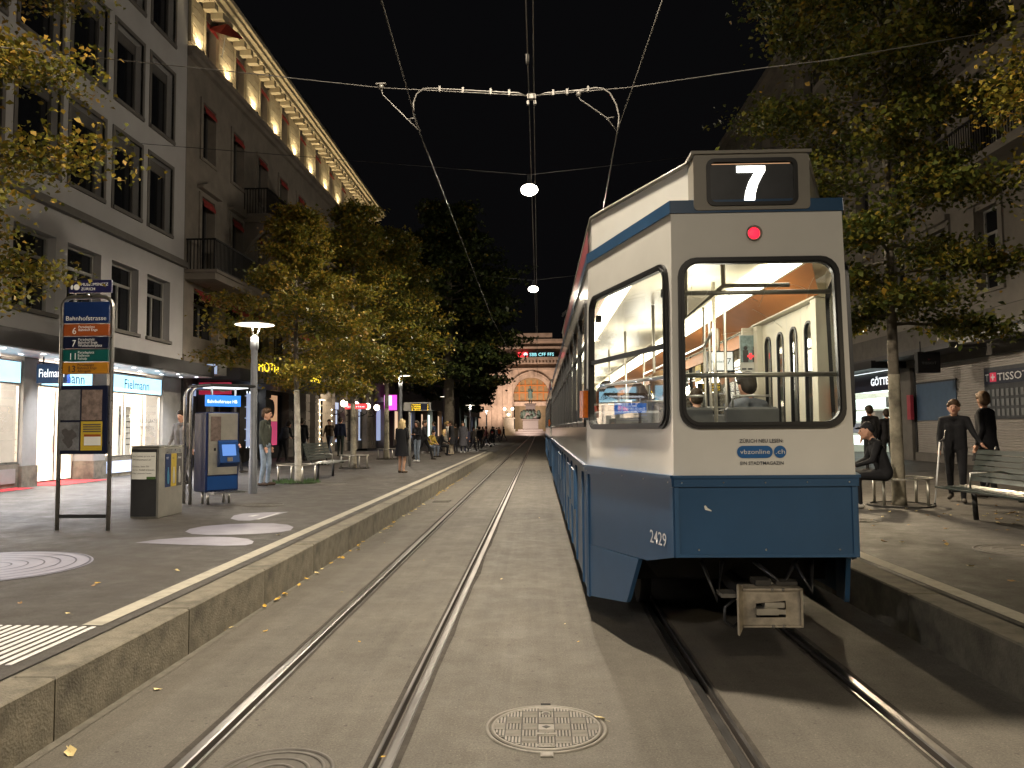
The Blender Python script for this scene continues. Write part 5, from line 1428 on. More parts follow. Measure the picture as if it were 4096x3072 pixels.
# small posters on the window line of the right wall
for k in range(3):
    y0 = YR + 5.2 + k * 1.6
    ps = MB(); ps.box(XC + 1.015, XC + 1.022, y0, y0 + .42, 2.42, 2.68); pw = ps.build('window_advert', ('paperwhite', 'paperyellow', 'postergreen')[k], car1)
    ps = MB(); ps.box(XC + 1.010, XC + 1.014, y0 + .06, y0 + .36, 2.52, 2.60); ps.build('advert_band', ('signblue', 'paperdark', 'signred')[k], pw)
# ================================================================== overhead wires
YH = 8.9
def wire(pts, label, r=.006, name='overhead_wire', mat='wire'):
    mb = MB(); mb.tube(pts, r, 5)
    return tag(mb.build(name, mat), label, 'wire')
pmat('wire', (0.10, 0.095, 0.085), 0.4, 0.7, var=0.1)
pmat('wirebright', (0.085, 0.08, 0.072), 0.5, 0.4, var=0.1)
aL, aR = yp(906, 285, YH), yp(1333, 285, YH)
wire([yp(806, -60, 6.2), aL, (-1.45, 24, 5.2), (-1.2, 42, 5.2), (-1.4, 70, 5.2)], 'contact wire over the empty left track', .0075)
wire([yp(1452, -60, 6.4), aR, (1.45, 24, 5.2), (1.6, 45, 5.2), (1.5, 70, 5.2)], 'contact wire over the tram on the right track', .0075)
hub = yp(1148, 210, YH)
for k, (dx, lb) in enumerate(((-.03, 'left of the two close feeder wires along the street middle'), (.03, 'right of the two close feeder wires along the street middle'))):
    wire([(hub.x + dx * 1.3, 3, hub.z + .05), (hub.x + dx, YH, hub.z - .02), (hub.x + .0 + dx * .9, 21, hub.z + .05), (hub.x + dx * .8, 60, hub.z + .1)], lb, .0065)
cs = thing('span_wire', 'cross span wire with hub and two curved arms carrying the contact wires', 'overhead wire', (hub.x, YH, 0))
mb = MB(); mb.tube([yp(-420, 60, YH), yp(600, 165, YH), yp(640, 170, YH), yp(825, 190, YH), yp(1148, 207, YH), yp(1350, 190, YH), yp(1640, 148, YH), yp(1790, 130, YH), yp(2600, -10, YH)], .006, 5); mb.build('cable', 'wirebright', cs)
mb = MB(); mb.box(hub.x - .05, hub.x + .05, YH - .03, YH + .03, hub.z - .035, hub.z + .04, .012); mb.box(hub.x - .055, hub.x - .025, YH - .02, YH + .02, hub.z - .10, hub.z - .036, .01); mb.box(hub.x + .025, hub.x + .055, YH - .02, YH + .02, hub.z - .10, hub.z - .036, .01); mb.build('hub', 'wirebright', cs)
def arm(pts, r=.0105):
    mb = MB(); mb.tube([yp(a, b, YH) for a, b in pts], r, 8); mb.build('arm', 'wirebright', cs)
arm([(1135, 207), (1120, 201), (1060, 198), (930, 191), (915, 192), (900, 203), (893, 222), (893, 245), (899, 265), (907, 284)])
arm([(1163, 207), (1178, 201), (1240, 196), (1285, 190), (1302, 191), (1318, 202), (1331, 225), (1337, 250), (1336, 270), (1333, 286)])
for pts in ([(823, 192), (827, 205), (882, 260), (907, 284)], [(1249, 205), (1252, 214), (1310, 254), (1330, 280)]):
    mb = MB(); mb.tube([yp(a, b, YH) for a, b in pts], .008, 6); mb.build('stay', 'wirebright', cs)
for (a, b) in ((878, 258, ), (1309, 256)):
    mb = MB(); mb.tube([yp(a, b, YH), yp(a + 18, b - 3, YH)], .007, 6); mb.build('cross_tie', 'wirebright', cs)
for (a, b) in ((823, 188), (1250, 204)):
    c = yp(a, b, YH); mb = MB(); mb.ball((c.x, c.y, c.z), .035, 8, 6); mb.box(c.x - .06, c.x + .06, c.y - .02, c.y + .02, c.z + .03, c.z + .045); mb.build('insulator', 'wirebright', cs)
for pts in ([(950, 192), (1000, 195), (1060, 198), (1100, 200)], [(1195, 200), (1225, 198), (1270, 192)]):
    for (a, b) in pts:
        c = yp(a, b, YH); mb = MB(); mb.box(c.x - .012, c.x + .012, c.y - .02, c.y + .02, c.z - .035, c.z + .03); mb.build('clip', 'wirebright', cs)
c = yp(1141, 135, 7.9); mb = MB(); mb.lathe([(.01, -.06), (.02, -.05), (.02, .05), (.01, .06)], (hub.x - .035, 8.0, hub.z + .02), 8); mb.build('feeder_insulator', 'castdark', cs)

# ================================================================== stop sign frame
p0, p1 = gp(120, 1146), gp(236, 1146)
ys = (p0.y + p1.y) / 2
g0 = gz(-6)
x0, x1 = p0.x, p1.x
s = thing('stop_sign', 'tall tram stop sign frame with coloured line panels and map board', 'sign', (x0, ys, g0))
zt = yp(180, 642, ys).z
def sy(py): return yp(180, py, ys).z
pts = [(x0, ys, g0)]
pts += [(x0, ys, zt - .14)] + [(x0 + .14 - .14 * math.cos(a), ys, zt - .14 + .14 * math.sin(a)) for a in np.linspace(.3, 1.4, 4)] + [(x0 + .15, ys, zt), (x1 - .15, ys, zt)] + [(x1 - .14 + .14 * math.sin(a), ys, zt - .14 + .14 * math.cos(a)) for a in np.linspace(.15, 1.4, 4)] + [(x1, ys, zt - .14), (x1, ys, g0)]
mb = MB(); mb.tube(pts, .028, 10); mb.build('frame', 'steel', s)
mb = MB(); mb.box(x0 + .03, x1 - .03, ys - .015, ys + .015, sy(1119), sy(1111)); mb.build('crossbar', 'darkmetal', s)
pa, pb = x0 + .04, x1 - .04
def spanel(y0, y1, mat, name='line_panel'):
    mb = MB(); mb.box(pa, pb, ys - .03, ys + .03, sy(y1), sy(y0), .004); return mb.build(name, mat, s)
spanel(653, 699, 'signblue', 'name_panel')
text('Bahnhofstrasse', (pa + .03, ys - .03, sy(693)), (1, 0, 0), (0, 0, 1), .062, 'decalwhite', s, width=pb - pa - .06)
for k, (a, b, mt, num, lines, tm) in enumerate(((701, 726, 'signorange', '6', ('Paradeplatz', 'Bahnhof Enge'), 'decalwhite'), (728, 753, 'signdark', '7', ('Paradeplatz', 'Bahnhof Enge', 'Wollishoferplatz'), 'decalwhite'), (756, 781, 'signgreen', '11', ('Paradeplatz', 'Bellevue', 'Rehalp'), 'decalwhite'), (783, 808, 'signyellow', '13', ('Paradeplatz', 'Bahnhof Enge', 'Albisgütli'), 'signdark'))):
    spanel(a, b, mt)
    text(num, (pa + .175, ys - .03, sy(b - 4)), (1, 0, 0), (0, 0, 1), .088, tm, s, align='RIGHT')
    for j, ln in enumerate(lines):
        text(ln, (pa + .205, ys - .03, sy(a + 8.3 + 6.6 * j)), (1, 0, 0), (0, 0, 1), .034, tm, s)
mb = MB(); mb.box(x0 + .09, x1 - .02, ys - .02, ys + .02, sy(633), sy(606)); mb.build('header_panel', 'signnavy', s)
mb = MB(); mb.tube([((x0 + x1) / 2, ys, zt), ((x0 + x1) / 2, ys, sy(633))], .02, 6); mb.build('header_post', 'steel', s)
text('MUSEUMSNETZ', (x0 + .26, ys - .02, sy(618)), (1, 0, 0), (0, 0, 1), .038, 'decalwhite', s, width=.37)
text('ZÜRICH', (x0 + .26, ys - .02, sy(628)), (1, 0, 0), (0, 0, 1), .038, 'decalwhite', s, width=.19)
for (cxx, rr_) in ((x0 + .135, .035), (x0 + .20, .04)):
    mb = MB(); mb.lathe([(0.0001, 0), (rr_, 0)], (0, 0, 0), 16); mb.v = [(cxx + v[0] * (0.5 if cxx < x0 + .15 else 1), ys - .024, sy(621) + v[1]) for v in mb.v]; mb.build('header_emblem', 'decalwhite', s)
mb = MB(); mb.box(x0 + .035, x1 - .035, ys - .04, ys + .04, sy(981), sy(833), .006); bd = mb.build('map_board', 'signdark', s)
for (a, b, c_, d_, mt) in ((131, 178, 842, 908, 'mapgrey'), (180, 225, 842, 908, 'mapcolour'), (131, 176, 912, 973, 'mapgrey'), (178, 225, 910, 973, 'paperyellow')):
    q0, q1 = yp(a, d_, ys), yp(b, c_, ys)
    mb = MB(); mb.box(q0.x, q1.x, ys - .046, ys - .041, q0.z, q1.z); mb.build('map_sheet', mt, bd)
q0, q1 = yp(186, 962, ys), yp(222, 943, ys); mb = MB(); mb.box(q0.x, q1.x, ys - .05, ys - .0465, q0.z, q1.z); mb.build('timetable', 'paperwhite', bd)
q0, q1 = yp(186, 943, ys), yp(222, 938, ys); mb = MB(); mb.box(q0.x, q1.x, ys - .05, ys - .0465, q0.z, q1.z); mb.build('timetable_band', 'signorange', bd)
for k in range(4):
    q0, q1 = yp(184, 916 + k * 5, ys), yp(222, 918 + k * 5, ys); mb = MB(); mb.box(q0.x, q1.x, ys - .05, ys - .0465, q1.z, q0.z); mb.build('timetable_line', 'paperdark', bd)
rr = random.Random(8)
mb = MB(); cc = yp(153, 943, ys)
mb.poly([(cc.x + (.085 + .03 * math.sin(5 * a + 1)) * math.cos(a), ys - .0475, cc.z + (.12 + .04 * math.sin(3 * a)) * math.sin(a)) for a in np.linspace(0, 2 * math.pi, 22, endpoint=False)]); mb.build('zone_map', 'paperdark', bd, recalc=False)

# ================================================================== recycling bin
pc = gp(341, 1120); gb = gz(pc.x); zb = yp(341, 966, pc.y).z
wl = yp(281, 1112, pc.y).x
b = thing('recycling_bin', 'boxy stainless steel recycling bin with poster beside the stop sign', 'bin', (pc.x, pc.y, gb))
bxx0, bxx1, by0, by1 = wl, pc.x, pc.y, pc.y + .78
mb = MB(); mb.box(bxx0, bxx1, by0, by1, gb, zb, .012); mb.build('body', 'brushed', b)
mb = MB(); mb.box(bxx0 + .01, bxx1 - .03, by0 - .012, by0 - .001, gb + .03, zb - .03); fp_ = mb.build('front_panel', 'darkmetal', b)
ph = zb - gb
mb = MB(); mb.box(bxx0 + .02, bxx1 - .04, by0 - .018, by0 - .0125, gb + ph * .55, gb + ph * .93); ps = mb.build('poster', 'paperwhite', fp_)
for k, t_ in enumerate(('Sie hatten ja wie sein', 'Wochenwasser? Ja!', '', 'Danke, dass Sie', 'ihren Abfall trennen.', 'Die Umwelt freuts.')):
    if t_: text(t_, (bxx0 + .035, by0 - .018, gb + ph * (.865 - .048 * k)), (1, 0, 0), (0, 0, 1), .022, 'paperdark', ps, width=min(.34, .0165 * len(t_)))
mb = MB(); mb.box(bxx0 + .25, bxx1 - .04, by0 - .020, by0 - .0185, gb + ph * .55, gb + ph * .585); mb.build('poster_band', 'grassgreen', ps)
for k, (mt, m2, tx) in enumerate((('signblue', 'coollit2', 'PET'), ('paperyellow', 'paperwhite', 'Alu'), ('paperdark', 'paperwhite', 'Abfall'))):
    if m2 not in M: pmat(m2, (0.10, 0.35, 0.55), .5, var=.1)
    ya = by0 + .20 + k * .185
    mb = MB(); mb.box(bxx1 + .001, bxx1 + .006, ya, ya + .17, gb + ph * .42, gb + ph * .90); l_ = mb.build('label_panel', mt, b)
    mb = MB(); yc = ya + .085
    mb.lathe([(.0, .0), (.035, .01), (.04, .12), (.03, .18), (.015, .23), (.015, .26), (.0, .26)], (0, 0, 0), 10); mb.v = [(bxx1 + .008 + abs(v[0]) * .05, yc + v[1], gb + ph * .46 + v[2]) for v in mb.v]; mb.build('bottle_picture', m2, l_)
    text(tx, (bxx1 + .006, ya + .02, gb + ph * .82), (0, 1, 0), (0, 0, 1), .035, 'decalwhite' if k != 1 else 'decaldark', l_)
    mb = MB(); mb.box(bxx1 + .001, bxx1 + .004, ya + .01, ya + .16, gb + ph * .915, gb + ph * .965); mb.build('slot', 'steel', b)
mb = MB(); mb.box(bxx0 - .006, bxx1 + .006, by0 - .006, by1 + .006, zb + .001, zb + .02, .005); mb.build('lid', 'brushed', b)

# ================================================================== ticket machine
tq = gp(430, 1094)
t = thing('ticket_machine', 'blue ticket machine under a small lit canopy beside the bin', 'ticket machine', (tq.x + .06, tq.y + .55, gz(tq.x)), R(50))
W, D_ = .62, .42
z0, z1 = .22, 1.64
mb = MB(); mb.box(-W / 2, W / 2, -D_ / 2, D_ / 2, z0, z1, .02); mb.build('cabinet', 'plasticnavy', t)
mb = MB(); mb.box(-W / 2 + .04, W / 2 - .03, -D_ / 2 - .02, -D_ / 2 - .001, .52, z1 - .02, .006); fr = mb.build('front_plate', 'brushed', t)
mb = MB(); mb.box(-W / 2 + .08, -W / 2 + .27, -D_ / 2 - .024, -D_ / 2 - .0205, 1.12, 1.56); mb.build('zone_map', 'mapcolour', fr)
mb = MB(); mb.add([(-.10, -.23, .66), (.27, -.23, .66), (.27, -.23, 1.14), (-.10, -.23, 1.14), (-.10, -.34, .74), (.27, -.34, .74), (.27, -.27, 1.10), (-.10, -.27, 1.10)], [(4, 5, 6, 7), (0, 1, 5, 4), (2, 3, 7, 6), (1, 2, 6, 5), (3, 0, 4, 7)]); cs_ = mb.build('console', 'plasticblue', t)
mb = MB(); mb.add([(-.05, -.327, .86), (.21, -.327, .86), (.21, -.287, 1.06), (-.05, -.287, 1.06)], [(0, 1, 2, 3)]); mb.build('touch_screen', 'screenblue', cs_, recalc=False)
mb = MB(); mb.box(.03, .13, -.345, -.335, .76, .83); mb.build('tray', 'coupler', cs_)
mb = MB(); mb.box(-.17, -.13, -.235, -.232, .95, 1.0); mb.build('card_slot', 'blackmetal', fr)
mb = MB(); mb.box(-.28, .28, -.225, -.211, .26, .50); mb.build('base_panel', 'plasticblue', t)
mb = MB(); mb.box(-.30, .32, -.50, -.24, .20, .22)
for k in range(8): mb.box(-.28 + k * .075, -.25 + k * .075, -.51, -.25, .222, .235)
mb.build('step_grate', 'steel', t)
for (x, y) in ((-.2, -.1), (.2, -.1), (-.2, .1), (.2, .1)):
    mb = MB(); mb.tube([(x, y, 0), (x, y, z0)], .025, 8); mb.build('leg', 'steel', t)
for k, y in enumerate((.12, .36)):
    mb = MB(); mb.tube([(-.42, y, 0), (-.42, y, 1.92), (-.41, y, 2.0), (-.37, y, 2.06), (-.30, y, 2.08), (.42, y, 2.08)], .03, 10); mb.build('canopy_post', 'steel', t)
mb = MB(); mb.box(-.34, .52, -.42, .42, 2.085, 2.14, .015); cnp = mb.build('canopy', 'darkmetal', t)
mb = MB(); mb.box(-.25, .42, -.34, .05, 2.07, 2.084); mb.build('canopy_light', 'whitebox', cnp)
mb = MB(); mb.box(-.33, .33, -.235, -.20, 1.74, 1.94); sg = mb.build('name_sign', 'bluelit', t)
text('Bahnhofstrasse HB', (-.30, -.235, 1.80), (1, 0, 0), (0, 0, 1), .06, 'whitebox', sg, width=.56)
for x in (-.2, .25):
    mb = MB(); mb.tube([(x, -.19, 1.64), (x, -.19, 2.08)], .02, 8); mb.build('sign_post', 'steel', t)

# ================================================================== benches
def make_bench(label, loc, rz):
    """long axis along local Y, faces local +X"""
    b = thing('park_bench', label, 'bench', loc, rz, group='slatted green benches on the platforms'); local(b)
    L_ = 2.3
    for k in range(6):
        mb = MB(); mb.box(-.02 + k * .085, .045 + k * .085, -L_ / 2, L_ / 2, .43 - .004 * k, .455 - .004 * k, .008); mb.build('seat_slat', 'benchgreen', b)
    for k in range(6):
        z = .52 + k * .075; x = -.06 - k * .022
        mb = MB(); mb.add([(x, -L_ / 2, z), (x + .026, -L_ / 2, z - .006), (x + .010, -L_ / 2, z + .056), (x - .016, -L_ / 2, z + .058), (x, L_ / 2, z), (x + .026, L_ / 2, z - .006), (x + .010, L_ / 2, z + .056), (x - .016, L_ / 2, z + .058)], [(0, 1, 2, 3), (7, 6, 5, 4), (0, 4, 5, 1), (1, 5, 6, 2), (2, 6, 7, 3), (3, 7, 4, 0)]); mb.build('back_slat', 'benchgreen', b)
    for y in (-.75, .75):
        mb = MB(); mb.tube([(.12, y, 0), (.14, y, .40)], .035, 8); mb.tube([(-.10, y, .40), (.44, y, .40)], .022, 6); mb.tube([(-.02, y, .40), (-.06, y, .5), (-.20, y, 1.0)], .02, 6); mb.build('leg', 'darkmetal', b)
    for y in (-.35,):
        mb = MB(); mb.tube([(.40, y, .46), (.40, y, .66), (.0, y, .68), (-.1, y, .66)], .014, 6); mb.build('armrest', 'steel', b)
    return b
make_bench('dark green slatted bench seen from behind between the left platform trees', (-5.95, 20.9, gz(-5.9)), 0)
make_bench('dark green slatted bench facing the tram at the right edge', (6.13, 10.15, gz(6.1)), R(180))
lt = MB()
rr = random.Random(4)
for k in range(14):
    a = rr.uniform(0, 6.28); lt.add([(5.95 + rr.uniform(-.1, .1), 9.35 + rr.uniform(-.15, .15), gz(6) + .47 + rr.uniform(0, .12)) for _ in range(3)], [(0, 1, 2)])
tag(lt.build('crumpled_wrapper', 'steel', recalc=False), 'crumpled shiny wrapper lying on the right bench seat', 'litter')

# ================================================================== tree guards, information board
def guard(x, y, label, r=.46, posts=4):
    z = gz(x, y)
    t = thing('tree_guard', label, 'tree guard', (x, y, z), group='round rail guards about the platform trees')
    mb = MB(); pts = [(x + r * math.cos(a), y + r * math.sin(a), z + .45) for a in np.linspace(0, 2 * math.pi, 33)]
    for a, b_ in zip(pts[:-1], pts[1:]):
        pass
    mb.lathe([(r - .03, .44), (r + .03, .44), (r + .03, .462), (r - .03, .462), (r - .03, .44)], (x, y, z), 36, False); mb.build('ring_rail', 'brushed', t)
    for k in range(posts):
        a = .6 + 2 * math.pi * k / posts
        mb = MB(); c, s_ = math.cos(a), math.sin(a); mb.tube([(x + r * c, y + r * s_, z), (x + r * c, y + r * s_, z + .44)], .024, 8); mb.build('post', 'brushed', t)
    mb = MB(); mb.lathe([(r + .05, .0), (r + .05, .03), (r + .0, .03), (r + .0, .0)], (x, y, z), 32, False); mb.build('base_ring', 'castdark', t)
    mb = MB(); mb.lathe([(.0001, .012), (r, .012)], (x, y, z), 24); mb.build('tree_pit', 'soil', t)
    return t
TREES = []
for (px, py, lb) in ((641, 1043, 'ring rail guard around the white trunked tree nearest on left'), (765, 1012, 'ring rail guard around the tree behind the left bench'), (838, 992, 'ring rail guard around the tree near the blonde pedestrian')):
    q = gp(px, py); TREES.append(q); guard(q.x, q.y, lb)
qr = gp(1946, 1092); guard(qr.x, qr.y, 'ring rail guard with a seated man, right platform')
gm = MB(); rr = random.Random(2); q = TREES[0]
for k in range(500):
    a, r_ = rr.uniform(0, 6.28), .6 * math.sqrt(rr.random()); x, y = q.x + r_ * math.cos(a), q.y + r_ * math.sin(a); h = rr.uniform(.03, .12); a2 = rr.uniform(0, 6.28)
    z = gz(x) + .01
    gm.add([(x - .008, y, z), (x + .008, y, z), (x + .04 * math.cos(a2), y + .04 * math.sin(a2), z + h)], [(0, 1, 2)])
tag(gm.build('grass_tuft', 'grassgreen', recalc=False), 'small patch of grass around the white trunked tree', 'grass', kind='stuff')
# LED departure board
ib = thing('departure_board', 'departure board with yellow lit text behind the blonde pedestrian', 'display', (-4.5, 27.5, gz(-4.5)))
q0, q1 = yp(873, 888, 27.5), yp(930, 869, 27.5)
mb = MB(); mb.box(q0.x, q1.x, 27.4, 27.6, q0.z, q1.z, .01); cs_ = mb.build('case', 'framewhite', ib)
mb = MB(); mb.box(q0.x + .26, q1.x - .03, 27.385, 27.399, q0.z + .04, q1.z - .04); mb.build('screen', 'signdark', cs_)
for k, tx in enumerate(('7 Stettbach', '11 Auzelg', '13 Frankental', '6 Zoo')):
    text(tx, (q0.x + .29, 27.385, q1.z - .105 - k * .062), (1, 0, 0), (0, 0, 1), .043, 'ledyellow', cs_, width=.32)
    text(str((1, 4, 5, 8)[k]) + "'", (q1.x - .06, 27.385, q1.z - .105 - k * .062), (1, 0, 0), (0, 0, 1), .043, 'ledyellow', cs_, align='RIGHT')
mb = MB(); mb.tube([(q0.x + .2, 27.5, gz(-4.5)), (q0.x + .2, 27.5, q1.z)], .05, 8); mb.build('pole', 'framewhite', ib)

# ================================================================== trees
def leaf_mesh(name, cent, size, tint, mat, parent, seed):
    g_ = np.random.default_rng(seed); n = len(cent)
    nrm = g_.normal(size=(n, 3)); nrm[:, 2] = np.abs(nrm[:, 2]) + .5; nrm /= np.linalg.norm(nrm, axis=1)[:, None]
    a = g_.normal(size=(n, 3)); a -= (a * nrm).sum(1)[:, None] * nrm; a /= np.linalg.norm(a, axis=1)[:, None]
    b_ = np.cross(nrm, a)
    s_ = size * g_.uniform(.65, 1.25, n)
    droop = np.array([0, 0, -.18])
    v = np.empty((n, 4, 3))
    v[:, 0] = cent - a * (s_ * .55)[:, None]
    v[:, 1] = cent + b_ * (s_ * .42)[:, None] + a * (s_ * .05)[:, None] + nrm * (s_ * .12)[:, None]
    v[:, 2] = cent + a * (s_ * .60)[:, None] + droop * (s_)[:, None]
    v[:, 3] = cent - b_ * (s_ * .42)[:, None] + a * (s_ * .05)[:, None] + nrm * (s_ * .12)[:, None]
    off = ORG.get(top(parent).name, Vector((0, 0, 0)))
    v -= np.array(off)
    me = bpy.data.meshes.new(name)
    me.vertices.add(n * 4); me.vertices.foreach_set('co', v.ravel())
    me.loops.add(n * 4); me.loops.foreach_set('vertex_index', np.arange(n * 4, dtype=np.int32))
    me.polygons.add(n); me.polygons.foreach_set('loop_start', np.arange(0, n * 4, 4, dtype=np.int32)); 
    me.update(calc_edges=True)
    at = me.attributes.new('tint', 'FLOAT', 'FACE'); at.data.foreach_set('value', np.clip(tint, 0, 1).astype(np.float32))
    me.materials.append(M[mat])
    return link(name, me, parent)
def tree(label, base, h, tr, cb, rad, nleaf, lsize, mat, seed, bark='bark', whiteto=0.0, lean=(0, 0), prof=None, tbias=0.0, name='street_tree', group='street trees', squash=1.0, shift=(0, 0), wmat='barkwhite'):
    t = thing(name, label, 'tree', base, group=group)
    g_ = np.random.default_rng(seed); rr = random.Random(seed)
    x, y, z = base
    prof = prof or (lambda s: math.sin(math.pi * min(1, .12 + .88 * (s ** .75))) ** .7 * (1 - .25 * s))
    def axis(s): return Vector((x + lean[0] * s * h + .06 * math.sin(3 * s + seed) + shift[0] * max(0, s - .25), y + lean[1] * s * h + .06 * math.cos(2.5 * s + seed) + shift[1] * max(0, s - .25), z + s * h))
    tk = MB()
    S = np.concatenate([[0, .01, .025, .05], np.linspace(.09, .92, 12)])
    def trad(s): return max(.02, tr * (1 - .82 * s) + tr * .16 * math.exp(-s * h / .14))
    tk.tube([axis(s) for s in S], [trad(s) for s in S], 12)
    pts = []; 
    nb = max(14, int(h * 4.2))
    for k in range(nb):
        s = cb / h + (1 - cb / h) * ((k + rr.random() * .8) / nb) * .97
        sc_ = (s * h - cb) / (h - cb)
        Rr = rad * prof(max(0, min(1, sc_)))
        p = axis(min(s, .92)); az = k * 2.399 + rr.uniform(-.4, .4)
        up = .15 + .75 * sc_
        ln = Rr * rr.uniform(.75, 1.12)
        dirv = Vector((math.cos(az), math.sin(az) * squash, up * .6))
        q = p.copy(); br = [q.copy()]; steps = 6
        for j in range(steps):
            dd = dirv + Vector((rr.uniform(-.25, .25), rr.uniform(-.25, .25), rr.uniform(-.15, .2) - .06 * j))
            q = q + dd.normalized() * (ln / steps); br.append(q.copy())
        r0 = max(.012, (tr * .22 + .02) * (1 - .6 * s))
        tk.tube(br, [r0 * (1 - .85 * j / steps) for j in range(steps + 1)], 5, caps=False)
        for j in range(2, steps + 1):
            c = br[j]
            for m in range(3 if j > 2 else 2):
                a2 = az + rr.choice((-1, 1)) * rr.uniform(.4, 1.2); l2 = ln * rr.uniform(.18, .36)
                e = c + Vector((math.cos(a2), math.sin(a2), rr.uniform(-.25, .35))) * l2
                if m == 0: tk.tube([c, (c + e) / 2 + Vector((0, 0, .03)), e], [r0 * .3, r0 * .22, r0 * .1], 4, caps=False)
                pts += [c, (c + e) / 2, e, e]
            if j == steps: pts += [c] * 3
    tk.cur = 0
    tko = tk.build('trunk', bark, t, recalc=False)
    if whiteto > 0:
        w = MB(); S2 = [s for s in S if s < whiteto / h] + [whiteto / h]; limemat = wmat; w.tube([axis(s) for s in S2], [trad(s) + .006 for s in S2], 12); w.build('limewash', limemat, t, recalc=False)
    P = np.array([tuple(p) for p in pts])
    idx = g_.integers(0, len(P), nleaf)
    cl = g_.normal(size=len(P)) * .22 + .45 + tbias
    cent = P[idx] + g_.normal(size=(nleaf, 3)) * np.array([.20, .20, .10]) * (rad / 2.2) ** .5
    keep = cent[:, 2] > z + cb * .72
    cent = cent[keep]; idx = idx[keep]
    tint = cl[idx] + g_.normal(size=len(idx)) * .16
    cr = leaf_mesh('crown', cent, lsize, tint, mat, t, seed)
    return t
q = TREES[0]
tree('slim white trunked tree with yellowing leaves nearest on the left platform', (q.x, q.y, gz(q.x)), 7.2, .082, 2.3, 1.95, 27000, .085, 'leaf_gold', 21, tbias=.12, whiteto=2.3, prof=lambda s: (1 - s) ** .62 * (.72 + .55 * math.sin(math.pi * min(1, s * 1.6))) )
q = TREES[1]
tree('yellow green tree second along the left platform behind the bench', (q.x, q.y, gz(q.x)), 9.4, .10, 3.0, 2.2, 26000, .105, 'leaf_olive', 22, tbias=.14, whiteto=2.2, wmat='barkmottle', prof=lambda s: (1 - s) ** .55 * (.75 + .5 * math.sin(math.pi * min(1, s * 1.5))))
q = TREES[2]
tree('green tree third along the left platform behind the departure board', (q.x, q.y, gz(q.x)), 10.6, .115, 3.4, 2.6, 28000, .13, 'leaf_olive', 23, whiteto=2.2, wmat='barkmottle', tbias=.05)
tree('near tree with golden leaves reaching in at the upper left edge', (-7.1, 7.9, gz(-6.6)), 9.5, .16, 2.7, 2.0, 46000, .06, 'leaf_gold', 24, tbias=.12)
tree('big dark tree with thick trunk beyond the left kerb end', (-5.4, 46, gz(-5.4, 46)), 15.5, .36, 4.2, 4.5, 40000, .22, 'leaf_dark', 25, prof=lambda s: (.40 + .62 * math.sin(math.pi * min(1, .1 + s * 1.1))) * (1 - .35 * s), name='old_street_tree')
tree('tall dark tree behind the big trunk at left', (-7.0, 58, gz(-6, 58)), 17.5, .38, 4.6, 4.6, 26000, .30, 'leaf_dark', 26, name='old_street_tree')
tree('far dark tree reaching over the tracks before the station', (-8.2, 76, gz(-8, 76)), 16, .4, 4.6, 4.6, 22000, .36, 'leaf_dark', 27, name='old_street_tree')
tree('farthest dark tree on the left before the station square', (-10, 100, gz(-10, 100)), 16, .4, 4, 4.6, 12000, .5, 'leaf_dark', 28, name='old_street_tree')
tree('spreading gold and green tree behind the tram on the right platform', (qr.x, qr.y, gz(qr.x)), 12.2, .098, 2.9, 2.15, 62000, .08, 'leaf_olive', 29, whiteto=2.15, wmat='barkmottle', lean=(.004, 0), tbias=-.04, prof=lambda s: (.62 + .55 * math.sin(math.pi * min(1, s * 1.25))) * (1 - s * .45))
tree('near tree with golden leaves reaching in at the upper right edge', (6.45, 7.3, gz(6.5)), 9.0, .12, 3.2, 2.0, 36000, .058, 'leaf_gold', 30, tbias=.12)

# ================================================================== fallen leaves
LEAFM = []
for k, mt in enumerate(('leafyellow', 'leafpale', 'leafbrown')):
    for j in range(2):
        rr = random.Random(k * 7 + j)
        me = bpy.data.meshes.new('fallen_leaf')
        n = 9; vv = [(0, 0, .006)]
        for i in range(n):
            a = 2 * math.pi * i / n; r_ = .5 * (1 if i % 2 == 0 else .78) * (1.25 if i == 0 else 1)
            vv.append((r_ * math.cos(a), .62 * r_ * math.sin(a), .05 + .10 * rr.random() + (.12 if i in (3, 4) else 0)))
        vv.append((-.9, .05, .02)); vv.append((-.9, -.0, .02))
        fs = [(0, i + 1, (i + 1) % n + 1) for i in range(n)] + [(0, n + 1, n + 2)]
        me.from_pydata(vv, [], fs); me.materials.append(M[mt]); me.update(); LEAFM.append(me)
def fleaf(x, y, z, s, label, group, k=None, rz=None):
    o = link('fallen_leaf', LEAFM[k if k is not None else random.randrange(6)])
    o.location = (x, y, z + .004); o.scale = (s, s, s); o.rotation_euler = (random.uniform(-.15, .15), random.uniform(-.15, .15), rz if rz is not None else random.uniform(0, 6.28))
    return tag(o, label, 'leaf', group)
for (px, py, s, k, lb) in ((152, 1628, .10, 2, 'large pale fallen leaf at the bottom left of the road'), (1297, 1554, .075, 2, 'pale fallen leaf lying on the rim of the manhole cover'), (340, 1491, .055, 2, 'pale fallen leaf beside the left gutter'), (573, 1365, .05, 0, 'yellow fallen leaf alone on the road left of the rails'), (828, 1637, .03, 0, 'tiny yellow leaf caught in the rail groove at the bottom')):
    q = zp(px, py, 0); fleaf(q.x, q.y, 0, s, lb, None, k)
rr = random.Random(77)
for (px, py, s, k) in ((205, 1534, .05, 3), (262, 1497, .055, 2), (349, 1446, .055, 0), (376, 1432, .04, 2), (402, 1409, .06, 3), (445, 1383, .055, 2), (482, 1365, .04, 0), (500, 1358, .055, 2), (530, 1320, .05, 3), (541, 1317, .06, 2), (553, 1312, .06, 0), (570, 1305, .035, 1), (632, 1265, .06, 0)):
    q = zp(px, py, 0); fleaf(q.x, q.y, .005, s, 'pale or yellow leaf fallen along the foot of the left kerb', 'leaves in the left gutter', k)
y = 7.4
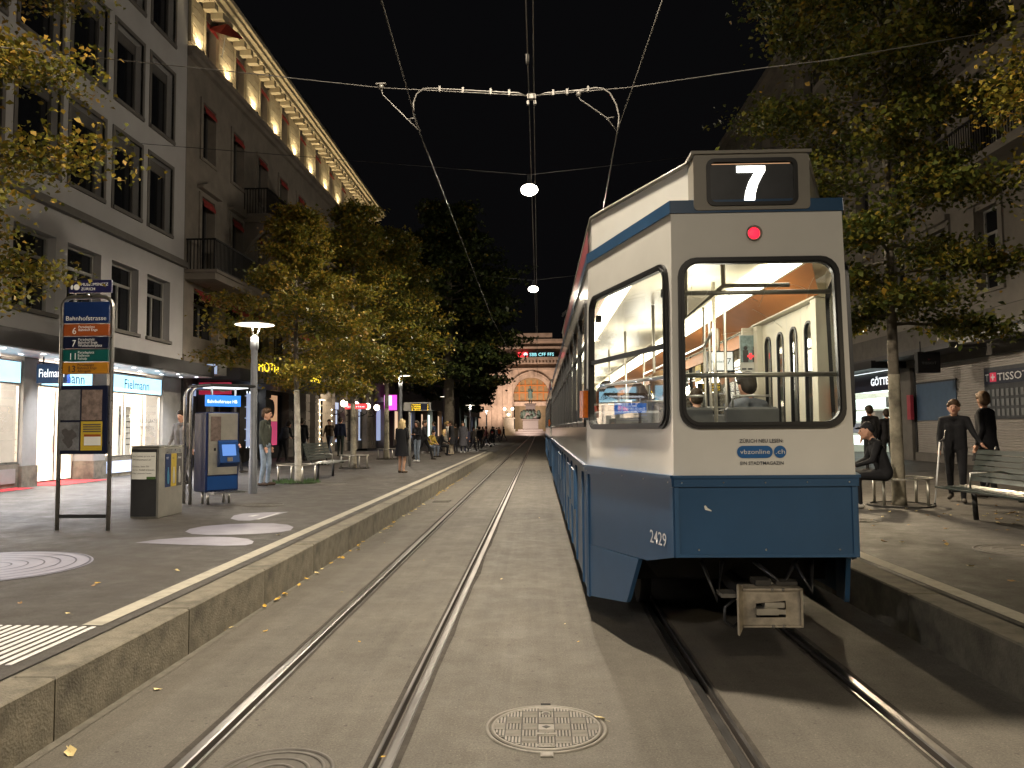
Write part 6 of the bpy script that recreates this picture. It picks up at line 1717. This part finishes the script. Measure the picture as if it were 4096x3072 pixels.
while y < 30:
    fleaf(-2.655 + abs(rr.gauss(0, .04)), y, .012, rr.uniform(.055, .10), 'pale or yellow leaf fallen along the foot of the left kerb', 'leaves in the left gutter', rr.choice((0, 0, 1, 2)))
    y += rr.expovariate(1 / (.10 + .012 * y)) if y > 9.5 else rr.uniform(.2, .5)
for k in range(46):
    px, py = rr.uniform(1870, 2212), rr.uniform(1090, 1260)
    if rr.random() < .5: py = rr.uniform(1085, 1150)
    q = gp(px, py)
    if q.x < 3.5: continue
    fleaf(q.x, q.y, gz(q.x) + .004, rr.uniform(.05, .085), 'pale leaf lying on the right platform about the bench and tree', 'leaves on the right platform', rr.choice((1, 2, 3, 4, 5)))
for k in range(26):
    px, py = rr.uniform(20, 1000), rr.uniform(1030, 1330)
    q = gp(px, py)
    if q.x > -3.2: continue
    fleaf(q.x, q.y, gz(q.x) + .004, rr.uniform(.04, .065), 'small leaf scattered on the left platform paving', 'leaves on the left platform', rr.choice((1, 2, 3, 4, 5)))
for k in range(18):
    q = zp(rr.uniform(500, 1250), rr.uniform(1000, 1400), 0)
    if -2.5 < q.x < .3: fleaf(q.x, q.y, 0, rr.uniform(.025, .045), 'small leaf scattered on the roadway between the rails', 'leaves on the roadway', rr.choice((0, 1, 2, 3)))
# ================================================================== people
def cloth(c, r=.85):
    k = 'cloth_%02d_%02d_%02d' % tuple(int(v * 99) for v in c)
    if k not in M: pmat(k, c, r, var=.25, scale=7, bump=.6, bscale=22, spec=.2)
    return k
def capsule(mb, a, b, r0, r1, n=10):
    a, b = Vector(a), Vector(b); d = b - a; L_ = d.length
    t = d.normalized() if L_ > 1e-6 else Vector((0, 0, 1))
    s = t.cross(Vector((0, 0, 1)) if abs(t.z) < .9 else Vector((1, 0, 0))).normalized(); q = t.cross(s)
    rings = []
    for k in range(4): th = math.pi / 2 * (k + .35) / 4; rings.append((a - t * r0 * math.cos(th), r0 * math.sin(th)))
    rings.append((a, r0)); rings.append((b, r1))
    for k in range(3, -1, -1): th = math.pi / 2 * (k + .35) / 4; rings.append((b + t * r1 * math.cos(th), r1 * math.sin(th)))
    vs_ = []; fs_ = []
    for c, r in rings:
        for k in range(n): an = 2 * math.pi * k / n; vs_.append(c + (s * math.cos(an) + q * math.sin(an)) * r)
    m = len(rings)
    for i in range(m - 1):
        for k in range(n): fs_.append((i * n + k, i * n + (k + 1) % n, (i + 1) * n + (k + 1) % n, (i + 1) * n + k))
    fs_.append(tuple(range(n))[::-1]); fs_.append(tuple((m - 1) * n + k for k in range(n)))
    mb.add(vs_, fs_)
def voxelise(mb, vox, smooth=4):
    me = bpy.data.meshes.new('tmp'); me.from_pydata(mb.v, [], mb.f)
    bm = bmesh.new(); bm.from_mesh(me); bmesh.ops.recalc_face_normals(bm, faces=bm.faces); bm.to_mesh(me); bm.free()
    o = bpy.data.objects.new('tmp', me); COL.objects.link(o)
    r = o.modifiers.new('r', 'REMESH'); r.mode = 'VOXEL'; r.voxel_size = vox; r.use_smooth_shade = True
    s = o.modifiers.new('s', 'SMOOTH'); s.factor = .5; s.iterations = smooth
    dg = bpy.context.evaluated_depsgraph_get(); dg.update()
    out = bpy.data.meshes.new_from_object(o.evaluated_get(dg))
    bpy.data.objects.remove(o); bpy.data.meshes.remove(me)
    return out
def nearest_region(cen, prims):
    best = np.full(len(cen), 1e9); idx = np.zeros(len(cen), dtype=np.int32)
    for (a, b, r0, r1, reg) in prims:
        a = np.array(a, float); b = np.array(b, float); d = b - a; L2 = max(1e-9, d @ d)
        t = np.clip(((cen - a) @ d) / L2, 0, 1)
        dist = np.linalg.norm(cen - (a + t[:, None] * d), axis=1) - (r0 + (r1 - r0) * t)
        m = dist < best; best[m] = dist[m]; idx[m] = reg
    return idx
def person(label, x, y, face, H=1.75, pose='stand', top_=(.03, .03, .035), bottom=(.03, .035, .05), shoes=(.03, .025, .02), hair=(.03, .02, .012), style='short', coat=None, coatcol=None, skirt=None, vox=.014, z=None, swing=.25, arms='down', headturn=0.0, group='people on the pavement', sleeves=True, extra=None, mats=None, name='person', cat='person'):
    S = H / 1.75
    P = {}
    lean = 0.0
    if pose in ('stand', 'walk'):
        pel = Vector((0, 0, .94)); ch = Vector((0, .01, 1.30)); nk = Vector((0, .015, 1.49)); hd = Vector((0, .035, 1.625))
        fs_ = swing if pose == 'walk' else .03
        for s, sd in ((-1, 1), (1, -1)):
            st = fs_ * sd
            P['hip', s] = Vector((s * .095, 0, .92)); P['kn', s] = Vector((s * .10, st * .75 + .03, .50)); P['an', s] = Vector((s * .10, st * 1.25 - (.10 if st < -.1 else .02), .09 + (.05 if st < -.1 else 0)))
            P['toe', s] = P['an', s] + Vector((s * .025, .155, -.045 if st > -.1 else -.075))
            P['sh', s] = Vector((s * .185, 0, 1.425)); P['el', s] = Vector((s * .235, -st * .5 - .03, 1.14)); P['wr', s] = Vector((s * .235, -st * .8 + .06, .90))
    elif pose == 'sit':
        pel = Vector((0, 0, .55)); ch = Vector((0, .10, .90)); nk = Vector((0, .17, 1.09)); hd = Vector((0, .25, 1.20))
        for s in (-1, 1):
            P['hip', s] = Vector((s * .10, .02, .53)); P['kn', s] = Vector((s * .15, .43, .52)); P['an', s] = Vector((s * .13, .40, .09)); P['toe', s] = P['an', s] + Vector((s * .04, .15, -.045))
            P['sh', s] = Vector((s * .185, .13, 1.02)); P['el', s] = Vector((s * .24, .22, .76)); P['wr', s] = Vector((s * .10, .42, .68))
    elif pose == 'bus':   # seated, upright
        pel = Vector((0, 0, .55)); ch = Vector((0, -.02, .92)); nk = Vector((0, .0, 1.12)); hd = Vector((0, .03, 1.25))
        for s in (-1, 1):
            P['hip', s] = Vector((s * .10, .02, .53)); P['kn', s] = Vector((s * .13, .45, .53)); P['an', s] = Vector((s * .12, .45, .09)); P['toe', s] = P['an', s] + Vector((0, .15, -.045))
            P['sh', s] = Vector((s * .185, -.01, 1.05)); P['el', s] = Vector((s * .24, .05, .78)); P['wr', s] = Vector((s * .12, .28, .66))
    elif pose == 'bend':
        pel = Vector((0, -.06, .92)); ch = Vector((0, .10, 1.24)); nk = Vector((0, .20, 1.40)); hd = Vector((0, .29, 1.50))
        for s in (-1, 1):
            P['hip', s] = Vector((s * .1, -.05, .9)); P['kn', s] = Vector((s * .12, .02 * s, .49)); P['an', s] = Vector((s * .13, .12 * s - .05, .09)); P['toe', s] = P['an', s] + Vector((s * .03, .15, -.045))
            P['sh', s] = Vector((s * .185, .16, 1.34)); P['el', s] = Vector((s * .22, .22, 1.06)); P['wr', s] = Vector((s * .14, .40, 1.0))
    if arms == 'front':
        for s in (-1, 1): P['el', s] = P['sh', s] + Vector((s * .05, .02, -.28)); P['wr', s] = P['sh', s] + Vector((-s * .08, .24, -.24))
    elif arms == 'pocket':
        for s in (-1, 1): P['el', s] = P['sh', s] + Vector((s * .10, -.10, -.27)); P['wr', s] = P['sh', s] + Vector((-s * .02, .06, -.46))
    elif arms == 'cane':
        P['el', -1] = P['sh', -1] + Vector((-.10, .10, -.25)); P['wr', -1] = P['sh', -1] + Vector((-.20, .26, -.40))
    sleeve_reg = 1 if sleeves else 0
    pr = []
    fw = (nk - pel).normalized()
    for s in (-1, 1):
        o = Vector((s * .075, 0, 0))
        pr += [(ch + o, pel + o * 1.1 + Vector((0, 0, .02)), .112, .105, 1), (nk - fw * .10 + o * 1.4, ch + o, .075, .112, 1)]
        pr += [(P['sh', s], nk - fw * .03, .062, .055, 1), (P['sh', s], P['el', s], .060, .047, 1), (P['el', s], P['wr', s], .047, .034, sleeve_reg)]
        pr += [(pel + o * .9, P['hip', s], .105, .098, 2), (P['hip', s], P['kn', s], .095, .064, 2), (P['kn', s], P['an', s], .062, .043, 2 if not skirt else 0)]
        pr += [(P['an', s] + Vector((0, -.03, -.035)), P['toe', s], .045, .036, 3)]
        # hand: palm, four fingers, thumb
        wr = P['wr', s]; d = (wr - P['el', s]).normalized(); side = Vector((0, 1, 0)) - d * d.y; side = side.normalized() if side.length > .1 else Vector((1, 0, 0)); inw = d.cross(side) * (1 if s > 0 else -1)
        pm = wr + d * .075
        pr += [(wr, pm, .026, .030, 0)]
        for k, (off, ln) in enumerate(((-.024, .060), (-.008, .072), (.009, .070), (.025, .058))):
            b_ = pm + side * off + d * .018; m_ = b_ + d * ln * .55 + inw * .008; e = m_ + d * ln * .4 + inw * .022
            pr += [(b_, m_, .0105, .0095, 0), (m_, e, .0095, .008, 0)]
        pr += [(wr + d * .03 + side * .022, wr + d * .075 + side * .052 + inw * .012, .012, .010, 0)]
    fwd = Vector((math.sin(headturn), math.cos(headturn), 0)); rgt = Vector((fwd.y, -fwd.x, 0))
    hb = hd - nk
    pr += [(nk + hb * .05, hd - Vector((0, 0, .06)), .050, .050, 0)]
    pr += [(hd + Vector((0, 0, .035)) - fwd * .02, hd - Vector((0, 0, .03)) - fwd * .012, .092, .082, 0), (hd - Vector((0, 0, .045)) + fwd * .035, hd - Vector((0, 0, .085)) + fwd * .045, .055, .038, 0), (hd + fwd * .055 + Vector((0, 0, .03)), hd + fwd * .05, .052, .055, 0)]
    pr += [(hd + fwd * .100 + Vector((0, 0, .010)), hd + fwd * .116 - Vector((0, 0, .025)), .010, .014, 0)]
    for s in (-1, 1): pr += [(hd + rgt * s * .088 + Vector((0, 0, .01)), hd + rgt * s * .09 - Vector((0, 0, .03)), .014, .011, 0)]
    if vox < .016:
        for s in (-1, 1): pr += [(hd + fwd * .094 + rgt * s * .032 + Vector((0, 0, .018)), hd + fwd * .094 + rgt * s * .036 + Vector((0, 0, .018)), .010, .010, 4)]
        pr += [(hd + fwd * .092 + rgt * -.018 - Vector((0, 0, .055)), hd + fwd * .092 + rgt * .018 - Vector((0, 0, .055)), .007, .007, 5)]
    # scale
    pr = [(Vector(a) * S, Vector(b) * S, r0 * S, r1 * S, g_) for a, b, r0, r1, g_ in pr]
    mb = MB()
    for a, b, r0, r1, g_ in pr: capsule(mb, a, b, r0, r1)
    me = voxelise(mb, vox)
    n = len(me.polygons); c = np.empty(n * 3); me.polygons.foreach_get('center', c); c = c.reshape(-1, 3)
    reg = nearest_region(c, pr)
    me.materials.clear()
    slots = mats or ['skin', cloth(top_), cloth(bottom), cloth(shoes, .6), 'hole', cloth((.30, .10, .08))]
    for k in slots: me.materials.append(M[k])
    me.polygons.foreach_set('material_index', reg); me.polygons.foreach_set('use_smooth', np.ones(n, dtype=bool)); me.update()
    zz = gz(x, y) if z is None else z
    root = thing(name, label, cat, (x, y, zz), group=group); root.rotation_euler = (0, 0, face); local(root)
    link('body', me, root)
    hm = cloth(hair, .6) if not mats else mats[1]
    hs = [Vector(v) * S for v in (hd,)][0]
    def HV(f_, r_, u_): return hs + (fwd * f_ + rgt * r_ + Vector((0, 0, u_))) * S
    hp = []
    if style in ('short', 'long', 'bun'):
        hp += [(HV(-.025, 0, .065), HV(-.045, 0, .0), .098 * S, .092 * S), (HV(.02, 0, .080), HV(-.03, 0, .075), .082 * S, .092 * S), (HV(.055, -.045, .092), HV(.055, .045, .092), .036 * S, .036 * S), (HV(.01, -.075, .05), HV(.01, .075, .05), .035 * S, .035 * S)]
    if style == 'long':
        for k in range(-2, 3): hp += [(HV(-.06 - .01 * (2 - abs(k)), k * .035, .03), HV(-.085, k * .05, -.30 - .03 * (k % 2)), .05 * S, .030 * S)]
        for s in (-1, 1): hp += [(HV(.0, s * .085, .04), HV(-.01, s * .10, -.20), .032 * S, .026 * S)]
    if style == 'bun': hp += [(HV(-.13, 0, .06), HV(-.15, 0, .05), .045 * S, .045 * S)]
    if style == 'cap':
        hp += [(HV(-.02, 0, .075), HV(-.035, 0, .045), .093 * S, .095 * S), (HV(.09, -.045, .065), HV(.09, .045, .065), .016 * S, .016 * S), (HV(.15, -.03, .055), HV(.15, .03, .055), .014 * S, .014 * S), (HV(.05, 0, .065), HV(.15, 0, .055), .03 * S, .016 * S)]
    if hp:
        mb = MB()
        for a in hp: capsule(mb, *a)
        hme = voxelise(mb, max(.010, vox * .8), 2); hme.materials.clear(); hme.materials.append(M[hm]); hme.polygons.foreach_set('use_smooth', np.ones(len(hme.polygons), dtype=bool))
        link('cap' if style == 'cap' else 'hair', hme, root)
    if coat or skirt:
        hem = coat or skirt
        mb = MB(); ctr = Vector((pel.x, pel.y, 0)); zs = ([1.50, 1.45, 1.38, 1.2] if coat else [1.02, .98]) + [1.0, (1.0 + hem) / 2, hem]
        rx = [.075, .16, .215, .20, .185, .215, .25] if coat else [.14, .165, .19, .22, .25]; ry = [.075, .105, .128, .142, .145, .175, .21] if coat else [.12, .135, .15, .18, .21]
        nn = 28; vv = []
        for zc, a, b in zip(zs, rx, ry):
            for k in range(nn):
                an = 2 * math.pi * k / nn; wob = 1 + .035 * math.sin(5 * an + zc * 3) * (zs[0] - zc)
                vv.append(((ctr.x + a * wob * math.cos(an)) * S, (ctr.y + (.012 if zc > 1.2 else 0) + b * wob * math.sin(an)) * S, zc * S))
        fs2 = [(i * nn + k, i * nn + (k + 1) % nn, (i + 1) * nn + (k + 1) % nn, (i + 1) * nn + k) for i in range(len(zs) - 1) for k in range(nn)]
        mb.add(vv, fs2, True); mb.build('coat' if coat else 'skirt', mats[1] if mats else cloth(coatcol or top_), root)
    return root
DK = (.014, .014, .016); DK2 = (.022, .022, .026)
def at_px(px, Y): 
    p = yp(px, 930, Y); return p.x
# left platform
person('man in a grey patterned jacket walking past the shop behind the bin', at_px(394, 17.2), 17.2, R(165), 1.72, 'walk', (.13, .12, .11), (.03, .03, .035), style='short', swing=.18, vox=.014)
person('person in dark clothes walking behind the ticket machine', at_px(497, 22.5), 22.5, R(-80), 1.72, 'walk', DK, DK, style='short', hair=(.2, .18, .16), swing=.28, vox=.016)
q = gp(572, 1050)
person('man in dark green jacket and pale jeans standing right of the lamp post', q.x, q.y, R(-92), 1.80, 'stand', (.050, .055, .045), (.24, .30, .38), (.06, .04, .03), (.06, .035, .02), style='short', vox=.012)
person('person in black bending with a backpack before the lit poster', at_px(612, 30), 30, R(-30), 1.70, 'bend', DK, DK, style='short', vox=.018)
mb = MB(); bp = at_px(614, 29.8); capsule(mb, (bp, 29.85, gz(-9) + 1.0), (bp + .02, 29.9, gz(-9) + 1.28), .16, .13); me = voxelise(mb, .02); me.materials.clear(); me.materials.append(M[cloth(DK2)]); o = link('backpack', me); tag(o, 'dark backpack worn by the bending person', 'backpack')
person('person in black standing behind the white tree trunk', at_px(652, 31), 31, R(10), 1.72, 'stand', DK, DK2, vox=.018)
person('man in brown jacket and jeans walking toward the camera by the hotel', at_px(712, 37.5), 37.5, R(170), 1.74, 'walk', (.06, .045, .03), (.12, .14, .18), vox=.018)
person('man in dark blue jacket seen from behind beside the brown jacket', at_px(735, 36), 36, R(-10), 1.82, 'stand', (.012, .016, .035), (.016, .022, .018), vox=.018)
fq = gp(868, 1022)
person('blonde woman in a black coat dress standing on the left platform', fq.x, fq.y, R(-25), 1.62, 'stand', DK, (.42, .25, .17), (.10, .07, .05), (.50, .38, .20), 'long', coat=.56, coatcol=(.010, .010, .012), skirt=None, vox=.014, arms='front')
for o_ in [c for c in bpy.data.objects if c.name.startswith('body')]: pass
person('woman in dark jacket and wide blue jeans holding a phone', at_px(901, 31), 31, R(150), 1.64, 'stand', (.03, .028, .028), (.20, .24, .30), (.6, .6, .6), (.03, .02, .015), 'long', arms='front', vox=.016)
person('person in black boots walking behind the woman with jeans', at_px(916, 33), 33, R(-95), 1.68, 'walk', DK, DK, vox=.018, swing=.3)
person('person in yellow top sitting beside bags at the far stop', at_px(928, 36), 36, R(-120), 1.65, 'sit', (.35, .25, .05), (.12, .14, .18), vox=.02)
person('blonde seated woman in black waiting at the far stop', at_px(949, 38), 38, R(-75), 1.68, 'sit', DK, DK, DK, (.40, .28, .12), 'long', vox=.02)
person('woman in white coat and ponytail standing before the big trunk', at_px(966, 40.5), 40.5, R(-90), 1.70, 'stand', (.5, .47, .42), (.5, .47, .42), hair=(.30, .20, .08), style='bun', coat=.6, coatcol=(.5, .47, .42), vox=.02)
person('person in black coat with pale boots beside the white coat', at_px(975, 40), 40, R(90), 1.74, 'stand', DK, (.3, .26, .2), (.35, .28, .2), coat=.55, vox=.02)
person('person in long grey coat and white shoes near the big tree', at_px(1000, 42.5), 42.5, R(175), 1.72, 'stand', (.07, .07, .08), (.03, .03, .05), (.6, .6, .6), style='long', coat=.4, coatcol=(.06, .06, .07), vox=.022)
person('man in brown jacket and light trousers far along the platform', at_px(1031, 66), 66, R(0), 1.8, 'stand', (.06, .05, .04), (.30, .26, .2), vox=.03)
person('dark figure sitting far along the platform', at_px(1016, 60), 60, R(-60), 1.7, 'sit', DK2, DK2, vox=.03)
person('person with a red cap sitting far off before the monument', at_px(1058, 72), 72, R(-80), 1.7, 'sit', DK, DK, hair=(.4, .02, .02), style='cap', vox=.03)
person('far pedestrian in tan coat by the square', at_px(1043, 75), 75, R(20), 1.75, 'stand', (.25, .19, .12), (.2, .15, .1), coat=.6, coatcol=(.25, .19, .12), vox=.03)
person('far pedestrian in orange jacket by the square', at_px(1078, 95), 95, R(20), 1.75, 'stand', (.6, .12, .04), (.05, .05, .06), vox=.035)
person('far pedestrian in pale top by the square', at_px(1067, 93), 93, R(160), 1.75, 'stand', (.5, .42, .36), (.05, .05, .06), vox=.035)
person('far dark pedestrian left of the candelabrum', at_px(1088, 97), 97, R(60), 1.8, 'walk', DK2, DK2, vox=.035)
# right platform
sq = Vector((qr.x - .36, qr.y - .28, 0))
person('man in black with a cap sitting on the tree guard, looking down', sq.x, sq.y, R(78), 1.80, 'sit', (.012, .012, .014), (.012, .012, .014), (.35, .33, .3), (.012, .012, .012), 'cap', vox=.011, z=gz(sq.x) - .02)
wx = at_px(2062, 13.2)
person('woman in glasses and short black jacket leaning on a crutch', wx, 13.2, R(150), 1.70, 'walk', (.016, .015, .015), (.018, .016, .016), hair=(.06, .035, .02), style='bun', arms='cane', swing=.14, vox=.012)
mx = at_px(2130, 13.8)
person('man in long black coat standing behind the right bench', mx, 13.8, R(35), 1.84, 'stand', (.010, .010, .012), (.012, .012, .014), hair=(.10, .06, .035), style='short', coat=.62, coatcol=(.010, .010, .012), vox=.012, headturn=.5)
ct = thing('crutch', 'white crutch leaning down to the paving beside the woman', 'crutch', (at_px(2020, 12.9), 12.9, gz(7)))
a, b = yp(2030, 955, 12.9), gp(2007, 1068); b = Vector((at_px(2010, 12.9), 12.85, gz(7.3)))
mb = MB(); mb.tube([a, b], .013, 8); mb.build('shaft', 'decalwhite', ct)
mb = MB(); mb.tube([a, a + Vector((.09, .02, .06)), a + Vector((.12, .03, .2))], .016, 8); mb.build('grip', 'blackmetal', ct)
mb = MB(); mb.ball(b + Vector((0, 0, .015)), .02, 8, 6); mb.build('foot', 'rubber', ct)
person('dark silhouette before the lit jeweller window', at_px(1880, 21.5), 21.5, R(10), 1.8, 'stand', DK2, DK, vox=.018)
person('second dark silhouette by the jeweller window right of the first', at_px(1917, 22.0), 22.0, R(-10), 1.7, 'stand', (.02, .016, .014), DK, vox=.018)
# passengers inside the tram
for (x, y, f_, H, c, hr, st_, lb) in ((XC + .70, YR + 2.95, R(25), 1.74, (.12, .13, .15), (.03, .025, .02), 'short', 'passenger in grey padded jacket seen through the tail window'), (XC - .33, YR + 2.25, R(0), 1.7, (.03, .03, .032), (.22, .13, .06), 'short', 'passenger in dark jacket behind the corner window'), (XC - .33, YR + 3.95, 0, 1.68, (.25, .2, .18), (.05, .03, .02), 'long', 'passenger farther along the left side of the tram'), (XC + .70, YR + 5.6, 0, 1.7, (.05, .05, .06), (.03, .02, .02), 'short', 'passenger farther along the right side of the tram'), (XC - .78, YR + 3.1, 0, 1.65, (.5, .12, .1), (.02, .015, .01), 'long', 'passenger in striped top by the left tram windows'), (XC - .78, YR + 5.6, 0, 1.7, (.04, .05, .09), (.02, .015, .01), 'short', 'passenger at the left tram windows farther ahead')):
    person(lb, x, y, f_, H, 'bus', c, DK, hair=hr, style=st_, vox=.016, z=.885, group='passengers in the tram')
# bronze figure of the monument
person('green bronze standing figure on top of the monument', -1.9, 180, R(180), 4.1, 'stand', style='short', coat=.55, arms='front', vox=.05, z=7.5, group=None, mats=['bronze'] * 6, name='bronze_statue', cat='statue')

for k, (px, Y, ps_, c, lb) in enumerate(((1008, 49, 'stand', (.03, .03, .05), 'far figure in navy jacket just right of the grey coat'), (1022, 54, 'walk', (.05, .045, .04), 'far walking figure in taupe jacket beneath the trees'), (1036, 58, 'stand', (.02, .02, .02), 'far black clad figure beside the light trousers man'), (1050, 64, 'walk', (.10, .03, .03), 'far walking figure in dark red jacket'), (1064, 82, 'stand', (.02, .025, .03), 'very far dark figure left of the pale top'), (1073, 88, 'walk', (.06, .06, .06), 'very far grey figure near the orange jacket'), (984, 46, 'stand', (.025, .022, .02), 'dark figure partly behind the big tree trunk'), (938, 43, 'walk', (.03, .04, .08), 'far figure in blue jacket behind the seated people'))):
    person(lb, at_px(px, Y), Y, R((170, -60, 20, 95, 0, -120, 60, 80)[k]), 1.66 + .03 * (k % 5), ps_, c, (.02, .02, .026), vox=.03)
